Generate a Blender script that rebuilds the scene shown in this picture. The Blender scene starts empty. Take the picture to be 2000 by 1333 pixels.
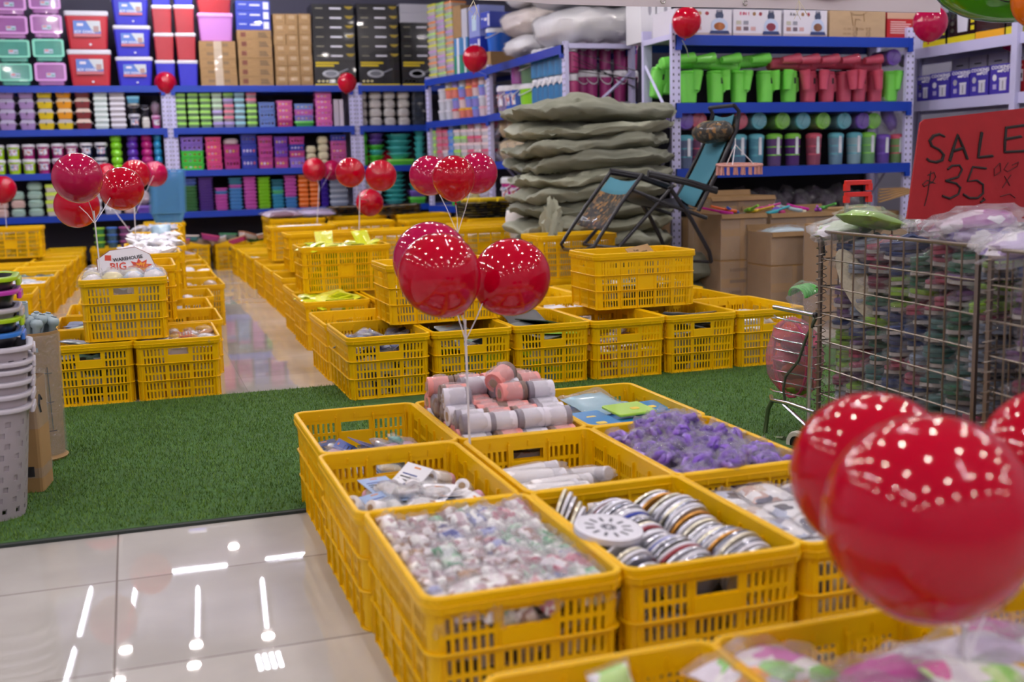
import bpy, math, random
from mathutils import Vector, Matrix, noise
R_ = random.Random(7)
sc = bpy.context.scene
col = sc.collection
PI = math.pi
# ------------------------------------------------------------------ camera
CAM = Vector((0.0, 0.0, 1.0667))
ROT = Matrix(((0.94815166, 0.07130424, -0.30971622),
              (-0.31684385, 0.1358204, -0.93870272),
              (-0.02486771, 0.98816422, 0.15137065)))
cd = bpy.data.cameras.new('camera')
cd.sensor_width = 36.0
cd.lens = 2222.0 * 36.0 / 2000.0
cd.clip_start = 0.05
cd.dof.use_dof = True
cd.dof.focus_distance = 4.5
cd.dof.aperture_fstop = 2.6
cam = bpy.data.objects.new('camera', cd)
col.objects.link(cam)
cam.matrix_world = Matrix.Translation(CAM) @ ROT.to_4x4()
sc.camera = cam
# ------------------------------------------------------------------ world, exposure
w = bpy.data.worlds.new('world'); sc.world = w
w.use_nodes = True
w.node_tree.nodes['Background'].inputs[0].default_value = (0.80, 0.80, 1.0, 1)
w.node_tree.nodes['Background'].inputs[1].default_value = 0.35
sc.view_settings.view_transform = 'Standard'
sc.view_settings.look = 'None'
sc.view_settings.gamma = 1.0
sc.view_settings.use_curve_mapping = False
sc.view_settings.exposure = 0.10
cy = sc.cycles
cy.max_bounces = 7; cy.diffuse_bounces = 3; cy.glossy_bounces = 3
cy.transmission_bounces = 5; cy.transparent_max_bounces = 14
cy.sample_clamp_indirect = 6.0
cy.caustics_reflective = False; cy.caustics_refractive = False
LAMP = 250.0      # brightness of the round ceiling lamps
TUBE = 80.0      # brightness of the tube lamps
CEIL = 3.4

def ray(px, py):
    return ROT @ Vector(((px - 1000.0) / 2222.0, -(py - 666.5) / 2222.0, -1.0))
def onz(px, py, z):          # where the sight line through a spot of the photo meets the height z
    r = ray(px, py); return CAM + r * ((z - CAM.z) / r.z)
def ony(px, py, y):
    r = ray(px, py); return CAM + r * (y / r.y)
def onplane(px, py, p, n):
    r = ray(px, py); return CAM + r * ((Vector(p) - CAM).dot(n) / r.dot(n))

# ------------------------------------------------------------------ materials
def lin(h):
    if not isinstance(h, str): return h
    h = h.lstrip('#'); o = []
    for i in (0, 2, 4):
        c = int(h[i:i+2], 16) / 255.0
        o.append(c / 12.92 if c <= 0.04045 else ((c + 0.055) / 1.055) ** 2.4)
    return (o[0], o[1], o[2], 1.0)
_m = {}
def mat(h, rough=0.45, metal=0.0, key=None, bump=0.0, bscale=40.0, transl=0.0, coat=0.0, vary=0.0, emit=None, alpha=1.0, spec=0.5):
    k = (h, rough, metal, key, bump, bscale, transl, coat, vary, emit, alpha, spec)
    if k in _m: return _m[k]
    m = bpy.data.materials.new('mat_' + (key or str(h).strip('#')))
    m.use_nodes = True
    nt = m.node_tree; b = nt.nodes['Principled BSDF']
    b.inputs['Base Color'].default_value = lin(h)
    b.inputs['Roughness'].default_value = rough
    b.inputs['Metallic'].default_value = metal
    b.inputs['Coat Weight'].default_value = coat
    b.inputs['Specular IOR Level'].default_value = spec
    b.inputs['Alpha'].default_value = alpha
    if emit:
        b.inputs['Emission Color'].default_value = lin(h)
        b.inputs['Emission Strength'].default_value = emit
    if vary or bump:
        tc = nt.nodes.new('ShaderNodeTexCoord')
        n = nt.nodes.new('ShaderNodeTexNoise'); n.inputs['Scale'].default_value = bscale; n.inputs['Detail'].default_value = 4
        nt.links.new(tc.outputs['Object'], n.inputs['Vector'])
        if vary:
            hs = nt.nodes.new('ShaderNodeMixRGB'); hs.blend_type = 'MULTIPLY'; hs.inputs[0].default_value = vary
            hs.inputs[1].default_value = lin(h)
            nt.links.new(n.outputs['Color'], hs.inputs[2]); 
            ov = nt.nodes.new('ShaderNodeRGBToBW'); nt.links.new(n.outputs['Color'], ov.inputs[0])
            mr = nt.nodes.new('ShaderNodeMapRange'); mr.inputs[1].default_value = 0.3; mr.inputs[2].default_value = 0.7
            mr.inputs[3].default_value = 0.35; mr.inputs[4].default_value = 1.15
            nt.links.new(ov.outputs[0], mr.inputs[0]); nt.links.new(mr.outputs[0], hs.inputs[2])
            nt.links.new(hs.outputs[0], b.inputs['Base Color'])
        if bump:
            bp = nt.nodes.new('ShaderNodeBump'); bp.inputs['Strength'].default_value = bump; bp.inputs['Distance'].default_value = 0.01
            nt.links.new(n.outputs['Fac'], bp.inputs['Height']); nt.links.new(bp.outputs[0], b.inputs['Normal'])
    if transl:
        tr = nt.nodes.new('ShaderNodeBsdfTranslucent'); tr.inputs[0].default_value = lin(h)
        mx = nt.nodes.new('ShaderNodeMixShader'); mx.inputs[0].default_value = transl
        out = nt.nodes['Material Output']
        nt.links.new(b.outputs[0], mx.inputs[1]); nt.links.new(tr.outputs[0], mx.inputs[2]); nt.links.new(mx.outputs[0], out.inputs[0])
    _m[k] = m; return m
def film(h='#ffffff', fac=0.02, rough=0.12, scale=35.0, strength=1.0, key='film', white=0.10):
    """thin crinkled wrapping: mostly clear, glints where it is creased"""
    k = ('film', h, fac, rough, scale, strength, white)
    if k in _m: return _m[k]
    m = bpy.data.materials.new('mat_' + key); m.use_nodes = True
    nt = m.node_tree; nt.nodes.remove(nt.nodes['Principled BSDF']); out = nt.nodes['Material Output']
    t = nt.nodes.new('ShaderNodeBsdfTransparent'); t.inputs[0].default_value = lin(h)
    g = nt.nodes.new('ShaderNodeBsdfGlossy'); g.inputs['Roughness'].default_value = rough
    d = nt.nodes.new('ShaderNodeBsdfDiffuse'); d.inputs[0].default_value = (0.95, 0.94, 1.0, 1)
    tc = nt.nodes.new('ShaderNodeTexCoord')
    n = nt.nodes.new('ShaderNodeTexNoise'); n.inputs['Scale'].default_value = scale; n.inputs['Detail'].default_value = 6; n.inputs['Distortion'].default_value = 1.2
    bp = nt.nodes.new('ShaderNodeBump'); bp.inputs['Strength'].default_value = strength; bp.inputs['Distance'].default_value = 0.02
    fr = nt.nodes.new('ShaderNodeLayerWeight'); fr.inputs[0].default_value = 0.35
    ma = nt.nodes.new('ShaderNodeMath'); ma.operation = 'MULTIPLY_ADD'; ma.inputs[1].default_value = 0.24; ma.inputs[2].default_value = fac
    nt.links.new(tc.outputs['Object'], n.inputs['Vector']); nt.links.new(n.outputs['Fac'], bp.inputs['Height'])
    nt.links.new(bp.outputs[0], g.inputs['Normal']); nt.links.new(bp.outputs[0], fr.inputs['Normal'])
    nt.links.new(fr.outputs['Fresnel'], ma.inputs[0])
    m1 = nt.nodes.new('ShaderNodeMixShader'); m1.inputs[0].default_value = white
    nt.links.new(t.outputs[0], m1.inputs[1]); nt.links.new(d.outputs[0], m1.inputs[2])
    m2 = nt.nodes.new('ShaderNodeMixShader')
    nt.links.new(ma.outputs[0], m2.inputs[0]); nt.links.new(m1.outputs[0], m2.inputs[1]); nt.links.new(g.outputs[0], m2.inputs[2])
    nt.links.new(m2.outputs[0], out.inputs[0])
    _m[k] = m; return m
def print_mat(cols, scale=30.0, rough=0.3, key='print', coat=0.3, stretch=(1, 1, 1)):
    """printed pattern of many small coloured patches"""
    k = ('print', tuple(cols), scale, rough, stretch)
    if k in _m: return _m[k]
    m = bpy.data.materials.new('mat_' + key); m.use_nodes = True
    nt = m.node_tree; b = nt.nodes['Principled BSDF']
    b.inputs['Roughness'].default_value = rough; b.inputs['Coat Weight'].default_value = coat
    tc = nt.nodes.new('ShaderNodeTexCoord'); mp = nt.nodes.new('ShaderNodeMapping'); mp.inputs['Scale'].default_value = stretch
    v = nt.nodes.new('ShaderNodeTexVoronoi'); v.inputs['Scale'].default_value = scale; v.distance = 'CHEBYCHEV'
    oi = nt.nodes.new('ShaderNodeObjectInfo')
    ad = nt.nodes.new('ShaderNodeVectorMath'); ad.operation = 'ADD'
    sx = nt.nodes.new('ShaderNodeSeparateColor'); cr = nt.nodes.new('ShaderNodeValToRGB')
    cr.color_ramp.interpolation = 'CONSTANT'
    el = cr.color_ramp.elements
    while len(el) < len(cols): el.new(0.5)
    for i, c in enumerate(cols):
        el[i].position = i / len(cols); el[i].color = lin(c)
    nt.links.new(tc.outputs['Object'], mp.inputs[0]); nt.links.new(mp.outputs[0], ad.inputs[0]); nt.links.new(oi.outputs['Random'], ad.inputs[1])
    nt.links.new(ad.outputs[0], v.inputs['Vector']); nt.links.new(v.outputs['Color'], sx.inputs[0]); nt.links.new(sx.outputs[0], cr.inputs[0])
    nt.links.new(cr.outputs[0], b.inputs['Base Color'])
    _m[k] = m; return m

YEL = mat((0.91, 0.525, 0.0, 1), 0.36, key='yellow_plastic', vary=0.06, bscale=9, transl=0.05, spec=0.3)
BLUE = mat('#0a3aa8', 0.35, key='blue_beam')
LAV = mat('#c9c6ec', 0.4, key='lavender_upright')
HOLE = mat('#2a2838', 0.8, key='punched_hole')
STEEL = mat('#a9a6a2', 0.3, 0.9, key='bare_steel')
BLACK = mat('#15131c', 0.35, key='black_enamel')
CARD = mat('#a98557', 0.75, key='cardboard', vary=0.25, bscale=6)
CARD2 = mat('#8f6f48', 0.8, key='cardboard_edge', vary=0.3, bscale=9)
TAPE = mat('#b48b52', 0.15, key='packing_tape', coat=0.6)
WHITE = mat('#e4e3ea', 0.4, key='white_plastic')
PAPER = mat('#eceaf2', 0.55, key='white_paper')
INK = mat('#1d1b22', 0.6, key='black_print')
DARK = mat('#0d0d12', 0.8, key='dark')
FILM = film()
FILM2 = film(fac=0.03, scale=60, key='film_tight', white=0.07)
FILMH = film(fac=0.05, scale=22, key='film_heavy', white=0.13)

# ------------------------------------------------------------------ mesh builder
class MB:
    def __init__(s, M=None): s.v = []; s.f = []; s.m = []; s.mats = []; s.M = M or Matrix()
    def mi(s, m):
        if m not in s.mats: s.mats.append(m)
        return s.mats.index(m)
    def add(s, vs, fs, m, M=None):
        n = len(s.v); T = s.M @ M if M is not None else s.M
        s.v += [tuple(T @ Vector(p)) for p in vs]
        i = s.mi(m)
        for f in fs: s.f.append(tuple(n + k for k in f)); s.m.append(i)
        return s
    def box(s, x0, x1, y0, y1, z0, z1, m, M=None, top=None):
        t = top or (0, 0)   # inset of the top
        vs = [(x0, y0, z0), (x1, y0, z0), (x1, y1, z0), (x0, y1, z0), (x0+t[0], y0+t[1], z1), (x1-t[0], y0+t[1], z1), (x1-t[0], y1-t[1], z1), (x0+t[0], y1-t[1], z1)]
        return s.add(vs, [(3, 2, 1, 0), (4, 5, 6, 7), (0, 1, 5, 4), (1, 2, 6, 5), (2, 3, 7, 6), (3, 0, 4, 7)], m, M)
    def rrbox(s, w, d, z0, z1, r, m, M=None, w1=None, d1=None, seg=4, cap=True):
        """box with rounded upright edges, from w x d at z0 to w1 x d1 at z1, slightly softened rims"""
        w1 = w if w1 is None else w1; d1 = d if d1 is None else d1
        e = min(r * 0.35, (z1 - z0) * 0.25)
        rings = []
        for (t, k) in ((0, e), (e / (z1 - z0), 0), (1 - e / (z1 - z0), 0), (1, e)):
            W = w + (w1 - w) * t; D = d + (d1 - d) * t
            rings.append([(x, y, z0 + (z1 - z0) * t) for x, y in rr(W - 2*k, D - 2*k, max(r - k, r*0.4), seg)])
        return s.loft(rings, m, M, cap=cap)
    def loft(s, rings, m, M=None, cap=True, closed=True):
        n = len(rings[0]); vs = [p for r in rings for p in r]; fs = []
        for i in range(len(rings) - 1):
            for j in range(n if closed else n - 1):
                a = i*n + j; b = i*n + (j+1) % n
                fs.append((a, b, b + n, a + n))
        if cap:
            fs.append(tuple(range(n - 1, -1, -1))); k = (len(rings) - 1) * n
            fs.append(tuple(range(k, k + n)))
        return s.add(vs, fs, m, M)
    def lathe(s, prof, m, M=None, seg=16, cap=True):
        rings = [[(r * math.cos(2*PI*j/seg), r * math.sin(2*PI*j/seg), z) for j in range(seg)] for r, z in prof]
        return s.loft(rings, m, M, cap)
    def tube(s, pts, r, m, seg=6, M=None, closed=False, cap=True):
        pts = [Vector(p) for p in pts]; n = len(pts); rings = []; up = Vector((0, 0, 1))
        rr_ = r if isinstance(r, (list, tuple)) else [r] * n
        last = None
        for i, p in enumerate(pts):
            if closed: t = pts[(i+1) % n] - pts[i-1]
            else: t = pts[min(i+1, n-1)] - pts[max(i-1, 0)]
            t.normalize()
            if last is None:
                a = t.cross(up)
                if a.length < 0.05: a = t.cross(Vector((1, 0, 0)))
            else:
                a = last - t * last.dot(t)
                if a.length < 1e-4: a = t.cross(up)
            a.normalize(); b = t.cross(a); last = a
            rings.append([tuple(p + (a * math.cos(2*PI*j/seg) + b * math.sin(2*PI*j/seg)) * rr_[i]) for j in range(seg)])
        if closed: rings.append(rings[0]); cap = False
        return s.loft(rings, m, M, cap)
    def poly(s, pts, y0, y1, m, M=None):
        """flat outline in x,z pulled out along y"""
        n = len(pts); vs = [(x, y0, z) for x, z in pts] + [(x, y1, z) for x, z in pts]
        fs = [tuple(range(n)), tuple(range(2*n - 1, n - 1, -1))] + [(j, j + n, (j+1) % n + n, (j+1) % n) for j in range(n)]
        return s.add(vs, fs, m, M)
    def ball(s, m, M=None, seg=14, rings=8, fn=None):
        prof = []
        rs = []
        for i in range(rings + 1):
            a = -PI/2 + PI * i / rings
            rs.append([(max(math.cos(a), 0.02) * math.cos(2*PI*j/seg), max(math.cos(a), 0.02) * math.sin(2*PI*j/seg), math.sin(a)) for j in range(seg)])
        if fn: rs = [[tuple(fn(Vector(p))) for p in r] for r in rs]
        return s.loft(rs, m, M)
    def text(s, txt, size, m, M=None, bold=0.0):
        cu = bpy.data.curves.new('t', 'FONT'); cu.body = txt; cu.size = size; cu.align_x = 'CENTER'; cu.align_y = 'CENTER'
        cu.extrude = 0.0006; cu.offset = bold; cu.resolution_u = 2
        ob = bpy.data.objects.new('t', cu); me = bpy.data.meshes.new_from_object(ob)
        T = (M or Matrix()) @ Matrix.Rotation(PI/2, 4, 'X')
        s.add([v.co for v in me.vertices], [tuple(p.vertices) for p in me.polygons], m, T)
        bpy.data.objects.remove(ob); bpy.data.curves.remove(cu); bpy.data.meshes.remove(me)
        return s
    def mesh(s, name, smooth=35.0, solid=None):
        me = bpy.data.meshes.new(name)
        me.from_pydata(s.v, [], s.f)
        for m in s.mats: me.materials.append(m)
        me.polygons.foreach_set('material_index', s.m)
        if smooth:
            me.polygons.foreach_set('use_smooth', [True] * len(s.f))
            try: me.set_sharp_from_angle(angle=math.radians(smooth))
            except Exception: pass
        me.update()
        return me
def rr(w, d, r, seg=4):
    r = min(r, w/2 - 1e-4, d/2 - 1e-4); o = []
    for cx, cy_, a0 in ((w/2-r, d/2-r, 0), (-w/2+r, d/2-r, 90), (-w/2+r, -d/2+r, 180), (w/2-r, -d/2+r, 270)):
        for i in range(seg + 1):
            a = math.radians(a0 + 90 * i / seg); o.append((cx + r*math.cos(a), cy_ + r*math.sin(a)))
    return o
def T(x=0, y=0, z=0): return Matrix.Translation((x, y, z))
def S(x, y, z): return Matrix.Diagonal((x, y, z, 1))
def RX(a): return Matrix.Rotation(math.radians(a), 4, 'X')
def RY(a): return Matrix.Rotation(math.radians(a), 4, 'Y')
def RZ(a): return Matrix.Rotation(math.radians(a), 4, 'Z')

# ------------------------------------------------------------------ objects
def link(name, me, M=None, parent=None):
    o = bpy.data.objects.new(name, me); col.objects.link(o)
    if parent: o.parent = parent
    if M is not None: o.matrix_local = M
    return o
def tag(o, label, cat, group=None, kind=None):
    o['label'] = label; o['category'] = cat
    if group: o['group'] = group
    if kind: o['kind'] = kind
    return o
def struct(name, mb, smooth=0):
    o = link(name, mb.mesh(name, smooth)); o['kind'] = 'structure'; return o
class Kit:
    """one kind of thing: a root mesh (or an empty) and its parts, built once; every further one is copied part by part"""
    def __init__(s, name, root=None, parts=()):
        s.name = name; s.root = root; s.parts = list(parts); s.first = None
    def put(s, M, label, cat, group=None, plabels=None):
        if s.first is None:
            r = link(s.name, s.root, M); s.first = r; kids = {}
            for i, p in enumerate(s.parts):
                par = kids[p[2]] if len(p) > 2 and p[2] is not None else r
                kids[i] = link(p[0], p[1], Matrix(), par)
                if len(p) > 3 and p[3]: kids[i]['label'] = p[3]
            s.kids = kids
        else:
            r = s.first.copy(); col.objects.link(r); r.matrix_world = M; r.matrix_local = M
            for k in [k for k in r.keys() if k in ('group', 'kind')]: del r[k]
            new = {}
            for i, p in enumerate(s.parts):
                c = s.kids[i].copy(); col.objects.link(c); c.parent = new[p[2]] if len(p) > 2 and p[2] is not None else r; new[i] = c
        return tag(r, label, cat, group)
ZR_ = ('back', 'upper middle', 'middle', 'lower middle', 'front'); ZC_ = ('left', 'centre', 'right')
def zone(u, v, w_, d_):
    r = min(4, max(0, int((0.5 - v / d_) * 5))); c = min(2, max(0, int((0.5 + u / w_) * 3)))
    return ZR_[r] + ' ' + ZC_[c]
ORD = ['first', 'second', 'third', 'fourth', 'fifth', 'sixth', 'seventh', 'eighth', 'ninth', 'tenth', 'eleventh', 'twelfth', 'thirteenth', 'fourteenth', 'fifteenth', 'sixteenth', 'seventeenth', 'eighteenth', 'nineteenth', 'twentieth'] + ['%dth' % i for i in range(21, 60)]
# ================================================================== THE SETTING
def floor_mat():
    m = bpy.data.materials.new('mat_floor_tiles'); m.use_nodes = True
    nt = m.node_tree; b = nt.nodes['Principled BSDF']; L = nt.links.new
    tc = nt.nodes.new('ShaderNodeTexCoord'); sp = nt.nodes.new('ShaderNodeSeparateXYZ'); L(tc.outputs['Object'], sp.inputs[0])
    ed = []; cell = []
    for ax, off in ((0, -0.105), (1, 2.505)):
        a = nt.nodes.new('ShaderNodeMath'); a.operation = 'SUBTRACT'; L(sp.outputs[ax], a.inputs[0]); a.inputs[1].default_value = off - 60.0 * 0.592
        d = nt.nodes.new('ShaderNodeMath'); d.operation = 'DIVIDE'; L(a.outputs[0], d.inputs[0]); d.inputs[1].default_value = 0.592
        f = nt.nodes.new('ShaderNodeMath'); f.operation = 'FRACT'; L(d.outputs[0], f.inputs[0])
        g = nt.nodes.new('ShaderNodeMath'); g.operation = 'FLOOR'; L(d.outputs[0], g.inputs[0]); cell.append(g)
        p = nt.nodes.new('ShaderNodeMath'); p.operation = 'PINGPONG'; L(f.outputs[0], p.inputs[0]); p.inputs[1].default_value = 0.5; ed.append(p)
    mn = nt.nodes.new('ShaderNodeMath'); mn.operation = 'MINIMUM'; L(ed[0].outputs[0], mn.inputs[0]); L(ed[1].outputs[0], mn.inputs[1])
    seam = nt.nodes.new('ShaderNodeMapRange'); seam.inputs[1].default_value = 0.0038; seam.inputs[2].default_value = 0.006
    L(mn.outputs[0], seam.inputs[0])
    cv = nt.nodes.new('ShaderNodeCombineXYZ'); L(cell[0].outputs[0], cv.inputs[0]); L(cell[1].outputs[0], cv.inputs[1])
    wn = nt.nodes.new('ShaderNodeTexWhiteNoise'); L(cv.outputs[0], wn.inputs[0])
    n = nt.nodes.new('ShaderNodeTexNoise'); n.inputs['Scale'].default_value = 2.2; n.inputs['Detail'].default_value = 8; L(tc.outputs['Object'], n.inputs[0])
    sm = nt.nodes.new('ShaderNodeMath'); sm.operation = 'MULTIPLY_ADD'; L(wn.outputs[0], sm.inputs[0]); sm.inputs[1].default_value = 0.25; L(n.outputs[0], sm.inputs[2])
    cr = nt.nodes.new('ShaderNodeValToRGB'); cr.color_ramp.elements[0].position = 0.35; cr.color_ramp.elements[0].color = lin('#aaa6a1')
    cr.color_ramp.elements[1].position = 0.9; cr.color_ramp.elements[1].color = lin('#cac6c2'); L(sm.outputs[0], cr.inputs[0])
    mx = nt.nodes.new('ShaderNodeMixRGB'); L(seam.outputs[0], mx.inputs[0]); mx.inputs[1].default_value = lin('#5d504a'); L(cr.outputs[0], mx.inputs[2])
    L(mx.outputs[0], b.inputs['Base Color'])
    rg = nt.nodes.new('ShaderNodeMapRange'); rg.inputs[3].default_value = 0.6; rg.inputs[4].default_value = 0.018; L(seam.outputs[0], rg.inputs[0])
    L(rg.outputs[0], b.inputs['Roughness'])
    b.inputs['Specular IOR Level'].default_value = 0.75
    return m
struct('floor', MB().box(-5.2, 8.2, -3.2, 15.2, -0.2, 0, floor_mat()))
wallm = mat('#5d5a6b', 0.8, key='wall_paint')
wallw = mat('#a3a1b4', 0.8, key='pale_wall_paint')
struct('ceiling', MB().box(-5.2, 8.2, -3.2, 15.2, CEIL, CEIL + 0.2, wallw))
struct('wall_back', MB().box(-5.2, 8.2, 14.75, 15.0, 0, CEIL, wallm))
struct('wall_right', MB().box(7.6, 7.8, -3.2, 15.2, 0, CEIL, wallw))
struct('wall_left', MB().box(-5.2, -5.0, -3.2, 15.2, 0, CEIL, wallw))
struct('wall_front', MB().box(-5.2, 8.2, -3.2, -3.0, 0, CEIL, wallw))

# ceiling lamps: the tubes and round lamps mirrored in the tiles, and the rest of the rows
LAMPM = mat('#fff6f0', 0.5, key='lamp_glow', emit=LAMP)
TUBEM = mat('#f2f2ff', 0.5, key='tube_glow', emit=TUBE)
def lamp(x, y, label, r=0.055, shape='round'):
    h = MB(); g = MB()
    if shape == 'round':
        h.lathe([(r*1.2, -0.03), (r*1.25, 0.0)], WHITE, seg=20); g.lathe([(r*0.6, -0.042), (r, -0.036), (r, -0.028)], LAMPM, seg=20)
    elif shape == 'panel':
        h.box(-0.13, 0.13, -0.17, 0.17, -0.03, 0, BLACK)
        for i in range(4):
            for j in range(2): g.box(-0.118 + i*0.062, -0.085 + i*0.062, -0.155 + j*0.175, -0.02 + j*0.175, -0.036, -0.029, TUBEM)
    o = link('ceiling_lamp', h.mesh('lamp_housing'), T(x, y, CEIL)); tag(o, label, 'lamp', 'lamps on the ceiling')
    link('diffuser', g.mesh('diffuser'), Matrix(), o)
def tube_lamp(x0, y0, x1, y1, label):
    a = Vector((x0, y0, 0)); b = Vector((x1, y1, 0)); L_ = (b - a).length; an = math.atan2(y1 - y0, x1 - x0)
    M = T((x0+x1)/2, (y0+y1)/2, CEIL) @ Matrix.Rotation(an, 4, 'Z')
    o = link('tube_lamp', MB().box(-L_/2 - 0.02, L_/2 + 0.02, -0.03, 0.03, -0.04, 0, WHITE).mesh('tube_holder'), M); tag(o, label, 'lamp', 'tube lamps on the ceiling')
    link('glow_tube', MB().tube([(-L_/2, 0, -0.055), (L_/2, 0, -0.055)], 0.012, TUBEM, seg=8).mesh('glow_tube'), Matrix(), o)
for t in ((-.25, 12.9, .75, 12.87), (1.2, 12.9, 2.4, 12.87), (-.23, 12.64, -.32, 11.34), (.40, 12.25, .32, 10.95), (1.08, 12.24, .98, 10.9), (-.70, 12.67, -.77, 11.39), (-.80, 11.02, -.88, 9.8)):
    tube_lamp(*t, 'white tube lamp mirrored in the glossy floor tiles at lower left')
for x, y in ((.89, 13.58), (.30, 10.75), (.97, 10.7), (-.34, 10.88), (.255, 10.28), (-.40, 10.2)):
    lamp(x, y, 'round white lamp mirrored in the glossy floor tiles at lower left')
lamp(.925, 10.12, 'white lamp panel of small squares mirrored in the floor tiles', shape='panel')
for i in range(8):
    for j in range(8):
        x = -3.9 + i * 1.5; y = -2.4 + j * 1.65
        lamp(x, y, 'round white ceiling lamp above the shop floor, glinting in the balloons', r=0.055)
for i in range(3):
    for j in range(3):
        x = -2.4 + i * 4.1; y = -0.9 + j * 3.9
        tube_lamp(x, y, x, y + 1.2, 'long white ceiling tube above the shop floor, glinting in the balloons')

# artificial turf
TURF = mat('#3d642a', 0.95, key='turf', vary=0.6, bscale=22, bump=1.0)
o = struct('trim_1', MB().box(-4.9, 6.5, 3.535, 5.59, 0.0005, 0.010, TURF)); 
del o['kind']; o.name = 'artificial_turf_mat'
tag(o, 'green artificial turf mat with a dark edge lying across the tiled floor', 'mat')
link('dark_edge', MB().box(-4.9, 6.5, 3.515, 3.535, 0.0005, 0.009, mat('#2a3230', 0.8)).mesh('dark_edge'), None, o)
BL1 = mat('#5f8424', 0.8, key='turf_blade'); BL2 = mat('#456818', 0.8, key='turf_blade_dark'); BL3 = mat('#7a9c46', 0.8, key='turf_blade_light')
g = MB()
def blades(x0, x1, y0, y1, n):
    for _ in range(n):
        x = R_.uniform(x0, x1); y = R_.uniform(y0, y1); a = R_.uniform(0, 6.28); h = R_.uniform(0.008, 0.017); l = R_.uniform(-0.008, 0.008); l2 = R_.uniform(-0.008, 0.008); q = 0.0016
        k = len(g.v); g.v += [(x - q*math.cos(a), y - q*math.sin(a), 0.009), (x + q*math.cos(a), y + q*math.sin(a), 0.009), (x + l, y + l2, 0.009 + h)]
        g.f.append((k, k+1, k+2)); g.m.append(R_.choice((0, 0, 1, 1, 2)))
g.mats = [BL1, BL2, BL3]
blades(-0.65, 0.95, 3.54, 5.58, 42000)
blades(1.6, 3.4, 3.7, 5.2, 26000)
tag(link('turf_blades', g.mesh('turf_blades', 0)), 'short green plastic grass blades standing up from the turf mat', 'grass', kind='stuff')

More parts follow.
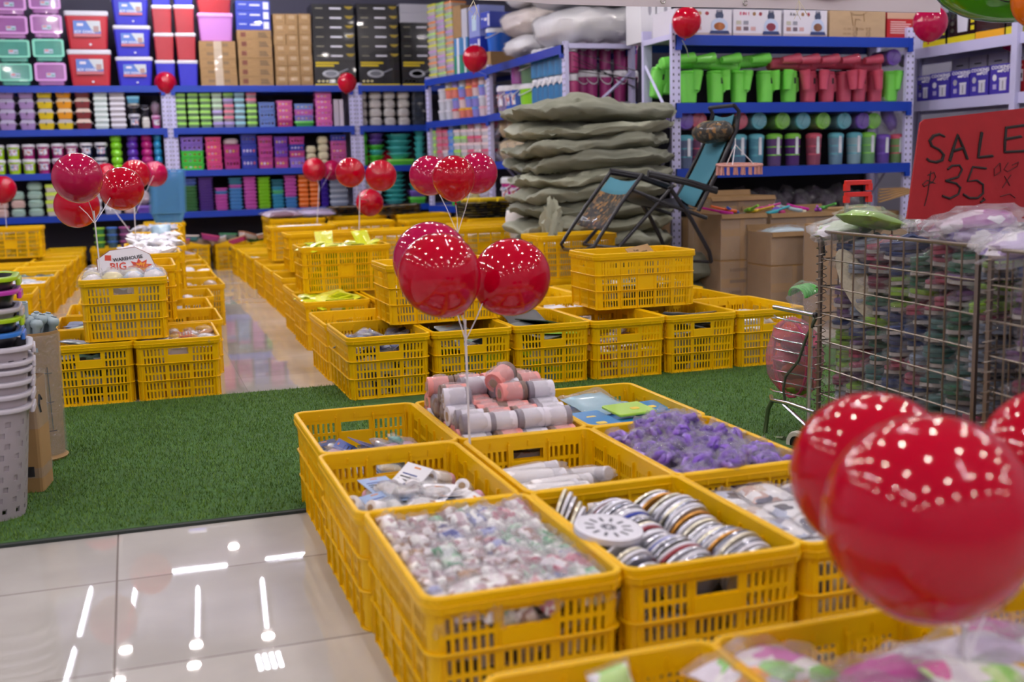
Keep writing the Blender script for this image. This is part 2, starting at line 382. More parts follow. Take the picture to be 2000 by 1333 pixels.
# ================================================================== CRATES
def crate_kit():
    W, D, H, r, tk = 0.385, 0.575, 0.296, 0.03, 0.0045
    segs = 4
    # perimeter walk: list of (x, y, side, u) ; side in 'f','r','b','l' for walls and 'c' for corners
    path = []
    def breaks(L, groups, per, slot, rib):
        tot = groups * per * slot + groups * (per - 1) * (slot * 0.75) + (groups - 1) * 0.02
        o = [(-L/2, 1)]; x = -tot/2
        for gi in range(groups):
            for k in range(per):
                o.append((x, 0)); x += slot; o.append((x, 1)); x += slot * 0.75
            x += 0.02 - slot * 0.75
        o.append((L/2, 1)); return o
    wl, dl = W - 2*r, D - 2*r
    fb = breaks(wl, 3, 6, 0.0097, 0); sb = breaks(dl, 5, 6, 0.0090, 0)
    # each entry: x, y, open(cell after this point may be slotted), wall kind, group
    def wall(br, fx, kind, groups):
        n = len(br)
        for i, (u, solid) in enumerate(br[:-1]):
            x, y = fx(u); gi = -1
            if not solid or (0 < i < n - 2): gi = (i - 1) // 12 if (i - 1) % 12 != 11 else -1
            path.append((x, y, kind, solid, gi))
    def corner(cx, cy_, a0):
        for i in range(segs):
            a = math.radians(a0 + 90 * i / segs); path.append((cx + r*math.cos(a), cy_ + r*math.sin(a), 'c', 1, -1))
    wall(fb, lambda u: (u, -D/2), 'f', 3); corner(W/2 - r, -D/2 + r, -90)
    wall(sb, lambda u: (W/2, u), 's', 5); corner(W/2 - r, D/2 - r, 0)
    wall(fb, lambda u: (-u, D/2), 'f', 3); corner(-W/2 + r, D/2 - r, 90)
    wall(sb, lambda u: (-W/2, -u), 's', 5); corner(-W/2 + r, -D/2 + r, 180)
    zs = [0.0]; rows = []
    z = 0.014
    for k in range(6):
        rows.append((z, z + 0.0315)); z += 0.0315 + 0.0095
    for a, b in rows: zs += [a, b]
    zs.append(0.268)
    n = len(path); rings = []
    for z in zs:
        s_ = 0.955 + 0.045 * z / 0.268
        rings.append([(p[0] * s_, p[1] * s_, z) for p in path])
    body = MB()
    vs = [p for rg in rings for p in rg] ; fs = []
    inner = []
    for z, rg in zip(zs, rings):
        f1 = (W/2 - tk) / (W/2); f2 = (D/2 - tk) / (D/2)
        inner += [(x * f1, y * f2, zz) for x, y, zz in rg]
    N = len(vs); vs += inner
    def solid(i, j):   # wall cell between zs[i], zs[i+1] and path[j], path[j+1]
        k = path[j]
        slotrow = (i % 2 == 1) and i < len(zs) - 1
        ri = (i - 1) // 2
        if k[2] == 'c': return True
        if k[2] == 'f' and k[4] == 1:
            if ri == 5 and slotrow: return False     # hand hole
            if ri == 4 and (slotrow): return True       # plain panel under the hand hole
        if k[2] == 's' and k[4] == 2 and ri in (2, 3): return True
        if not slotrow: return True
        return bool(k[3])
    for i in range(len(zs) - 1):
        for j in range(n):
            j2 = (j + 1) % n
            if not solid(i, j): continue
            a, b, c, d = i*n + j, i*n + j2, (i+1)*n + j2, (i+1)*n + j
            fs.append((a, b, c, d)); fs.append((N + b, N + a, N + d, N + c))
            if i == 0 or not solid(i-1, j): fs.append((a, N + a, N + b, b))
            if i == len(zs) - 2 or not solid(i+1, j): fs.append((d, c, N + c, N + d))
            if not solid(i, (j-1) % n): fs.append((a, d, N + d, N + a))
            if not solid(i, j2): fs.append((b, N + b, N + c, c))
    body.add(vs, fs, YEL)
    # floor of the crate with drain ribs
    body.rrbox(W*0.955 - 0.004, D*0.955 - 0.004, 0.002, 0.008, r*0.9, YEL)
    # upright ribs and long bands standing proud of the wall
    for x in (-0.17, -0.062, 0.062, 0.17):
        for sy in (-1, 1):
            body.box(x - 0.0025, x + 0.0025, sy*(D/2*0.967) - 0.006, sy*(D/2*0.967) + 0.006, 0.0, 0.27, YEL, M=T(0, 0, 0))
    for y in (-0.235, -0.145, -0.048, 0.048, 0.145, 0.235):
        for sx in (-1, 1):
            body.box(sx*(W/2*0.967) - 0.006, sx*(W/2*0.967) + 0.006, y - 0.0025, y + 0.0025, 0.0, 0.27, YEL)
    def ring(z0, z1, out, inn):
        rg = []
        def pts(off, z):
            k = 0.955 + 0.045 * min(z, 0.268) / 0.268
            return [(x, y, z) for x, y in rr(W*k + 2*off, D*k + 2*off, r + off, 5)]
        lips = min(0.003, (z1 - z0) * 0.3)
        seq = [pts(inn, z0), pts(out - lips*0.3, z0), pts(out, z0 + lips), pts(out, z1 - lips), pts(out - lips, z1), pts(inn + lips, z1), pts(inn, z1 - lips), pts(inn, z0)]
        mb = MB(); mb.loft(seq, YEL, cap=False); return mb
    bands = MB()
    for z in (0.0955, 0.178):
        b_ = ring(z, z + 0.0045, 0.0075, -0.001); bands.add(b_.v, b_.f, YEL)
    b_ = ring(0.0, 0.005, 0.006, -0.004); bands.add(b_.v, b_.f, YEL)
    rim = ring(0.262, H, 0.0085, -0.0055)
    b_ = ring(0.2755, 0.2785, 0.0105, 0.007); rim.add(b_.v, b_.f, YEL)
    for x in (-0.17, -0.115, -0.06, 0.0, 0.06, 0.115, 0.17):
        for sy in (-1, 1): rim.box(x - 0.002, x + 0.002, sy*(D/2) - 0.0098, sy*(D/2) + 0.0098, 0.262, 0.278, YEL)
    grip = []
    for sy in (-1, 1):
        g_ = MB(); g_.box(-0.054, 0.054, sy*D/2*0.985 - 0.0045, sy*D/2*0.985 + 0.0045, 0.180, 0.2165, YEL); grip.append(g_.mesh('grip_panel'))
    return Kit('plastic_crate', body.mesh('plastic_crate', 30), [('rim', rim.mesh('rim', 40)), ('rib_bands', bands.mesh('rib_bands', 40)), ('grip_panel', grip[0]), ('grip_panel', grip[1])])
CR = crate_kit()
def crate(x0, y0, z0, ori, label, group, ang=0.0):
    """x0, y0: the corner nearest the aisle and the camera"""
    w_, d_ = (0.385, 0.575) if ori == 'Y' else (0.575, 0.385)
    cx, cy_ = x0 + 0.2 if ori == 'Y' else x0 + 0.3, y0 + 0.295 if ori == 'Y' else y0 + 0.2
    M = T(cx, cy_, z0) @ RZ((0 if ori == 'Y' else 90) + ang)
    CR.put(M, label, 'crate', group)
    return (cx, cy_, z0, w_, d_, ang)
def hump(x, y, seed): return noise.noise(Vector((x*9 + seed, y*9 - seed, seed*1.7))) 
def filler(c, top, m, label, amp=0.02, name='loose_goods', cat='goods'):
    """uncountable jumble below the goods one can tell apart"""
    cx, cy_, z0, w_, d_, ang = c; g_ = MB(); nx, ny = 10, 14; k0 = 0.84; k1 = 0.88 + 0.05 * min(top / 0.27, 1)
    vs = []; sd = R_.uniform(0, 50)
    for j in range(ny + 1):
        for i in range(nx + 1):
            u = (i/nx - 0.5) * (w_ - 0.03) * k1; v = (j/ny - 0.5) * (d_ - 0.03) * k1
            vs.append((u, v, top + amp * hump(u*3, v*3, sd) + amp*0.5*hump(u*9, v*9, sd)))
    fs = [(j*(nx+1)+i, j*(nx+1)+i+1, (j+1)*(nx+1)+i+1, (j+1)*(nx+1)+i) for j in range(ny) for i in range(nx)]
    per = [i for i in range(nx+1)] + [j*(nx+1)+nx for j in range(1, ny+1)] + [ny*(nx+1)+i for i in range(nx-1, -1, -1)] + [j*(nx+1) for j in range(ny-1, 0, -1)]
    b0 = len(vs)
    for p in per: vs.append((vs[p][0] * k0 / k1, vs[p][1] * k0 / k1, 0.0095))
    L_ = len(per)
    for q in range(L_): fs.append((per[(q+1) % L_], per[q], b0 + q, b0 + (q+1) % L_))
    fs.append(tuple(range(b0, b0 + L_)))
    g_.add(vs, fs, m)
    o = link(name, g_.mesh(name, 60), T(cx, cy_, z0) @ RZ(ang)); tag(o, label, cat, kind='stuff'); return o
# ================================================================== SMALL GOODS
def pillow(w_, l_, t, m, seed=0, crinkle=0.12, nx=8, ny=8, fin=0.0, mb=None, M=None, ends=True):
    """sealed bag lying flat, puffed in the middle, flat crimped ends"""
    mb = mb or MB(); top = []; bot = []
    for j in range(ny + 1):
        for i in range(nx + 1):
            u = 2*i/nx - 1; v = 2*j/ny - 1
            p = max(0.0, (1 - u**4)) ** 0.6 * max(0.0, 1 - abs(v)**5) ** 0.8
            q = noise.noise(Vector((u*2.2 + seed, v*2.2, seed*0.7))) * crinkle + noise.noise(Vector((u*6 + seed, v*6, seed))) * crinkle * 0.6
            x = u * w_/2 * (1 - 0.07 * (1 - abs(v)) + q*0.15); y = v * l_/2 * (1 + q*0.12)
            e = q * t * (1.2 if abs(v) > 0.9 else 0.8)
            top.append((x, y, t/2 + t/2 * p * (1 + q*2) + e*0.5)); bot.append((x, y, t/2 - t/2 * p * (1 - q) + e*0.5 - 0.0006))
    n = nx + 1; N = len(top); fs = []
    for j in range(ny):
        for i in range(nx):
            a = j*n + i; fs.append((a, a+1, a+n+1, a+n)); fs.append((N+a, N+a+n, N+a+n+1, N+a+1))
    per = [(i, i+1) for i in range(nx)] + [(j*n+nx, (j+1)*n+nx) for j in range(ny)] + [(ny*n+i+1, ny*n+i) for i in range(nx)] + [((j+1)*n, j*n) for j in range(ny)]
    for a, b in per: fs.append((b, a, N + a, N + b))
    mb.add(top + bot, fs, m, M); return mb
def blob(m, sx, sy, sz, seed=0, amp=0.25, fr=1.6, seg=14, rings=9, mb=None, M=None, flat=0.0):
    mb = mb or MB()
    def fn(p):
        d = 1 + amp * noise.noise(p * fr + Vector((seed, seed*2.1, 0))) + amp*0.5*noise.noise(p * fr*2.7 + Vector((seed, 3, seed)))
        return Vector((p.x * sx * d, p.y * sy * d, p.z * sz * d))
    mb.ball(m, M, seg, rings, fn); return mb
def roll(r, l_, m, mcap, mend, mb=None, M=None):
    """cylinder lying along x with a coloured end cap"""
    mb = mb or MB(); M = (M or Matrix()) @ RY(90)
    mb.lathe([(r*0.96, -l_/2), (r, -l_/2 + 0.002), (r, l_*0.28)], m, M, 16)
    mb.lathe([(r*1.03, l_*0.28), (r*1.03, l_/2 - 0.003), (r*0.9, l_/2)], mcap, M, 16)
    mb.lathe([(r*0.45, -l_/2 - 0.001), (r*0.45, -l_/2 + 0.001)], mend, M, 12)
    return mb
_kits = {}
def kit(key, fn):
    if key not in _kits: _kits[key] = fn()
    return _kits[key]
def k_packet(m, name='packet', w_=0.09, l_=0.12, t=0.025, v=0, lab=None):
    def f():
        b = pillow(w_, l_, t, m, seed=v*3.7 + w_*50)
        return Kit(name, b.mesh(name, 50), [('clear_wrapping', pillow(w_*1.06, l_*1.16, t*1.25, FILM2, seed=v*5.1 + 9, crinkle=0.3).mesh('clear_wrapping', 40))])
    return kit(('packet', m.name, name, w_, l_, t, v), f)
def k_foil(m, name='foil_packet', w_=0.10, l_=0.15, t=0.022, v=0):
    return kit(('foil', m.name, name, w_, l_, t, v), lambda: Kit(name, pillow(w_, l_, t, m, seed=v*3.1, crinkle=0.25).mesh(name, 45)))
def k_card(mc, mb_, name='blister_card', w_=0.10, l_=0.17, v=0):
    def f():
        c = MB().box(-w_/2, w_/2, -l_/2, l_/2, 0, 0.0018, mc)
        for i in range(5): c.box(-w_*0.36, w_*(0.2 + 0.03*((i*7+v) % 5)), l_*0.30 - i*0.011, l_*0.30 - i*0.011 + 0.004, 0.0018, 0.0022, INK if i else mat('#2b3f8c', 0.5, key='blue_print'))
        c.box(-w_*0.12, w_*0.12, l_*0.43, l_*0.455, 0.0018, 0.0023, mat('#d9821e', 0.5, key='orange_print'))
        bl = pillow(w_*0.78, l_*0.5, 0.032, film(fac=0.3, scale=30, key='blister'), seed=v, crinkle=0.08, M=T(0, -l_*0.16, 0.0))
        ins = MB().rrbox(w_*0.5, l_*0.34, 0.002, 0.022, 0.012, mb_, M=T(0, -l_*0.16, 0))
        return Kit(name, c.mesh(name, 30), [('blister', bl.mesh('blister', 50)), ('goods_inside', ins.mesh('goods_inside', 40), 0)])
    return kit(('card', mc.name, mb_.name, name, w_, l_, v), f)
def k_roll(mbody, mcap, name='wrapped_roll', r=0.03, l_=0.085, fl=True, v=0):
    def f():
        b = roll(r, l_, mbody, mcap, CARD)
        p = [('cellophane', blob(FILMH if fl == 2 else FILM2, l_*0.60, r*1.22, r*1.18, seed=v*4 + 2, amp=0.22, fr=2.4, seg=18, rings=12).mesh('cellophane', 40))] if fl else []
        return Kit(name, b.mesh(name, 40), p)
    return kit(('roll', mbody.name, mcap.name, name, r, l_, fl, v), f)
def k_blob(m, name, s_=(0.03, 0.03, 0.02), v=0, amp=0.3, wrap=None, fr=1.6):
    def f():
        b = blob(m, *s_, seed=v*2.3 + 1, amp=amp, fr=fr)
        return Kit(name, b.mesh(name, 60), [('clear_wrapping', blob(wrap, s_[0]*1.22, s_[1]*1.22, s_[2]*1.25, seed=v*3.3 + 5, amp=0.45, fr=2.3).mesh('clear_wrapping', 35))] if wrap else [])
    return kit(('blob', m.name, name, s_, v, amp, fr, bool(wrap)), f)
def k_flat(m, name, w_=0.12, l_=0.16, t=0.012, bev=0.006, extra=None, v=0):
    def f():
        b = MB().rrbox(w_, l_, 0, t, bev, m)
        if extra: b.rrbox(w_*0.22, l_*0.2, t, t + 0.0012, 0.008, extra, M=T(w_*0.1, -l_*0.1, 0))
        return Kit(name, b.mesh(name, 30), [])
    return kit(('flat', m.name, name, w_, l_, t, v, bool(extra)), f)
def scatter(c, n, z, kits, label, cat, group, tilt=18, spread=0.70, jz=0.012, region=None, rz=None, minsep=0.0):
    """lay n goods over the jumble in a crate; region = part of the crate in -1..1"""
    cx, cy_, z0, w_, d_, ang = c; rg = region or (-1, 1, -1, 1); done = []
    for i in range(n):
        best = None
        for t_ in range(12):
            u = R_.uniform(rg[0], rg[1]) * spread * w_/2; v = R_.uniform(rg[2], rg[3]) * spread * d_/2
            dmin = min([((u-a)**2 + (v-b)**2) for a, b in done], default=9)
            if best is None or dmin > best[0]: best = (dmin, u, v)
        _, u, v = best; done.append((u, v))
        k = kits[i % len(kits)] if isinstance(kits, list) else kits
        a = R_.uniform(0, 360) if rz is None else rz + R_.uniform(-14, 14)
        p = RZ(ang) @ Vector((u, v, 0))
        M = T(cx + p.x, cy_ + p.y, z0 + z + R_.uniform(-jz*0.3, jz)) @ RZ(a + ang) @ RX(R_.uniform(-tilt, tilt)) @ RY(R_.uniform(-tilt, tilt))
        k.put(M, label + ', ' + zone(u, v, w_, d_), cat, group)

# ------------------------------------------------------------------ near island of crates
NG = 'crates of the near island'
Ys = {'A': 1.915, 'B': 2.485, 'C': 3.075, 'D': 0.995}
Xs = {'A': (.452, .852, 1.245, 1.645), 'B': (.437, .852, 1.245), 'C': (.452, .852, 1.25), 'D': (.452, .842, 1.24)}
near = {}
NL = {'A0': 'yellow crate of brown and pink cellophane packets, front left of the near island',
      'A1': 'yellow crate holding rows of round metal drain covers',
      'A2': 'yellow crate of flat black and white picture packs behind the foreground balloons',
      'A3': 'yellow crate mostly hidden behind the big foreground balloons',
      'B0': 'yellow crate of white blister cards and small tubes, near left',
      'B1': 'yellow crate holding long clear-wrapped white bottles',
      'B2': 'yellow crate heaped with purple trinkets in crinkled plastic',
      'C0': 'half-empty yellow crate of blue packets at back left of near island',
      'C1': 'yellow crate piled high with pink and white wrapped rolls',
      'C2': 'yellow crate with flat blue and lime packs, back right of near island',
      'D0': 'nearly empty yellow crate cut off by the bottom of the photo',
      'D1': 'yellow crate of striped bagged goods at the bottom edge',
      'D2': 'yellow crate of bagged goods under the big balloons, lower right corner'}
for rw in 'ABCD':
    for i, x in enumerate(Xs[rw]):
        near[rw + str(i)] = crate(x, Ys[rw], 0.0 if rw not in 'BC' else 0.0, 'Y', NL[rw + str(i)], NG)
# A0: cellophane packets set in rows
PAT = [print_mat(['#9c7c62', '#d8c8c4', '#c49a78', '#efe4e6', '#7e5f4c', '#f6eef2'], 55, key='brown_pattern'),
       print_mat(['#c97f92', '#e6dfe6', '#d9a7b0', '#ffffff', '#b34a6a', '#e8e1ea'], 55, key='pink_pattern'),
       print_mat(['#9fcfae', '#e2e9e4', '#c5dccb', '#ffffff', '#6aa884', '#dfe6ea'], 55, key='mint_pattern'),
       print_mat(['#d2bcc8', '#f8f2f8', '#b8929c', '#ffffff', '#a07c74', '#f4ecf2'], 70, key='grey_pattern'),
       print_mat(['#3f4d9c', '#e6e6f2', '#9fa6d6', '#ffffff'], 55, key='blue_pattern')]
MIXF = print_mat(['#6b5a52', '#b8a8a4', '#d8d0d6', '#3a322e', '#9c7f7a', '#e4e0e6'], 34, key='brown_jumble')
filler(near['A0'], 0.215, MIXF, 'brown and grey jumble of packets deep in the front left crate', 0.01)
c = near['A0']
for j in range(11):
    for i in range(9):
        u = (i - 4) * 0.0385 + R_.uniform(-.004, .004); v = (j - 5) * 0.050 + R_.uniform(-.006, .006)
        q = 0 if i + j*0.4 < 3.0 else (3 if i < 5 else R_.choice((1, 2, 2, 1, 4, 3)))
        if q == 0 and R_.random() < 0.35: q = 3
        if q == 3 and R_.random() < 0.12: q = R_.choice((1, 2, 4))
        lb = {0: 'small brown cellophane packet', 1: 'small pink printed packet', 2: 'small mint green printed packet', 3: 'small grey and white patterned packet', 4: 'small blue and white printed packet'}[q] + ' in the front left crate'
        k = k_packet(PAT[q], 'cellophane_packet', 0.046, 0.074, 0.034, v=(i*5 + j) % 4)
        up = 38 if i < 6 else 12
        k.put(T(c[0] + u, c[1] + v*.96 + .004, 0.226 + R_.uniform(-.006, .016) + (0.006 if j > 8 else 0)) @ RZ(R_.uniform(-14, 14) + (8 if i < 5 else 22)) @ RX(up + R_.uniform(-22, 22)) @ RY(R_.uniform(-20, 20)) @ S(1.08, 1.12, 1.2), lb.replace(' in the front left crate', '') + ', %s row from back, %s from left, front left crate' % (ORD[10-j], ORD[i]), 'packet', 'packets in the front left crate, ' + 'brown pink mint grey blue'.split()[q])
k_packet(PAT[3], 'cellophane_packet', 0.16, 0.07, 0.03, v=7).put(T(c[0] - 0.05, c[1] - 0.225, 0.262) @ RZ(12) @ RX(6), 'larger clear packet lying across the near end of front left crate', 'packet')
# A1: drain covers standing on edge in two rows
DC = [mat('#c9c9d2', 0.28, 0.75, key='disc_grey'), mat('#d9d3bf', 0.28, 0.6, key='disc_cream'), mat('#a6a7b4', 0.25, 0.9, key='disc_steel'), mat('#8d2b35', 0.35, 0.3, key='disc_red'), mat('#2e3f9a', 0.35, 0.3, key='disc_blue'), mat('#c48a3c', 0.3, 0.6, key='disc_amber'), mat('#dcdbe6', 0.35, 0.1, key='disc_white')]
DN = ['grey', 'cream', 'steel', 'dark red', 'blue', 'amber', 'white']
SLOT = mat('#50505c', 0.6, key='drain_slot')
def disc(m, R=0.066, t=0.009, slots=True):
    b = MB().lathe([(R*0.96, 0), (R, 0.0015), (R, t - 0.0015), (R*0.96, t), (R*0.88, t), (R*0.85, t - 0.0015), (0.001, t - 0.0015)], m, None, 28)
    if slots:
        sb = MB()
        for i in range(12):
            sb.box(R*0.40, R*0.72, -R*0.045, R*0.045, t - 0.0018, t - 0.0009, SLOT, M=RZ(30*i), top=(R*0.05, 0))
            sb.box(R*0.08, R*0.24, -R*0.025, R*0.025, t - 0.0018, t - 0.0009, SLOT, M=RZ(30*i + 15))
        return Kit('drain_cover', b.mesh('drain_cover', 30), [('drain_slots', sb.mesh('drain_slots', 0))])
    return Kit('drain_cover', b.mesh('drain_cover', 30), [])
DKS = [kit(('disc', i), lambda i=i: disc(DC[i])) for i in range(7)]
filler(near['A1'], 0.16, print_mat(['#8a8a94', '#c6c6ce', '#5a5a62', '#b6b0a0'], 30, key='disc_jumble', stretch=(1, 6, 1)), 'grey jumble of drain covers at the bottom of their crate', 0.006)
c = near['A1']
def discrow(x, ys, z, n, lean, col_, seq, yaw=0):
    y0, y1 = ys
    for i in range(n):
        q = seq[i % len(seq)] if isinstance(seq, list) else seq
        y = y0 + (y1 - y0) * i / (n - 1)
        DKS[q].put(T(c[0] + x + R_.uniform(-.003, .003), c[1] + y, z + 0.034 + R_.uniform(-.003, .003) + 0.010*math.sin(i*0.33)) @ RZ(yaw + R_.uniform(-4, 4)) @ RX(lean + R_.uniform(-5, 5)), DN[q] + ' drain cover on edge, %s from the front in the %s row' % (ORD[i], col_), 'drain cover', '%s drain covers in the %s row' % (DN[q], col_))
discrow(0.105, (-0.235, 0.245), 0.195, 36, -66, 'right-hand', [0, 6, 2, 0, 1, 6, 2, 5, 0, 6, 2, 1], yaw=14)
discrow(-0.025, (-0.24, 0.235), 0.188, 32, -66, 'middle', [0, 2, 6, 0, 3, 6, 1, 2, 0, 4, 6, 0], yaw=14)
discrow(-0.135, (-0.22, -0.06), 0.185, 7, -70, 'left-hand', [0, 2, 6, 1], yaw=20)
discrow(-0.140, (0.12, 0.23), 0.20, 5, -75, 'left-hand', [6, 1, 0], yaw=60)
kd = disc(DC[6], 0.074, 0.016)
kd.name = 'drain_cover'
kd.put(T(c[0] - 0.140, c[1] - 0.062, 0.292) @ RY(5) @ RX(6), 'large white round drain cover with petal slots lying across the crate edge', 'drain cover')
# A2: flat picture packs
PP = [print_mat(['#eceaf2', '#d9c9c4', '#f2f0f6', '#c9a7a0', '#6b6a80', '#e2dfe8'], 26, key='picture_a'), print_mat(['#e9e7f0', '#3a3550', '#f4f2f8', '#b7c0dc', '#8d8aa6'], 22, key='picture_b')]
filler(near['A2'], 0.20, PP[0], 'pale jumble of flat packs inside the crate behind the balloons', 0.008)
c = near['A2']
for j in range(4):
    for i in range(3):
        bk = (i + j) % 2
        def fk(bk=bk, v=(i+j) % 3):
            b = pillow(0.12, 0.115, 0.03, PP[bk], seed=v, crinkle=0.06); s_ = MB().rrbox(0.118, 0.112, 0.0, 0.012, 0.01, BLACK if bk else PAPER)
            return Kit('picture_pack', b.mesh('picture_pack', 50), [('pack_backing', s_.mesh('pack_backing', 30)), ('clear_wrapping', pillow(0.126, 0.12, 0.036, FILM2, seed=v+4, crinkle=0.2).mesh('clear_wrapping', 40))])
        kit(('pic', bk, (i+j) % 3), fk).put(T(c[0] + (i-1)*0.122 + R_.uniform(-.004, .004), c[1] + (j-1.5)*0.13, 0.222 + R_.uniform(0, .01)) @ RZ(R_.uniform(-7, 7)) @ RX(R_.uniform(-4, 4)), ('white pack with black back' if bk else 'pale printed pack') + ', %s row from the back behind balloons' % ORD[3-j] + ', ' + ('left', 'middle', 'right')[i], 'pack', 'flat picture packs')
filler(near['A3'], 0.20, PP[0], 'jumble in the crate hidden behind the foreground balloons')
# B0: cards and tubes
WC = mat('#e6e6ee', 0.3, key='white_card', coat=0.4); LB = mat('#9bb4dc', 0.35, key='light_blue_card', coat=0.3); NB = mat('#1d2a58', 0.4, key='navy_card'); TW = mat('#f0eef4', 0.25, key='white_tube', coat=0.5)
filler(near['B0'], 0.150, print_mat(['#dfe2ee', '#a9bbe0', '#c4c2d0', '#f2f2f8', '#57688f'], 20, key='white_blue_jumble'), 'white and blue jumble deep in the blister card crate', 0.03)
c = near['B0']
cards = [k_card(WC, TW, 'blister_card', 0.10, 0.20, v) for v in range(2)] + [k_card(LB, TW, 'blister_card', 0.09, 0.15, v) for v in range(2)] + [k_card(NB, TW, 'blister_card', 0.085, 0.13, 1)]
spots = [(-.01, .13, -62, 32, 0), (.05, .08, 10, 12, 1), (-.05, -.15, -60, 14, 1), (.01, -.08, -42, 16, 0), (.06, -.12, -75, 18, 0), (-.07, -.02, 20, 15, 2), (-.02, .02, 30, -12, 3), (.04, -.02, 20, -8, 2), (.02, -.20, 85, 6, 4), (-.06, -.19, 95, 8, 2), (.08, .01, 170, 14, 1), (-.05, .09, 20, 14, 3), (.07, .17, 60, 4, 4)]
for i, (u, v, a, t_, q) in enumerate(spots):
    lb = ['white blister card', 'white blister card', 'light blue blister card', 'light blue blister card', 'navy blister card'][q]
    cards[q].put(T(c[0] + u, c[1] + v, 0.212 + 0.006*(i % 4)) @ RZ(a) @ RX(t_) @ RY(R_.uniform(-7, 7)), lb + ' lying among tubes in the near left crate, ' + zone(u, v, .36, .5), 'blister card', lb + 's in the near left crate')
tb = [k_roll(TW, mat('#d9a9c9', 0.3, key='pink_sheen'), 'capped_tube', 0.021, 0.085, fl=1, v=v) for v in range(2)]
for i, (u, v, a, t_) in enumerate([(-.07, .10, 130, 25), (-.15, -.02, 60, 40), (-.09, -.05, 30, 20), (.10, -.03, 170, 10), (.15, .03, 60, 35), (.03, .13, 80, 10), (.13, -.06, 20, 0), (-.02, .07, 100, 5), (.12, .17, 35, 20)]):
    tb[i % 2].put(T(c[0] + u, c[1] + v, 0.222) @ RZ(a) @ RY(t_), 'small white capped tube lying among blister cards, near left crate, ' + zone(u, v, .36, .5), 'tube', 'white tubes among the blister cards')
# B1: long wrapped bottles
filler(near['B1'], 0.135, print_mat(['#dcd9e2', '#f0eef4', '#bfb8c4', '#e6e2ea'], 18, key='white_jumble'), 'white jumble deep in the crate of wrapped bottles', 0.015)
c = near['B1']
def bottle_kit(v):
    def f():
        b = MB().lathe([(0.018, -0.09), (0.022, -0.086), (0.022, 0.045), (0.019, 0.052)], mat('#efecf2', 0.35, key='bottle_white'), RY(90), 16)
        cp = MB().lathe([(0.0205, 0.052), (0.0215, 0.054), (0.021, 0.088), (0.018, 0.091)], mat('#d8d6e0', 0.3, key='bottle_cap'), RY(90), 16)
        fl = blob(FILMH, 0.118, 0.030, 0.027, seed=v*5, amp=0.14, fr=2.5, seg=18, rings=12)
        return Kit('wrapped_bottle', b.mesh('wrapped_bottle', 40), [('cap', cp.mesh('cap', 40)), ('cellophane', fl.mesh('cellophane', 40))])
    return kit(('bottle', v), f)
for i in range(14):
    bottle_kit(i % 3).put(T(c[0] - 0.04 + R_.uniform(-.02, .02) + (0.05 if i % 3 == 0 else 0), c[1] - 0.25 + i*0.034, 0.182 + 0.02*(i % 2) + 0.004*(i % 3)) @ RZ(R_.uniform(-10, 10) + 4) @ RY(R_.uniform(-6, 4)), 'white bottle in clear wrapping lying crosswise, %s from the front' % ORD[i], 'bottle', 'wrapped white bottles')
bottle_kit(1).put(T(c[0] + 0.115, c[1] + 0.12, 0.20) @ RZ(-66) @ RY(-14), 'white wrapped bottle leaning against the right side of its crate', 'bottle')
# B2: purple heap
PU = [mat('#7d4fc4', 0.35, key='purple_a', coat=0.4), mat('#9468d6', 0.35, key='purple_b', coat=0.4), mat('#6a3fae', 0.35, key='purple_c', coat=0.4)]
filler(near['B2'], 0.235, print_mat(['#7d4fc4', '#b79fe0', '#6a3fae', '#d5cbea', '#9468d6'], 24, key='purple_jumble'), 'purple jumble at the bottom of the trinket heap', 0.03)
c = near['B2']
def curl_kit(v):
    def f():
        b = MB(); rnd = random.Random(v)
        for q in range(3):
            pts = [(0.024*math.cos(a)*(1 + 0.35*math.sin(3*a + v)), 0.024*math.sin(a), 0.010*math.sin(2*a + q)) for a in [2*PI*i/14 for i in range(14)]]
            b.tube(pts, 0.0085, PU[(v+q) % 3], 6, M=RZ(rnd.uniform(0, 360)) @ RX(rnd.uniform(-60, 60)), closed=True)
        return Kit('purple_trinket', b.mesh('purple_trinket', 60), [('clear_wrapping', blob(FILM2, 0.041, 0.039, 0.03, seed=v*3.3, amp=0.5, fr=2.2, seg=16, rings=10).mesh('clear_wrapping', 30))])
    return kit(('curl', v), f)
for i in range(78):
    j = i // 3; u = R_.uniform(-.165, .165); v = -0.25 + 0.50*((i*0.618) % 1)
    hgt = 0.262 + 0.040*math.exp(-((u-0.0)/0.12)**2 - ((v-0.02)/0.2)**2) + (0.035 if i % 4 == 0 else 0) * math.exp(-(u/0.1)**2)
    curl_kit(i % 4).put(T(c[0] + u, c[1] + v, hgt) @ S(1.12, 1.12, 1.12) @ RZ(R_.uniform(0, 360)) @ RX(R_.uniform(-50, 50)), 'small purple trinket in crinkled clear plastic, %s of the heap' % zone(u, v, .36, .52), 'trinket', 'heap of purple trinkets')
# C0: blue packets deep in the crate
filler(near['C0'], 0.15, print_mat(['#5f7cc0', '#c9d4ec', '#2b3f86', '#d6c9d8', '#8aa6c8'], 16, key='blue_jumble'), 'blue jumble deep in the half-empty crate', 0.02)
c = near['C0']
c0 = [k_card(mat('#3f62b4', 0.35, key='royal_card', coat=0.3), TW, 'blister_card', 0.11, 0.16, 0), k_card(LB, mat('#e0d2a0', 0.4, key='sand'), 'blister_card', 0.11, 0.18, 3), k_card(NB, mat('#8a7a98', 0.4, key='mauve'), 'blister_card', 0.09, 0.12, 2), k_packet(mat('#b98fae', 0.3, key='mauve_pack'), 'packet', 0.08, 0.11, 0.03, 1), k_packet(mat('#3f9c9c', 0.3, key='teal_pack'), 'packet', 0.05, 0.09, 0.03, 2)]
c0n = ['royal blue blister card', 'light blue blister card', 'navy blister card', 'mauve wrapped packet', 'teal wrapped packet']
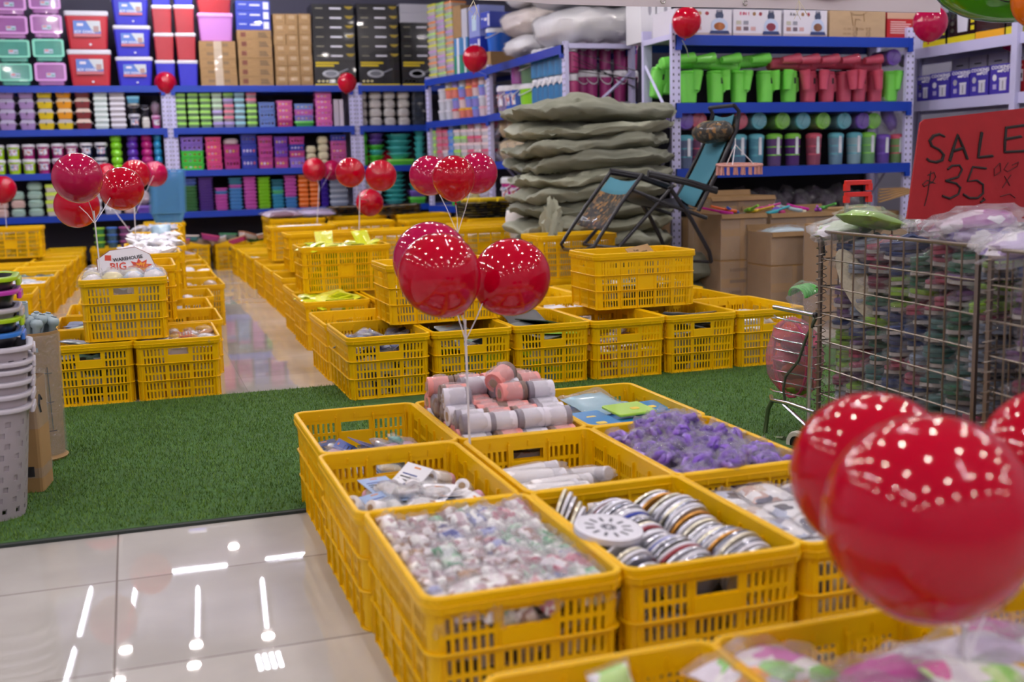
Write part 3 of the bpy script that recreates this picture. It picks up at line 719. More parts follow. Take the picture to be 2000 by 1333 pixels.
for i, (u, v, a, t_, q) in enumerate([(-.05, .05, 70, 30, 0), (-.09, -.10, 110, 20, 1), (.02, -.04, 80, 22, 2), (.10, -.02, 40, 10, 3), (.13, .05, 95, 35, 4), (.15, -.12, 70, 35, 3), (-.14, -.02, 60, 10, 3), (.04, .10, 100, 24, 0), (.10, -.18, 110, 15, 4), (-.02, -.20, 90, 12, 1), (-.14, .12, 30, 20, 2)]):
    c0[q].put(T(c[0] + u*.72, c[1] + v*.9, 0.195 + 0.006*(i % 3)) @ RZ(a) @ RX(t_), c0n[q] + ' lying deep in the half-empty crate, ' + zone(u, v, .36, .5), 'blister card' if q < 3 else 'packet', c0n[q] + 's in the half-empty crate')
# C1: wrapped rolls in layers
c = near['C1']
PK = mat('#ee9a94', 0.4, key='roll_pink'); GR = mat('#8b8490', 0.4, key='roll_grey'); WH = mat('#e3dfec', 0.35, key='roll_white'); BR = mat('#7c6258', 0.5, key='roll_brown')
filler(near['C1'], 0.225, print_mat(['#d9a7a0', '#d8d4e0', '#9a8f98', '#efe9f2'], 20, key='roll_jumble'), 'pink and grey jumble under the stacked rolls', 0.005)
for lay in range(3):
    for j in range(8 - lay):
        for i in range(4):
            if lay == 2 and (j < 2 or R_.random() < 0.2): continue
            pk = R_.random() < 0.6
            k = k_roll(PK if pk else WH, BR if pk else GR, 'wrapped_roll', 0.0325, 0.086, fl=2, v=R_.randrange(3))
            fl = R_.choice((0, 180))
            k.put(T(c[0] + (i - 1.5)*0.089 + R_.uniform(-.006, .006), c[1] - 0.235 + j*0.066 + lay*0.033, 0.262 + lay*0.052 + R_.uniform(-.003, .003)) @ RZ(R_.uniform(-9, 9) + fl), ('pink' if pk else 'white and grey') + ' wrapped roll, %s layer, %s row from front, %s from left' % (('bottom', 'middle', 'top')[lay], ORD[j], ORD[i]), 'roll', ('pink' if pk else 'white') + ' wrapped rolls, %s layer' % ('bottom', 'middle', 'top')[lay])
k_roll(PK, BR, 'wrapped_roll', 0.034, 0.095, fl=2, v=1).put(T(c[0] + 0.03, c[1] + 0.03, 0.405) @ RZ(40) @ RY(-16), 'pink wrapped roll lying askew on top of the roll pile', 'roll')
# C2: flat blue packs
filler(near['C2'], 0.238, print_mat(['#3f86c8', '#2f6fb4', '#8fc3e6', '#5f9fd0'], 10, key='blue_pack_jumble'), 'blue packs stacked deep in the back right crate', 0.004)
c = near['C2']; YD = mat('#e8c83c', 0.4, key='yellow_emblem')
bp = k_flat(mat('#2f8bd0', 0.25, key='bright_blue_pack', coat=0.5), 'flat_blue_pack', 0.155, 0.125, 0.010, 0.008, YD)
for i, (u, v, a, w_) in enumerate([(-.10, -.02, 6, 'left'), (-.12, -.15, 4, 'front left'), (.03, -.16, 8, 'front middle'), (.12, .0, 10, 'right'), (.13, -.15, 3, 'front right')]):
    bp.put(T(c[0] + u, c[1] + v, 0.250 + 0.011*(i % 2)) @ RZ(a) @ RX(3), 'flat blue pack with a small yellow emblem, %s in its crate' % w_, 'pack', 'flat blue packs')
k_flat(mat('#a9d63c', 0.3, key='lime_pack', coat=0.5), 'flat_lime_pack', 0.14, 0.12, 0.010, 0.008, YD).put(T(c[0] + .035, c[1] - .06, 0.276) @ RZ(8) @ RX(4), 'flat lime green pack lying over the blue packs', 'pack')
k_packet(mat('#9cc6d8', 0.3, key='pale_blue_bag', coat=0.4), 'pale_blue_bag', 0.19, 0.16, 0.035, 1).put(T(c[0] + .0, c[1] + .14, 0.245) @ RZ(20) @ RX(14), 'pale blue bag with a white mark leaning behind the blue packs', 'bag')
# D0, D1, D2: bagged goods at the bottom edge
PT = [print_mat(['#f4f0f8', '#8fe04a', '#ffffff', '#e030a0', '#c8f090', '#ffffff'], 14, key='socks_a', stretch=(1, 3, 1)), print_mat(['#ffffff', '#d870c8', '#8ad860', '#f0e8f8', '#f0a020', '#ffffff'], 14, key='socks_b', stretch=(2, 1, 1)),
      mat('#c8249c', 0.35, key='magenta_cloth', coat=0.3), mat('#e09a1e', 0.35, key='amber_cloth', coat=0.3), print_mat(['#dcd8ea', '#c7d6d0', '#eceaf4', '#cfc3e0'], 7, key='pale_cloth')]
PTN = ['white and green striped bagged bundle', 'pale printed bagged bundle', 'magenta bundle', 'amber bundle', 'pale lilac bagged bundle']
for cc, n_ in (('D1', 13), ('D2', 13)):
    filler(near[cc], 0.20, PT[0], 'striped jumble under the bagged bundles, %s' % ('bottom edge crate' if cc == 'D1' else 'lower right crate'), 0.02)
    c = near[cc]
    order = [0, 1, 4, 0, 2, 1, 3, 4, 0, 1, 2, 4, 1]
    for i in range(n_):
        q = order[(i + (5 if cc == 'D2' else 0)) % 13]
        u = -.12 + .12*(i % 3) + R_.uniform(-.03, .03); v = -.22 + .105*(i // 3) + R_.uniform(-.02, .02)
        k_packet(PT[q], 'bagged_bundle', 0.10 if q in (2, 3) else 0.15, 0.15 if q in (2, 3) else 0.22, 0.05, v=i % 3).put(T(c[0] + u, c[1] + v, 0.232 + 0.012*(i % 3)) @ RZ(R_.uniform(30, 120)) @ RX(R_.uniform(-12, 12)) @ RY(R_.uniform(-10, 10)), PTN[q] + (' in the bottom edge crate, ' if cc == 'D1' else ' in the lower right crate, ') + zone(u, v, .36, .5), 'bundle', PTN[q] + ' ' + ('bottom edge' if cc == 'D1' else 'lower right'))
filler(near['D0'], 0.06, PT[4], 'pale jumble deep in the nearly empty front crate', 0.01)
k_packet(PT[0], 'bagged_bundle', 0.07, 0.09, 0.04, v=2).put(T(near['D0'][0] + .0, near['D0'][1] + .235, 0.25) @ RX(60) @ RZ(10), 'small white and green packet poking up in the nearly empty crate', 'bundle')
# ================================================================== MIDDLE BLOCK, RIGHT OF THE AISLE
# (x, y, z, orientation, label, jumble height, jumble colours)
J_BW = print_mat(['#d8dbe6', '#5a6f9e', '#1f2c52', '#a9b4c9', '#efeff6'], 22, key='blue_white_mix')
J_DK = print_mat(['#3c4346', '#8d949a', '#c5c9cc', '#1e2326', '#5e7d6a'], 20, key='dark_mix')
J_GR = print_mat(['#3f6f4a', '#99d84a', '#c9cfd2', '#2a3330', '#5f9fd0'], 18, key='green_mix')
J_WH = print_mat(['#e8e8ee', '#cfd2da', '#f6f6fa', '#b4b9c4'], 20, key='white_mix')
J_LM = print_mat(['#d6e02a', '#eef06a', '#b4c41e', '#f8f8c8'], 16, key='lime_mix')
J_RD = print_mat(['#b8a39a', '#e6dcdc', '#b85a5a', '#8a8690', '#f0ecf0'], 22, key='mixed_red')
J_YW = print_mat(['#e9d27a', '#f2ead8', '#c98a3a', '#e0d8e0', '#b4a08a'], 22, key='warm_mix')
MG = 'crates of the middle block'
mid = {}
def mc(key, x, y, z, ori, label, top=None, m=None, ang=0, group=MG, flab=None, amp=0.02):
    mid[key] = crate(x, y, z, ori, label, group, ang)
    if m: filler(mid[key], top, m, flab or ('jumble of goods inside the ' + label.replace('yellow ', '').replace('the ', ''))[:90], amp)
FRX = (.898, 1.305, 1.712, 2.11, 2.515, 2.915)
frl = ['yellow crate of blue blister packs, leftmost of the middle block front row',
       'yellow crate of blue and clear cards under the overlapping crate',
       'yellow crate of green and grey mats, third in the front row',
       'nearly empty yellow crate, fourth from left in the front row',
       'yellow crate of flat grey bags, fifth in the front row',
       'yellow crate at the right end of the front row by the trolley']
frj = [(.19, J_BW), (.16, J_GR), (.17, J_GR), (.13, J_RD), (.20, J_DK), (.19, J_WH)]
for i, x in enumerate(FRX):
    mc('F%d' % i, x, 5.14 - (0.0 if i < 3 else 0.02), 0.0112, 'Y', frl[i], frj[i][0], frj[i][1])
SRX = (.895, 1.305, 1.712, 2.11, 2.515, 2.915)
srl = ['yellow crate with a white disc inside, second row left end', 'yellow crate hidden behind the tall crate with olive card',
       'yellow crate, third in the second row, behind green mats', 'yellow crate of small white and blue boxes, second row',
       'yellow crate under the raised crate, second row', 'yellow crate of grey film packs, second row right end']
srj = [(.17, J_WH), (.2, J_DK), (.2, J_RD), (.21, J_WH), (.18, J_DK), (.15, J_DK)]
for i, x in enumerate(SRX):
    mc('S%d' % i, x, 5.73, 0.0, 'Y', srl[i], srj[i][0], srj[i][1])
mc('T4', 2.55, 6.32, 0.0, 'Y', 'yellow crate with patterned boxes, third row, behind the raised crate', .24, J_BW)
mc('T5', 2.96, 6.32, 0.0, 'Y', 'yellow crate of pink and teal patterned boxes, third row right', .25, print_mat(['#e3b9c4', '#8fd0c4', '#f0e8ee', '#5f9fa0'], 14, key='pink_teal'))
mc('T3', 2.14, 6.32, 0.0, 'Y', 'yellow crate in the third row seen below the red balloon', .22, J_WH)
mc('T1', 1.37, 6.76, 0.0, 'Y', 'yellow crate of navy packs behind the lime green packets', .20, J_BW)
mc('U1', 1.155, 5.43, .3110, 'X', 'raised yellow crate behind the middle balloons, olive card standing in it', .16, J_WH)
mc('U2', 2.262, 5.46, .3110, 'X', 'raised yellow crate straddling two crates, brown card on its rim', .12, J_DK)
mc('L3', .945, 6.80, 0, 'Y', 'yellow crate full of lime green packets under another lime crate', .245, J_LM, amp=0.01)
mc('L4', .965, 7.43, 0, 'Y', 'small yellow crate right behind the lime packet crate at aisle', .20, J_WH)
mc('L3b', 1.37, 7.37, 0, 'Y', 'yellow crate hidden under the right half of the lime stack', .2, J_LM)
mc('UL', .995, 7.26, .2975, 'X', 'raised yellow crate of lime green packets', .262, J_LM, amp=0.01)
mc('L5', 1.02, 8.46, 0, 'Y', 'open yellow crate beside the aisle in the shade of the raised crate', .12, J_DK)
mc('L6', 1.02, 9.14, 0, 'Y', 'open yellow crate beside the aisle, sixth from the front', .14, J_WH)
mc('L7', 1.02, 9.84, 0, 'Y', 'yellow crate beside the aisle, seventh from the front', .20, J_WH)
mc('L8', 1.02, 10.72, 0, 'Y', 'yellow crate topped with grey packets beside the aisle', .26, J_DK)
mc('L9', 1.01, 11.45, 0, 'Y', 'yellow crate beside the aisle, second from its far end', .25, J_WH)
mc('L10', 1.0, 12.2, 0, 'Y', 'yellow crate at the far end of the aisle row', .25, J_GR)
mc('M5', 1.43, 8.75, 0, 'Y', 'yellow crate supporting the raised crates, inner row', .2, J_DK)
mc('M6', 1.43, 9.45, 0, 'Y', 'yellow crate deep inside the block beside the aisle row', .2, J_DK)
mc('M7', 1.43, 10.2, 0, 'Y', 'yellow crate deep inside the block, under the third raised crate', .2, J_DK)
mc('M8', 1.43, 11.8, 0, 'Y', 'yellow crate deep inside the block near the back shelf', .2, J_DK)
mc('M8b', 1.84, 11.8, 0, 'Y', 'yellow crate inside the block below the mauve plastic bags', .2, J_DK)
mc('U5', 1.13, 8.93, .2975, 'X', 'raised yellow crate behind the lime one, empty looking', .18, J_WH)
mc('U6', 1.14, 10.17, .2975, 'X', 'raised yellow crate with a white sheet, third from the front', .26, J_WH)
mc('U7', 1.33, 11.9, .2975, 'X', 'raised yellow crate carrying mauve plastic bags near the back shelf', .27, J_DK)
mc('U7b', 1.36, 12.5, .2975, 'X', 'raised yellow crate with a teal lid against the back shelf', .25, J_GR)
mc('M9', 1.36, 12.5, 0, 'X', 'yellow crate on the floor against the back shelf', .2, J_GR)
# inner raised crates further right
for i, (x, y, lb) in enumerate([(1.76, 8.95, 'raised yellow crate right of the lime packets'), (2.37, 8.72, 'raised yellow crate behind the middle red balloons'),
                                (2.62, 7.32, 'raised yellow crate with clear bags beside the green sacks'), (1.78, 10.6, 'raised yellow crate with a white scrap on it, back centre'),
                                (2.42, 10.4, 'raised yellow crate in the back centre, below red balloons'), (2.02, 12.1, 'raised yellow crate under flowered placemats, back shelf side'),
                                (2.68, 11.9, 'raised yellow crate at the back beside flowered placemats'), (2.60, 9.3, 'raised yellow crate of pale papers near the stacked trays'), (3.0, 10.3, 'raised yellow crate carrying black and yellow floral trays')]):
    mc('V%d' % i, x, y, .2975, 'X', lb, .24, [J_WH, J_WH, J_WH, J_WH, J_DK, J_DK, J_DK, J_WH, J_DK][i])
    for k in range(2 if i not in (5,) else 0):
        mc('W%d%d' % (i, k), x + 0.02 + 0.41*k*0.72, y - 0.08 if i != 2 else y, 0, 'Y', 'yellow floor crate %s the %s' % (('left below', 'right below')[k], lb.replace('raised yellow', 'raised')) , .2, J_DK) if k == 0 else None
# contents in view
c = mid['F0']
bk = [k_card(mat('#c7cfe0', 0.3, key='silver_card', coat=0.4), mat('#1d2f80', 0.3, key='deep_blue', coat=0.5), 'blister_card', 0.11, 0.15, 1), k_card(NB, mat('#26408f', 0.3, key='mid_blue', coat=0.5), 'blister_card', 0.12, 0.14, 2), k_blob(mat('#223a8c', 0.3, key='blue_shape', coat=0.4), 'blue_packet', (.05, .035, .02), 1, 0.3, FILM2)]
scatter(c, 9, .215, bk[0], 'silver and blue blister card in the leftmost front row crate', 'blister card', 'silver blister cards, front row', 35)
scatter(c, 7, .225, bk[1], 'dark navy blister card in the leftmost front row crate', 'blister card', 'navy blister cards, front row', 35)
scatter(c, 6, .232, bk[2], 'small blue wrapped item in the leftmost front row crate', 'packet', 'blue items, front row', 20)
c = mid['F1']
k_card(mat('#b4bcc0', 0.25, key='grey_film_card', coat=0.5), mat('#7fc4b0', 0.3, key='mint'), 'film_card', 0.20, 0.24, 1).put(T(c[0] + .03, c[1] - .02, .235) @ RZ(35) @ RX(24), 'large grey film card leaning up in the second front row crate', 'card')
k_card(mat('#8d959a', 0.25, key='grey_film_card2', coat=0.5), mat('#3f8fd0', 0.3, key='sky'), 'film_card', 0.20, 0.24, 2).put(T(c[0] - .04, c[1] - .15, .205) @ RZ(80) @ RX(16), 'grey film card with a blue shape in the second front row crate', 'card')
scatter(c, 5, .20, k_foil(mat('#28303a', 0.3, key='dark_foil', coat=0.4), 'dark_packet', .12, .16, .02), 'dark packet under the film cards, second front row crate', 'packet', 'dark packets second front crate', 25)
c = mid['F2']
for i, (u, v, a, t_, hx, nm) in enumerate([(-.08, .05, 20, 30, '#4a5058', 'dark grey'), (.03, -.05, 60, 12, '#5b7f4e', 'green'), (.06, -.12, 100, 8, '#8fdc4a', 'bright lime'), (-.06, -.14, 40, 20, '#70767c', 'grey'), (.1, .08, 130, 22, '#3a4a44', 'dark green'), (.0, .16, 0, 24, '#23262c', 'black')]):
    k_flat(mat(hx, 0.35, key='mat_' + nm.replace(' ', '_'), coat=0.3), 'rubber_mat', .20, .26, .006, .02, v=i).put(T(c[0] + u*.7, c[1] + v*.8, .215 + .012*i) @ RZ(a) @ RX(t_*.6), nm + ' mat lying in the third front row crate', 'mat')
scatter(mid['F3'], 5, .155, k_card(mat('#6b4a4a', 0.35, key='brown_card'), WHITE, 'blister_card', .09, .13, 0), 'small brown card at the bottom of the nearly empty crate', 'card', 'brown cards fourth crate', 20)
c = mid['F4']
for i in range(13):
    hx = ('#7c8085', '#a9adb2', '#5a5e5c', '#8f8a98')[i % 4]
    k_foil(mat(hx, 0.2, key='grey_bag_%d' % (i % 4), coat=0.6), 'flat_bag', .14, .24, .014, v=i % 4).put(T(c[0] - .11 + .02*i + R_.uniform(-.01, .01), c[1] - .03 + R_.uniform(-.12, .12), .215 + .003*i) @ RZ(R_.uniform(40, 100)) @ RX(R_.uniform(-8, 12)) @ RY(R_.uniform(8, 22)), ('dark grey', 'silver', 'olive grey', 'mauve grey')[i % 4] + ' flat film bag in the fifth front row crate, %s in the pile' % ORD[i], 'bag', 'film bags ' + ('dark grey', 'silver', 'olive', 'mauve')[i % 4])
scatter(mid['F5'], 6, .21, k_foil(mat('#dfe0e6', 0.3, key='white_foil', coat=.4), 'white_packet', .10, .14, .02), 'white packet in the crate at the right end, front row', 'packet', 'white packets right end', 12)
c = mid['S0']; k_flat(WHITE, 'white_disc', .13, .13, .02, .06).put(T(c[0] - .05, c[1] - .10, .205) @ RX(12), 'white round lid lying in the second row crate at the aisle', 'lid')
c = mid['S3']
for i in range(7): 
    kit(('wbx',), lambda: Kit('small_box', MB().box(-.03, .03, -.045, .045, 0, .04, PAPER).box(-.031, .031, -.046, .0, .012, .028, mat('#8fb8e0', .5, key='pale_blue_print')).mesh('small_box', 0))).put(T(c[0] - .14 + .05*i, c[1] - .12 + .03*(i % 3), .235) @ RZ(20*i) @ RX(18), 'small white and blue box, %s from left in its second row crate' % ORD[i], 'box', 'small white and blue boxes')
scatter(mid['S5'], 4, .19, k_foil(mat('#8a7f98', .2, key='mauve_film', coat=.5), 'film_packet', .14, .18, .03), 'mauve film packet in the second row crate at the right', 'packet', 'mauve film packets', 30)
k_foil(print_mat(['#6f8fd0', '#d9a7c0', '#e8e4f0', '#4a4f80'], 18, key='cartoonless_print'), 'printed_pouch', .14, .20, .03, 2).put(T(mid['S5'][0] - .09, mid['S5'][1] + .02, .262) @ RZ(60) @ RX(28), 'blue and pink printed pouch standing out of its crate', 'pouch')
c = mid['T5']
for i in range(12):
    for j, (hx, nm) in enumerate((('#d9aebc', 'pink'), ('#86c9c0', 'teal'))):
        kit(('pbx', j), lambda hx=hx, j=j: Kit('patterned_box', MB().box(-.014, .014, -.04, .04, 0, .05, print_mat([hx, '#eee6ee', hx, '#d8dce4'], 60, key='tiny_pattern_%d' % j)).mesh('patterned_box', 0))).put(T(c[0] - .165 + .03*i, c[1] + .03 - .11*j, .262), nm + ' patterned small box, %s in its row, third row crate' % ORD[i], 'box', nm + ' patterned boxes')
# lime packets
LM = [k_foil(mat(h_, .22, key='lime_foil_%d' % i, coat=.6), 'lime_packet', .12, .17, .024, v=i) for i, h_ in enumerate(('#d9e021', '#c3d018', '#e8ea5a'))]
def limes(c, n, z, lab, grp, reg, tl=22):
    for i in range(n):
        u = reg[0] + (reg[1]-reg[0]) * ((i*0.618) % 1); v = reg[2] + (reg[3]-reg[2]) * (i/(n-1))
        LM[i % 3].put(T(c[0] + u, c[1] + v, z + .006*(i % 3)) @ RZ(R_.uniform(20, 110)) @ RX(R_.uniform(-tl, tl)) @ RY(R_.uniform(-tl, tl)), lab + ', ' + zone(u, v, .5, .5), 'packet', grp)
limes(mid['L3'], 18, .262, 'lime green foil packet in the lower lime crate', 'lime packets, lower crate', (-.12, .12, -.22, .2))
limes(mid['UL'], 12, .565, 'lime green foil packet in the raised lime crate', 'lime packets, raised crate', (-.22, .22, -.12, .12), 15)
LM[2].put(T(mid['UL'][0] - .10, mid['UL'][1] + .05, .60) @ RX(58), 'lime packet propped upright at left in the raised lime crate', 'packet')
LM[0].put(T(mid['UL'][0] + .15, mid['UL'][1] + .04, .60) @ RZ(15) @ RX(50), 'lime packet propped upright at right in the raised lime crate', 'packet')
# cards standing in the raised crates
c = mid['U1']
cb = MB().box(-.045, .045, -.001, .001, 0, .17, mat('#5c5a34', .5, key='olive_card')).box(-.034, -.005, -.0016, -.001, .12, .15, mat('#d9c21e', .5, key='yellow_mark')).box(-.028, -.012, -.0016, -.001, .085, .10, mat('#d9c21e', .5, key='yellow_mark'))
for i in range(5): cb.box(.012 + .006*(i % 2), .016 + .006*(i % 2), -.0016, -.001, .02 + .024*i, .038 + .024*i, PAPER)
tag(link('olive_card', cb.mesh('olive_card', 0), T(c[0] - .19, c[1] - .165, .46) @ RY(3)), 'olive green card with yellow marks standing in the raised crate', 'card')
c = mid['U2']
cb = MB().box(-.07, .07, -.035, .035, -.0015, .0015, CARD)
cb.text('Top', .018, INK, M=T(-.02, .004, .0025) @ RX(-90)).text('mixed', .014, INK, M=T(.02, -.015, .0025) @ RX(-90))
tag(link('brown_card', cb.mesh('brown_card', 0), T(c[0] - .02, c[1] - .15, .612) @ RZ(12) @ RX(34) @ RY(-10)), 'torn brown cardboard card leaning on the raised crate rim', 'card')
# mauve bags, sheets, trays on the raised crates
bagm = print_mat(['#a07a94', '#c6b2cc', '#7c4a5e', '#d8c8dc'], 5, key='mauve_bag', rough=.2)
for i, (x, y, a, lb) in enumerate([(1.50, 12.05, 10, 'mauve and white plastic bag, left on the back raised crate'), (1.83, 12.08, -8, 'lilac plastic bag, right on the back raised crate')]):
    k_packet(bagm if i == 0 else mat('#b8a6cc', .2, key='lilac_bag', coat=.5), 'plastic_bag', .44, .26, .07, v=i+1).put(T(x, y, .60) @ RZ(a) @ RX(4), lb, 'bag')
tag(link('teal_lid', MB().rrbox(.5, .34, 0, .03, .03, mat('#4a7f8c', .4, key='teal_lid')).mesh('teal_lid', 40), T(1.62, 12.68, .60)), 'dull teal lid lying on the crate against the back shelf', 'lid')
tag(link('white_sheet', pillow(.42, .10, .01, PAPER, 2).mesh('white_sheet', 50), T(1.42, 10.25, .592) @ RZ(6)), 'long white sheet lying across the third raised crate', 'sheet')
flor = print_mat(['#2e2a26', '#d99a2e', '#8c8a86', '#e8d8b4', '#4a4640', '#e0b03a'], 22, key='floral_tray')
def tray_kit(v, m=flor):
    return kit(('tray', v, m.name), lambda: Kit('floral_tray', MB().rrbox(.40, .26, 0, .012, .04, m, w1=.43, d1=.29).mesh('floral_tray', 40), [('tray_rim', MB().loft([[(x, y, z) for x, y in rr(a_, b_, .05, 4)] for a_, b_, z in ((.42, .28, .008), (.45, .31, .02), (.44, .30, .022), (.41, .27, .01))], BLACK, cap=False).mesh('tray_rim', 40))]))
for st, (x, y, n, a, hx) in enumerate([(2.22, 12.25, 4, 6, 0), (2.75, 12.1, 4, -4, 0), (3.18, 10.5, 6, 5, 1), (3.45, 10.5, 6, -10, 1)]):
    m_ = flor if hx == 0 else print_mat(['#2a2724', '#d6c23a', '#9c9890', '#e8dc9a', '#5a5650', '#e4c42e'], 22, key='floral_tray_yellow')
    for i in range(n):
        tray_kit(hx, m_).put(T(x + R_.uniform(-.012, .012), y, .6 + .0235*i) @ RZ(a + R_.uniform(-5, 5)) @ RX(1.5) @ RY((0, -3, 0, 4)[st]), '%s tray up in the %s stack of flowered trays on back crates' % (ORD[i], ('left', 'middle', 'yellow left', 'yellow right')[st]), 'tray', 'flowered trays')
for i in range(3):
    tag(link('yellow_roll', MB().lathe([(.02, -.13), (.022, -.12), (.022, .12), (.02, .13)], mat('#e8c81e', .3, key='yellow_roll', coat=.4), RY(90), 12).mesh('yellow_roll', 40), T(3.1 + .17*i, 10.42, .765) @ RZ(8*i)), 'yellow rolled packet, %s from left atop the yellow flowered trays' % ORD[i], 'roll', 'yellow rolls')

# ================================================================== LEFT BLOCK
LG = 'crates of the left block'
def lc(*a, **k): mc(*a, group=LG, **k)
lc('a0', -.43, 5.62, 0, 'Y', 'yellow crate of dark green goods beside the brown paper tube', .22, J_DK)
lc('a1', -.032, 5.60, 0, 'Y', 'yellow crate of amber wrapped goods at the aisle corner', .24, J_YW)
lc('a2', .03, 6.24, 0, 'Y', 'yellow crate at the aisle, second from the left block corner', .10, J_WH)
lc('a3', .02, 6.86, 0, 'Y', 'yellow crate at the aisle, third from the left block corner', .12, J_WH)
lc('a4', .07, 7.47, 0, 'Y', 'yellow crate at the aisle, fourth from the left block corner', .22, J_WH)
lc('a5', .20, 8.27, 0, 'Y', 'yellow crate at the aisle sticking out past its neighbours', .24, J_WH)
lc('a6', .19, 8.92, 0, 'Y', 'yellow crate at the aisle, sixth from the left block corner', .17, J_WH)
lc('a7', .20, 9.55, 0, 'Y', 'yellow crate of white shells at the aisle, left side', .22, J_WH)
lc('a8', .21, 10.2, 0, 'Y', 'yellow crate with a dark packet at the aisle, left side', .22, J_DK)
lc('a9', .20, 10.9, 0, 'Y', 'yellow crate near the far end of the left block', .22, J_WH)
lc('a10', .19, 11.6, 0, 'Y', 'yellow crate at the far end of the left block', .25, J_DK)
lc('b0', -.42, 6.24, 0, 'Y', 'yellow crate of mixed mops behind the left front crate', .23, J_RD)
lc('b1', -.39, 6.88, 0, 'Y', 'yellow crate on the left side, in the shade of the tall stack', .2, J_RD)
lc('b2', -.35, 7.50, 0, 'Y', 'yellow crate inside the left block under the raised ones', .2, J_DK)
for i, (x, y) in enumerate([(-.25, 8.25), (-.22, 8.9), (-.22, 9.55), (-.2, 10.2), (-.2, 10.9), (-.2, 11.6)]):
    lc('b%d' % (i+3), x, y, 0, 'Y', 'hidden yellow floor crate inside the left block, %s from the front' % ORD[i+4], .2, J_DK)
lc('u0', -.258, 5.64, .2975, 'Y', 'raised yellow crate of white wrapped goods with the sale card behind', .25, J_WH)
lc('u1', -.19, 6.33, .2975, 'Y', 'raised yellow crate right behind the sale card', .2, J_YW)
lc('u2', -.12, 7.35, .2975, 'Y', 'raised yellow crate of white film packets, third in line', .25, J_WH)
lc('u3', -.06, 8.05, .2975, 'Y', 'raised yellow crate of white scraps, fourth in line', .26, J_WH)
lc('u4', -.035, 8.72, .2975, 'Y', 'raised yellow crate of white papers, fifth in line', .26, J_WH)
lc('u5', -.01, 9.5, .2975, 'Y', 'raised yellow crate holding a pale blue pillow pack', .2, J_WH)
lc('u6', .0, 10.3, .2975, 'Y', 'raised yellow crate heaped with grey white film goods', .28, J_WH)
lc('u7', .06, 11.2, .2975, 'Y', 'raised yellow crate below the light blue baskets', .25, J_WH)
lc('u8', .12, 12.0, .2975, 'Y', 'raised yellow crate at the far end below the light blue baskets', .25, J_WH)
# far left rows
frr = [(-1.07, 8.32, 'Y', 'small open yellow crate behind the black basins'), (-1.49, 8.32, 'Y', 'yellow crate hidden behind the basins, far left')]
for i, (x, y, o_, lb) in enumerate(frr): lc('c%d' % i, x, y, 0, o_, lb, .2, J_GR)
for j in range(6):
    for i in range(3):
        x = -1.04 - .40*i + .030*j; y = 9.12 + .61*j
        nm = 'yellow crate in the far left rows, %s back, %s from the aisle' % (ORD[j], ORD[i])
        lc('d%d%d' % (j, i), x, y, 0, 'Y', nm, (.262, .255, .2)[i] if j < 2 else .15 + .05*((i+j) % 3), [J_BW, J_WH, J_DK][(i + j*2) % 3] if (i, j) != (0, 0) else J_WH)
lc('big', -1.42, 11.95, .312, 'X', 'raised yellow crate seen from its long side, upper left', .24, J_DK)
for i, x in enumerate((.42, .84 + .02)):
    lc('z%d' % i, x + .0, 13.12, 0, 'X' if 0 else 'Y', 'yellow floor crate under the back shelf, %s of the aisle view' % ('left', 'right')[i], .25, J_RD)
for i, x in enumerate((-.9, -.45, 1.28, 1.7)):
    lc('zz%d' % i, x, 13.12, 0, 'Y', 'yellow floor crate under the back shelf, %s' % ('beside upper left raised crate', 'behind the white balloon stick', 'behind the aisle row', 'behind mauve bags')[i], .25, J_GR)
# contents in view, left block
W0 = mat('#e9e6ee', .25, key='white_wrap', coat=.4); W1 = mat('#efe6b8', .3, key='cream_wrap', coat=.3); W2 = print_mat(['#f0eef4', '#3f8fd8', '#e8e6ee', '#f4f2f8', '#c8d8ee'], 20, key='blue_on_white')
c = mid['u0']
for i in range(11):
    q = (0, 1, 2, 0, 1)[i % 5]
    k_blob([W0, W1, W2][q], 'wrapped_bundle', (.055, .045, .035), i % 3, .25, FILM2).put(T(c[0] - .14 + .094*(i % 4), c[1] - .2 + .14*(i // 4) + R_.uniform(-.02, .02), .575 + R_.uniform(0, .012)) @ RZ(R_.uniform(0, 180)) @ RX(R_.uniform(-20, 20)), ['white', 'cream yellow', 'blue and white'][q] + ' wrapped bundle below the sale card, ' + zone(-.14 + .094*(i % 4), -.2 + .14*(i // 4), .36, .52), 'bundle', ['white', 'cream', 'blue white'][q] + ' bundles, raised crate')
c = mid['a1']
AM = [mat('#c98a4a', .25, key='amber_wrap', coat=.4), mat('#e0b01e', .25, key='golden_wrap', coat=.4), W0]
for i in range(20):
    q = (0, 2, 0, 1)[i % 4]
    k_blob(AM[q], 'wrapped_brush', (.045, .022, .016), i % 3, .3, FILM2, fr=2.2).put(T(c[0] - .14 + .07*(i % 5) + R_.uniform(-.01, .01), c[1] - .23 + .11*(i // 5) + R_.uniform(-.02, .02), .272 + R_.uniform(0, .01)) @ RZ(R_.uniform(0, 180)) @ RX(R_.uniform(-15, 15)), ['amber', 'golden yellow', 'white'][q] + ' item in clear wrap, corner crate of left block, ' + zone(-.14 + .07*(i % 5), -.23 + .11*(i // 5), .36, .52), 'wrapped item', ['amber', 'golden', 'white'][q] + ' items, corner crate')
cb = MB().box(-.03, .03, -.012, -.006, 0, .003, mat('#b0502e', .5, key='rust'))
for i in range(5): cb.box(-.03 + .014*i, -.026 + .014*i, -.006, .022, 0, .003, mat('#b0502e', .5, key='rust'))
tag(link('rust_comb', cb.mesh('rust_comb', 0), T(c[0] + .04, c[1] - .22, .30) @ RX(40)), 'rust brown comb lying on the amber wrapped goods', 'comb')
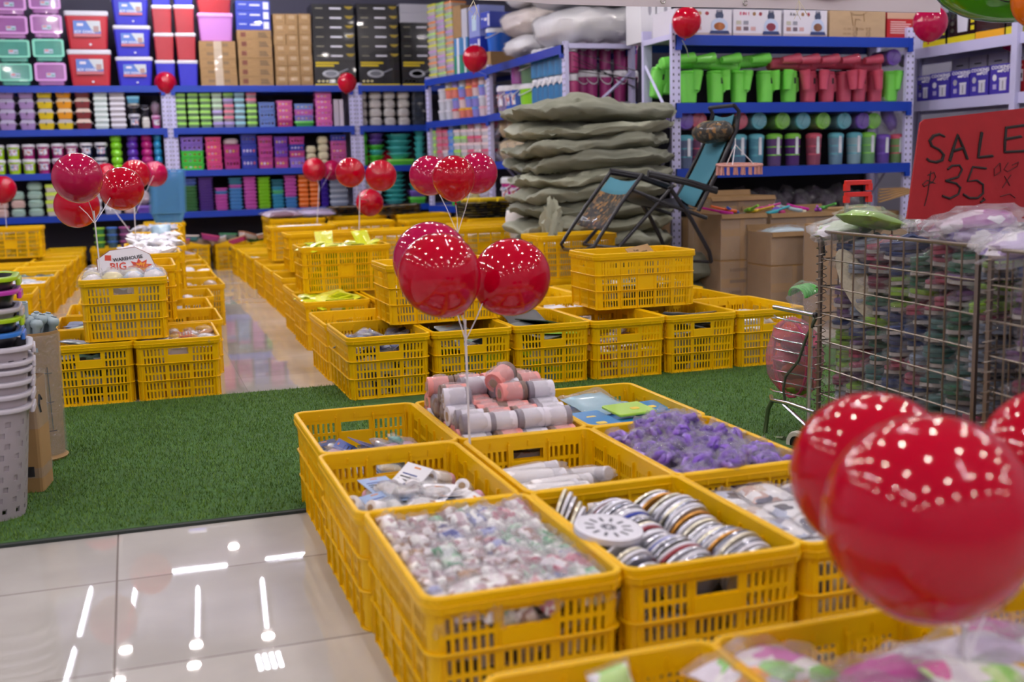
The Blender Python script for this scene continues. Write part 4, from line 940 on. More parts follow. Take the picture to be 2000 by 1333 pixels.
for k_, n_, z_, mt, lab, nm in (('a0', 7, .235, mat('#3d4c50', .3, key='slate', coat=.4), 'slate grey flat piece in the crate beside the brown paper tube', 'flat_piece'), ('b0', 6, .25, mat('#5f6c90', .5, key='mop_blue'), 'blue grey mop head piece in the left second row crate', 'mop_head')):
    scatter(mid[k_], n_, z_, k_foil(mt, nm, .10, .24, .018), lab, nm.replace('_', ' '), lab[:30], 8, rz=80, spread=.42)
k_foil(mat('#b9c48a', .4, key='lime_brush'), 'green_brush', .06, .30, .03, 1).put(T(mid['b0'][0] - .02, mid['b0'][1] - .2, .27) @ RZ(-70) @ RX(6), 'pale green brush lying across the left second row crate', 'brush')
for key, n_, z_, s_, lab in (('a4', 4, .245, (.06, .045, .03), 'white film packet in the fourth aisle crate, left'), ('a5', 3, .27, (.08, .04, .025), 'brown and white packet in the crate sticking out at the aisle'), ('a6', 3, .20, (.05, .05, .03), 'white packet in the sixth aisle crate, left'),
                             ('a7', 3, .255, (.09, .055, .035), 'white shell-like dish in the seventh aisle crate, left'), ('a8', 2, .25, (.08, .05, .03), 'dark packet in the eighth aisle crate, left'), ('a10', 3, .27, (.08, .06, .03), 'mauve grey packet in the farthest aisle crate, left'), ('a2', 2, .125, (.03, .03, .05), 'small white item in the second aisle crate, left')):
    mt = {'a8': mat('#4a424c', .3, key='dark_pack', coat=.3), 'a10': mat('#a89aa8', .3, key='mauve_grey'), 'a5': mat('#b9a492', .35, key='tan_pack', coat=.3)}.get(key, W0)
    scatter(mid[key], n_, z_, k_blob(mt, 'packet', s_, len(key), .25), lab, 'packet', lab[:40], 15, region=(-1, 1, -.8, .3))
for key, n_, z_, mt, lab in (('u2', 12, 0.275, W0, 'white film packet in the third raised crate of the left stack'), ('u3', 14, 0.290, mat('#dcdce6', .3, key='scrap'), 'white scrap in the fourth raised crate of the left stack'), ('u4', 12, 0.290, W0, 'white paper scrap in the fifth raised crate, left stack'), ('u6', 14, 0.285, mat('#b4b2bf', .25, key='grey_white', coat=.3), 'grey white film packet heaped near the light blue baskets')):
    scatter(mid[key], n_, z_, k_foil(mt, 'film_packet', .12, .10, .035, v=1), lab, 'packet', lab[:45], 28, spread=.8)
k_packet(mat('#a8cfe8', .3, key='sky_pillow', coat=.3), 'blue_pillow_pack', .16, .16, .06, 2).put(T(mid['u5'][0] + .03, mid['u5'][1] - .20, .60) @ RX(38), 'pale blue pillow pack standing at the front of its raised crate', 'pack')
for i in range(3): k_foil(mat('#8fb4dc', .2, key='blue_film', coat=.6), 'film_sheet', .20, .32, .03, v=i).put(T(mid['d00'][0] - .30 + .02*i, mid['d00'][1] + .04 + .2*i + .3, .268 + .01*i) @ RZ(85), 'blue plastic film pack in the far left rows, %s from front' % ORD[i], 'pack', 'blue film packs')
for i in range(3): k_foil(J_WH, 'printed_sheet', .18, .30, .02, v=i).put(T(mid['d00'][0] - .02*i, mid['d00'][1] - .12 + .06*i, .272 + .008*i) @ RZ(88), 'white printed pack in the first far left crate, %s layer' % ORD[i], 'pack', 'white printed packs')
scatter(mid['c0'], 7, .21, k_foil(mat('#7f8a6a', .3, key='olive_foil', coat=.5), 'olive_packet', .06, .14, .02), 'olive foil packet in the small crate behind the black basins', 'packet', 'olive packets', 40)
# light blue basket stack on the far raised crates
LBm = mat('#7cc6f8', .35, key='sky_basket', transl=.15)
def basket_stack_kit():
    b = MB(); w_, d_ = .30, .22; H = .1
    b.rrbox(w_*.8, d_*.8, 0, .01, .03, LBm)
    rows = 7; n = 44
    for i in range(rows):
        z = .01 + i*.014; f = .8 + .2*i/rows
        p = [(x, y, z) for x, y in rr(w_*f, d_*f, .03, 3)]; b.tube(p, .0028, LBm, 4, closed=True)
    p0 = rr(w_*.8, d_*.8, .03, 6); p1 = rr(w_, d_, .035, 6)
    for a, c_ in zip(p0, p1): b.tube([(a[0], a[1], .005), (c_[0], c_[1], H)], .003, LBm, 4)
    rim = MB().loft([[(x, y, z) for x, y in rr(a_, b_, .04, 5)] for a_, b_, z in ((w_, d_, H - .004), (w_ + .035, d_ + .035, H - .002), (w_ + .035, d_ + .035, H + .004), (w_, d_, H + .004), (w_ - .006, d_ - .006, H - .004))], LBm, cap=False)
    return Kit('light_blue_basket', b.mesh('light_blue_basket', 40), [('rim', rim.mesh('rim', 40))])
BK = basket_stack_kit()
for i in range(21):
    BK.put(T(ony(326, 385, 12.1).x + .0008*i, 12.1, .597 + .0212*i) @ RZ(2) @ S(1.06, 1, 1), 'light blue slotted basket, %s up in the nested stack by the aisle' % ORD[i], 'basket', 'nested light blue baskets')
# sale card standing behind the raised crate
c = mid['u0']; cb = MB()
pts = [(-.155, 0), (-.16, .12), (-.10, .165), (.02, .185), (.09, .15), (.155, 0)]
cb.poly(pts, -.001, .001, PAPER)
cb.poly([(p[0]*1.03, p[1]*1.03 - .002) for p in pts], .001, .003, mat('#8a4a42', .5, key='card_border'))
RD = mat('#d8452e', .5, key='orange_red'); OG = mat('#f0a21e', .5, key='burst_orange')
cb.text('WAREHOUSE', .024, INK, M=T(-.015, -.002, .128) @ RY(-9), bold=.0006).text('BIG', .052, RD, M=T(-.062, -.002, .085) @ RY(-4), bold=.001)
cb.box(-.125, -.095, -.002, -.001, .115, .142, RD)
st = []
for i in range(18):
    a = 2*PI*i/18; r_ = .062 if i % 2 else .036
    st.append((.045 + r_*math.cos(a), .085 + r_*.72*math.sin(a)))
cb.poly(st, -.003, -.001, RD); st2 = [(.05 + (x-.045)*.6, .088 + (z-.085)*.6) for x, z in st]; cb.poly(st2, -.0036, -.003, OG)
cb.text('SALE', .022, RD, M=T(.05, -.004, .088) @ RY(-6), bold=.0008)
tag(link('sale_card', cb.mesh('sale_card', 0), T(-.02, 5.99, .535) @ RZ(8) @ RY(4) @ RX(-12)), 'white card reading BIG with an orange burst standing behind wrapped bundles', 'card')
# goods lying in the crates under the back shelf
hx = ['#c98a6a', '#4a8f96', '#e8dcd4', '#b03a8c', '#e2d2c4', '#6f8f8c', '#d0407c', '#e6e2e6', '#3f8a5a', '#d8a07a']
for i in range(10):
    kit(('tub', i % 10), lambda i=i: Kit('food_box', MB().rrbox(.17, .11, 0, .05, .015, mat(hx[i % 10], .3, key='tub_%d' % i), w1=.19, d1=.13).mesh('food_box', 40), [('lid', MB().rrbox(.20, .14, .05, .062, .02, mat(hx[(i+3) % 10], .3, key='tub_%d' % ((i+3) % 10))).mesh('lid', 40))])).put(T(.50 + .105*i - (.0 if i < 5 else 0), 13.15 + .07*(i % 3), .30 + .04*(i % 2)) @ RZ(R_.uniform(-30, 30)) @ RY(R_.uniform(-18, 18)), 'plastic food box tossed in a crate under the back shelf, %s from left' % ORD[i], 'food box', 'tossed food boxes')
for i in range(9):
    q = i % 3
    kit(('rtub', q), lambda q=q: Kit('round_tub', MB().lathe([(.045, 0), (.055, .06)], mat(['#4f9a5a', '#55788f', '#7c5a86'][q], .25, key='rtub_%d' % q, alpha=.8), None, 14).mesh('round_tub', 40), [('lid', MB().lathe([(.058, .055), (.06, .06), (.06, .07), (.055, .073)], mat(['#a5d83a', '#4a7ad0', '#b45a9c'][q], .3, key='rlid_%d' % q), None, 14).mesh('lid', 40))])).put(T(-.34 + .13*(i % 3) - .0*i, 13.25, .30 + .075*(i // 3)), 'round tub with coloured lid, %s tier, %s from left under back shelf' % (ORD[i // 3], ORD[i % 3]), 'tub', 'round tubs under the back shelf')
# ================================================================== BALLOONS
def balloon_mat(h, key):
    m = bpy.data.materials.new('mat_' + key); m.use_nodes = True
    nt = m.node_tree; b = nt.nodes['Principled BSDF']; L = nt.links.new; out = nt.nodes['Material Output']
    b.inputs['Base Color'].default_value = lin(h); b.inputs['Roughness'].default_value = 0.07; b.inputs['Specular IOR Level'].default_value = 0.55
    b.inputs['Coat Weight'].default_value = 0.3; b.inputs['Coat Roughness'].default_value = 0.04
    tr = nt.nodes.new('ShaderNodeBsdfTranslucent'); tr.inputs[0].default_value = lin(h)
    mx = nt.nodes.new('ShaderNodeMixShader'); mx.inputs[0].default_value = 0.22
    tp = nt.nodes.new('ShaderNodeBsdfTransparent'); tp.inputs[0].default_value = lin('#ff2a50')
    m2 = nt.nodes.new('ShaderNodeMixShader'); m2.inputs[0].default_value = 0.07
    L(b.outputs[0], mx.inputs[1]); L(tr.outputs[0], mx.inputs[2]); L(mx.outputs[0], m2.inputs[1]); L(tp.outputs[0], m2.inputs[2]); L(m2.outputs[0], out.inputs[0])
    return m
RB = balloon_mat('#c8002a', 'red_latex'); PB = balloon_mat('#c40a52', 'pink_red_latex')
def balloon_kit(m):
    prof = []
    for i in range(25):
        a = -PI/2 + PI * i / 24
        r = math.cos(a); z = math.sin(a)
        if z < 0: r *= 1 - 0.13 * (z**2); z *= 1.16
        prof.append((max(r, 0.012) * 0.5, z * 0.5))
    b = MB().lathe(prof, m, None, 36)
    kn = MB().lathe([(.012, -.585), (.016, -.60), (.03, -.635), (.034, -.64), (.02, -.63), (.01, -.6)], m, None, 10)
    return Kit('balloon', b.mesh('balloon', 60), [('knot', kn.mesh('knot', 50))])
KB = balloon_kit(RB); KP = balloon_kit(PB)
STICK = mat('#e2dee6', .35, key='white_stick')
def balloon(px, py, d, D, label, group, tip=None, kit_=KB, sx=1.0):
    """D: true width in metres; tip: where its string is tied"""
    dep = 2222.0 * D / d
    p = CAM + ray(px, py) * dep
    if tip is not None: q = (p - Vector(tip)).normalized().to_track_quat('Z', 'Y').to_matrix().to_4x4()
    else: q = Matrix()
    kit_.put(Matrix.Translation(p) @ q @ S(D*sx, D*sx, D), label, 'balloon', group)
    return p
def stick(base, topz, tied, label, tx=0, ty=0):
    o = link('balloon_stick', MB().tube([(0, 0, 0), (tx, ty, topz - base[2])], .0035, STICK, 8).mesh('balloon_stick', 60), T(*base)); tag(o, label, 'stick', 'balloon sticks')
    s_ = MB()
    for t in tied:
        e = Vector(t) - Vector(base); s_.tube([(tx, ty, topz - base[2] - .06), tuple((Vector((tx, ty, topz-base[2]-.03)) + e)/2 + Vector((.004, 0, -.012))), tuple(e)], .0016, STICK, 5)
    link('ribbon', s_.mesh('ribbon', 60), None, o)
def cluster(base, tpx, bl, sl, tx=0, ty=0):
    tip = ony(tpx[0], tpx[1], base[1] + ty); tx = tip.x - base[0]; topz = tip.z; ends = []
    for b in bl:
        p = balloon(b[0], b[1], b[2], b[3], b[4], b[5], tip, b[6] if len(b) > 6 else KB)
        ends.append(p + (tip - p).normalized() * b[3] * .64)
    stick(base, topz, ends, sl, tx, ty)
cluster((1.20, 1.42, .24), (1888, 1222), [(1705, 925, 318, .25, 'big red balloon in the near right group, left and behind', 'foreground balloons'), (1815, 1012, 408, .27, 'biggest red balloon, in front at the lower right', 'foreground balloons'), (2065, 905, 300, .25, 'red balloon cut by the right edge beside the biggest one', 'foreground balloons')], 'white balloon stick at lower right in the bagged bundles', -.12, -.1)
cluster((.872, 3.045, .02), (908, 624), [(858, 536, 162, .226, 'large red balloon in front, middle group over the yellow crates', 'middle balloons'), (1000, 541, 151, .226, 'large red balloon at right of the middle group', 'middle balloons'), (842, 508, 150, .236, 'red balloon mostly hidden behind the middle group', 'middle balloons', KP)], 'white balloon stick rising between four near crates', .0, .0)
cluster((1.72, 6.16, .02), (893, 436), [(886, 346, 84, .24, 'front red balloon of the three beside the green sacks', 'balloons near the sacks'), (838, 343, 78, .24, 'left red balloon of the three beside the green sacks', 'balloons near the sacks', KP), (932, 338, 80, .24, 'right red balloon of the three beside the green sacks', 'balloons near the sacks', KP)], 'white balloon stick behind the large middle balloons')
cluster((-.15, 5.78, .32), (183, 412), [(151, 347, 96, .225, 'tall red balloon, top of the group over the sale card', 'left balloons', KP), (238, 369, 84, .215, 'red balloon at right of the group over the sale card', 'left balloons'), (150, 402, 86, .24, 'red balloon low at left, behind the sale card group', 'left balloons')], 'white balloon stick in the raised crate with the sale card', .0, 0)
cluster((.02, 8.8, .57), (262, 404), [(264, 341, 58, .24, 'orange-lit red balloon behind the left group', 'far left balloons'), (302, 340, 50, .24, 'dark red balloon beside the shelf post, far left group', 'far left balloons', KP)], 'white balloon stick in a raised crate, far left line')
cluster((-.02, 10.6, .59), (215, 400), [(207, 342, 46, .24, 'small red balloon peeking out behind the left group', 'far left balloons')], 'far white balloon stick near the light blue baskets')
cluster((1.70, 8.95, .57), (703, 374), [(684, 337, 58, .22, 'red balloon with bright stripes at left of the centre group', 'centre balloons'), (744, 343, 61, .225, 'red balloon at right of the centre group', 'centre balloons'), (722, 396, 54, .24, 'red balloon hanging low in the centre group', 'centre balloons')], 'white balloon stick rising behind the lime packets')
cluster((1.73, 11.6, .02), (623, 362), [(614, 331, 46, .24, 'red balloon left of the centre, above mauve bags', 'back balloons'), (648, 333, 40, .24, 'small red balloon half hidden above the mauve bags', 'back balloons', KP)], 'white balloon stick standing by the mauve bags')
cluster((2.62, 12.62, .02), (735, 350), [(721, 309, 38, .24, 'dull red balloon behind the centre group', 'back balloons', KP), (752, 312, 38, .24, 'dull red balloon behind the centre group, right one', 'back balloons')], 'white balloon stick by the back shelf')
0 and tag(link('balloon_tail', MB().tube([(0, 0, 0), (.01, 0, -.1)], .003, STICK, 5).mesh('balloon_tail'), T(*(CAM + ray(740, 398)*9.4))), 'short white tail below the low centre balloon', 'ribbon')
for px, py, d, D, lb, kk in ((323, 162, 43, .25, 'red balloon tied to the blue beam between left and middle bays', KB), (678, 161, 37, .208, 'red balloon tied to the blue beam at the right post', KB), (928, 113, 49, .24, 'red balloon hanging on the side shelf post below plastic boxes', KB),
                             (6, 369, 50, .25, 'red balloon cut by the left edge of the photo', KB), (1341, 42, 57, .22, 'bright red balloon at the top of the right shelf post', KB), (1817, 44, 66, .24, 'pink red balloon at the right end of the banner', KP), (1978, 69, 54, .22, 'pink red balloon at the upper right edge below the green one', KP)):
    p = balloon(px, py, d, D, lb, 'single balloons', tip=tuple(CAM + ray(px - 6, py + 60) * (2222*D/d)), kit_=kk)
for px, py, d, D, lb in ((1817, 44, 66, .24, 'thin string holding the pink red balloon at the banner end'), (1978, 69, 54, .22, 'thin string holding the pink red balloon at the right edge')):
    q = CAM + ray(px, py) * (2222*D/d); tag(link('balloon_string', MB().tube([(0, 0, D*.45), (0, 0, CEIL - q.z)], .0015, WHITE, 4).mesh('balloon_string'), Matrix.Translation(q)), lb, 'string')
q = CAM + ray(6, 369) * (2222*.25/50); tag(link('balloon_stick', MB().tube([(0, 0, -.15), (0, 0, -q.z + .30)], .0035, STICK, 6).mesh('balloon_stick'), Matrix.Translation(q)), 'white stick under the balloon cut by the left edge', 'stick')
q = CAM + ray(928, 113) * (2222*.24/49); tag(link('balloon_string', MB().tube([(0, 0, -.12), tuple(Vector((3.60, 11.33, 1.98)) - q)], .002, WHITE, 5).mesh('balloon_string'), Matrix.Translation(q)), 'short string tying the balloon to the side shelf post', 'string')
for px, py, d, D, lb, tx_ in ((323, 162, 43, .25, 'short string tying the balloon to the post between left and middle bays', .46), (678, 161, 37, .208, 'short string tying the balloon to the post between middle and right bays', 2.60)):
    q = CAM + ray(px, py) * (2222*D/d); tag(link('balloon_string', MB().tube([(0, 0, -.12), tuple(Vector((tx_, 13.70, 1.93)) - q)], .002, WHITE, 5).mesh('balloon_string'), Matrix.Translation(q)), lb, 'string')
# string of the balloon at the right shelf
q0 = CAM + ray(1332, 78) * 8.55; q1 = CAM + ray(1345, 112) * 8.6
tag(link('balloon_string', MB().tube([(0, 0, 0), tuple((q1-q0)*.5 + Vector((.01, 0, 0))), tuple(q1 - q0)], .003, mat('#8a9088', .6, key='grey_string'), 5).mesh('balloon_string'), Matrix.Translation(q0)), 'grey string hanging from the balloon on the right shelf post', 'string')
# green inflatable at the top right
GP = CAM + ray(1985, -40) * 3.6
gm = balloon_mat('#4fae12', 'green_latex')
g_ = MB(); g_.ball(gm, S(.25, .25, .13), 32, 18)
o = tag(link('green_balloon', g_.mesh('green_balloon', 60), Matrix.Translation(GP)), 'big glossy green balloon cut by the top right corner', 'balloon')
link('hanging_string', MB().tube([(0, 0, .12), (0, 0, CEIL - GP.z)], .0015, WHITE, 4).mesh('hanging_string'), None, o)
sm = []
for i in range(9):
    t = i / 8; a = math.radians(-152 + 30*t); b = math.radians(-30 - 14*math.sin(t*PI))
    sm.append((.252*math.cos(b)*math.cos(a), .252*math.cos(b)*math.sin(a), .1315*math.sin(b) + .004))
link('black_curve', MB().tube(sm, [.001, .0018, .0025, .003, .003, .003, .0025, .0018, .001], BLACK, 6).mesh('black_curve'), None, o)
tag(link('orange_balloon', MB().ball(balloon_mat('#f07a14', 'orange_latex'), S(.07, .07, .08), 20, 12).mesh('orange_balloon', 60), Matrix.Translation(CAM + ray(2022, 0) * 3.4)), 'orange balloon just entering at the top right corner', 'balloon')
# banner across the top
b0 = CAM + ray(905, -2) * 5.2; b1 = CAM + ray(1112, 9) * 5.2; b2 = CAM + ray(1838, 24) * 5.2; up = Vector((0, 0, .34))
def bann(p0, p1, n, h0=0.0):
    out = []
    for i in range(n + 1):
        t = i / n; p = p0.lerp(p1, t); out.append(p + Vector((0, .012*math.sin(t*9), 0)))
    return out
row = bann(b0, b1, 6)[:-1] + bann(b1, b2, 18); g_ = MB(); n = len(row)
vs = [tuple(p - row[0]) for p in row] + [tuple(p - row[0] + up) for p in row] + [tuple(p - row[0] + up + Vector((0, .003, 0))) for p in row] + [tuple(p - row[0] + Vector((0, .003, 0))) for p in row]
fs = []
for i in range(n - 1):
    for r_ in range(4): a = r_*n + i; b = ((r_+1) % 4)*n + i; fs.append((a, a+1, b+1, b))
fs += [(0, n, 2*n, 3*n), (n-1, 4*n-1, 3*n-1, 2*n-1)]
BN = mat('#d9cfd4', .6, key='banner_cloth', transl=.35)
g_.add(vs, fs, BN)
o = tag(link('white_banner', g_.mesh('white_banner', 40), Matrix.Translation(row[0])), 'white cloth banner with red markings hanging along the top edge', 'banner')
for i, (px, py) in enumerate(((1294, 2), (1455, 6))):
    p = CAM + ray(px, py) * 5.19; t = [(.011*math.cos(a), -.004, .011*math.sin(a)) for a in [2*PI*k/14 for k in range(14)]]
    q = link('grommet', MB().tube(t, .003, STEEL, 6, closed=True).mesh('grommet'), Matrix.Translation(p - row[0]), o)
rm = MB()
for px0, px1, py in ((1468, 1560, -1), (1562, 1668, -1)):
    a = CAM + ray(px0, py) * 5.185; b = CAM + ray(px1, py) * 5.185
    rm.tube([tuple(a - row[0] + Vector((0, -.003, .02))), tuple((a+b)/2 - row[0] + Vector((0, -.003, .012))), tuple(b - row[0] + Vector((0, -.003, .02)))], [.006, .014, .006], mat('#c8402e', .5, key='banner_red'), 6)
link('red_print', rm.mesh('red_print'), None, o)
for i, px in enumerate((925, 1560)):
    q = CAM + ray(px, 14) * 5.15; s_ = MB()
    for k in range(5): s_.tube([(0, 0, .03), (R_.uniform(-.03, .03), -.01, -.01), (R_.uniform(-.05, .05), -.01, R_.uniform(-.06, -.02))], .0012, mat('#cfc4a8', .6, key='raffia'), 4)
    tag(link('raffia_knot', s_.mesh('raffia_knot'), Matrix.Translation(q)), 'frayed string ends tied to the banner, ' + ('left end', 'middle')[i], 'string')
# ================================================================== SHELVING
class Bay:
    """one bay of metal shelving; local x runs along the front, local y goes into the depth"""
    def __init__(s, ox, oy, ang, w_, d_, levels, label, beam=BLUE, h=2.10, name='metal_shelving', posts=(1, 1), bh=.072, brace=True, board=True, back=None):
        s.o = Vector((ox, oy, 0)); s.ang = ang; s.w = w_; s.d = d_; s.lv = levels
        s.M = T(ox, oy, 0) @ RZ(ang); s.n = (RZ(ang) @ Vector((0, 1, 0))); s.ux = RZ(ang) @ Vector((1, 0, 0)); s.cnt = {}
        root = bpy.data.objects.new(name, None); col.objects.link(root); root.matrix_world = s.M; tag(root, label, 'shelving', 'metal shelving bays')
        pw = .075
        for sx in (0, 1):
            if not posts[sx]: continue
            for sy in (0, 1):
                x = 0 if sx == 0 else w_ - pw; y = 0 if sy == 0 else d_ - .04
                p = MB().box(x, x + pw, y, y + .035, 0, h, LAV)
                if sy == 0:
                    for k in range(int(h / .05)):
                        for q in (.2, .8): p.box(x + pw*q - .005, x + pw*q + .005, y - .0012, y, .03 + .05*k, .047 + .05*k, HOLE)
                link('upright', p.mesh('upright', 0), None, root)
            if brace:
                b = MB(); 
                for k in range(3 if h > 1.9 else 0):
                    z0 = .12 + k*.62; a, c_ = (.02, d_ - .02) if k % 2 == 0 else (d_ - .02, .02)
                    xx = .02 if sx == 0 else w_ - .02
                    b.tube([(xx, a, z0), (xx, c_, z0 + .5)], .014, LAV, 4)
                b.box((0 if sx == 0 else w_ - .03), (.03 if sx == 0 else w_), .03, d_ - .03, levels[0] - .03, levels[0] + .01, LAV)
                link('side_brace', b.mesh('side_brace', 0), None, root)
        for z in levels:
            b = MB().box(.03, w_ - .03, -.022, 0, z - bh, z, beam)
            for x in (.03, w_ - .075): b.box(x, x + .045, -.024, 0, z - bh - .035, z, beam)
            b.box(.03, w_ - .03, d_, d_ + .02, z - bh, z, beam)
            link('beam', b.mesh('beam', 0), None, root)
            if board: link('shelf_board', MB().box(.03, w_ - .03, 0, d_, z - .02, z - .001, mat('#8f8d9c', .6, key='shelf_board')).mesh('shelf_board', 0), None, root)
        if back: link('dark_back_sheet', MB().box(.03, w_ - .03, d_ + .02, d_ + .026, .1, h - .3, back).mesh('dark_back_sheet', 0), None, root)  # dark sheet; in side and right-hand bays it paints the shade behind goods
    def u(s, px, py):
        p = onplane(px, py, tuple(s.o), s.n); return (p - s.o).dot(s.ux), p.z
    def mpp(s, px, py):
        p = onplane(px, py, tuple(s.o), s.n); return -(ROT.transposed() @ (p - CAM)).z / 2222.0
    def colm(s, px0, px1, py, lev, specs, where, yoff=.03, dep=None, jit=.003, z0=None):
        """a stack of goods: specs = [(kit function, height in photo px, words)], bottom first"""
        u0, _ = s.u(px0, py); u1, _ = s.u(px1, py); m = s.mpp((px0+px1)/2, py); z = s.lv[lev] if z0 is None else z0
        key = (lev, where); s.cnt[key] = s.cnt.get(key, 0) + 1; nth = s.cnt[key]
        w_ = abs(u1 - u0) * .97
        dd = dep or min(s.d - .06, max(w_ * .8, .16))
        for i, (k, h, words) in enumerate(specs):
            hh = h * m
            M = s.M @ T((u0+u1)/2 + R_.uniform(-jit, jit), yoff + R_.uniform(0, .008), z) @ RZ(R_.uniform(-1, 1)) @ S(w_, dd, hh * .985)
            k.put(M, '%s, %s up, %s stack from left, %s' % (words, ORD[i], ORD[nth - 1], where), words.split()[-1] if words.split()[-1] not in ('lid',) else 'box', '%ss on the %s' % (words, where))
            z += hh
NAMES = {}
def U(key, name, root, parts=()):
    return kit(('U',) + key, lambda: Kit(name, root().mesh(name, 35), [(p[0], p[1]().mesh(p[0], 35)) + tuple(p[2:]) for p in parts]))
def frus(m, w0=.85, d0=.85, z0=0, z1=1, r=.08, w1=1, d1=1, oy=0.5):
    return lambda: MB().rrbox(w0, d0, z0, z1, r, m, M=T(0, oy, 0), w1=w1, d1=d1, seg=3)
def k_drawer(c, light, nm):
    cm = mat(c, .25, key='drawer_' + nm, coat=.3); cl = mat(light, .25, key='drawer_rim_' + nm, coat=.3); pane = mat(c, .12, key='pane_' + nm, coat=.8, vary=.2, bscale=3)
    def fr():
        b = MB(); o = rr(1.0, .78, .10, 4); q = rr(.84, .60, .05, 4)
        b.loft([[(x, .0, z + .60) for x, z in o], [(x, -.03, z + .60) for x, z in o], [(x, -.03, z + .60) for x, z in q], [(x, .01, z + .60) for x, z in q]], cl, cap=False); return b
    def pn():
        b = MB().box(-.44, .44, -.005, .01, .29, .91, pane); b.box(-.14, .14, -.012, -.005, .38, .56, mat('#b9cbe0', .4, key='sticker')).box(-.12, .0, -.014, -.012, .46, .54, mat('#d98a8a', .5, key='sticker_red')).box(.02, .12, -.014, -.012, .42, .48, mat('#6fa08a', .5, key='sticker_green')); return b
    return U(('drawer', nm), 'storage_drawer', lambda: MB().rrbox(.80, .9, .04, .98, .06, cm, M=T(0, .47, 0), w1=.94, d1=.9).box(-.33, -.2, .1, .8, 0, .05, cm).box(.2, .33, .1, .8, 0, .05, cm), [('front_frame', fr), ('clear_pane', pn, 0)])
def k_cooler(c, nm, st=True):
    cm = mat(c, .35, key='cooler_' + nm, coat=.5, vary=.1, bscale=4)
    def stk():
        b = MB().box(-.30, .30, -.006, .012, .32, .74, mat('#5b7fc8', .4, key='cooler_blue_print')); b.poly([(-.02, .74), (.30, .74), (.30, .46), (.10, .50)], -.012, -.006, mat('#ccd2d4', .4, key='cooler_pale_print'))
        b.box(-.30, .30, -.012, -.006, .32, .40, mat('#c46a70', .4, key='cooler_red_print')); b.box(-.22, -.08, -.012, -.006, .60, .67, mat('#e6dce4', .4, key='cooler_oval')); b.box(.14, .26, -.016, -.01, .44, .60, mat('#b08f8a', .4, key='cooler_photo'))
        b.text('ICY COOL', .095, PAPER, M=T(-.06, -.014, .445), bold=.003); return b
    return U(('cooler', nm, st), 'cooler_box', frus(cm, .84, .84, 0, .88, .07, .96, .96), [('lid', frus(WHITE, .98, .98, .86, 1.0, .08, 1.0, 1.0))] + ([('sticker', stk), ('tap', lambda: MB().lathe([(.03, 0), (.03, .04)], WHITE, T(.05, .03, .12) @ RX(90), 10))] if st else []))
def k_carton(nm, deco=0, c=CARD):
    def f():
        b = MB().box(-.5, .5, 0, 1, 0, 1, c)
        if deco == 1:
            b.box(-.40, -.25, -.004, 0, .25, .75, mat('#7c4a3a', .7, key='print_brown'))
            for i in range(3): b.box(.12, .40 - .03*i, -.004, 0, .22 + .2*i, .32 + .2*i, mat('#5f503f', .7, key='print_dark'))
        if deco == 2: b.box(-.10, .12, -.006, 0, 0, 1, mat('#c8b49a', .2, key='tape_clear', coat=.5)).box(-.3, -.12, -.004, 0, .4, .75, mat('#8a7152', .7, key='print_mid')).box(.14, .3, -.004, 0, .4, .75, mat('#8a7152', .7, key='print_mid'))
        if deco == 3: b.box(-.25, .25, -.005, 0, .5, .85, mat('#bfa27c', .2, key='tape_pale', coat=.5)).box(-.3, .3, -.004, 0, .2, .26, mat('#8a7152', .7, key='print_mid'))
        return b
    return U(('carton', nm, deco), 'cardboard_carton', f)
def k_blue(nm):
    return U(('bluebox', nm), 'printed_box', lambda: MB().box(-.5, .5, 0, 1, 0, 1, mat('#2f45b8', .35, key='blue_print_box', coat=.4)).box(.30, .46, -.005, 0, .1, .85, PAPER).box(-.1, .2, -.005, 0, .45, .62, PAPER).box(-.42, -.2, -.005, 0, .55, .65, mat('#c9cfe8', .5, key='pale_print')))
BKB = mat('#141318', .25, key='black_box', coat=.5); YP = mat('#d9bd1e', .4, key='yellow_print')
def k_pan(nm, tall=False):
    def f():
        b = MB().box(-.5, .5, 0, 1, 0, 1, BKB)
        if tall:
            b.box(-.5, .5, -.004, 0, 0, .07, YP)
            for i, (a, c_) in enumerate(((-.46, .10), (-.46, -.02))): b.box(a, c_, -.004, 0, .88 - .11*i, .96 - .11*i, YP)
            b.lathe([(.001, 0), (.19, .0), (.21, .004), (.19, .006)], mat('#b9bcc4', .3, .4, key='pan_print'), T(-.1, -.004, .48) @ RX(90) @ S(1, .75, 1), 20)
            b.lathe([(.001, 0), (.14, .0)], mat('#7f828a', .3, .4, key='pan_print_dark'), T(-.1, -.0105, .49) @ RX(90) @ S(1, .7, 1), 20)
            b.tube([(.08, -.006, .52), (.32, -.006, .68)], .022, mat('#b9bcc4', .3, .4, key='pan_print'), 5)
            for i in range(3): b.lathe([(.001, 0), (.035, 0)], mat('#d8cf9a', .4, key='badge'), T(-.40 + .1*i, -.005, .18) @ RX(90) @ S(1, 1.4, 1), 10)
        else:
            b.box(-.08, .20, -.004, 0, .42, .6, PAPER).poly([(.28, .75), (.5, .75), (.45, .5), (.40, .42), (.33, .5)], -.004, 0, mat('#a8902a', .4, key='dull_yellow')).box(-.42, -.24, -.004, 0, .46, .56, mat('#8f8a74', .4, key='dull_print'))
        return b
    return U(('pan', nm, tall), 'pan_box', f)
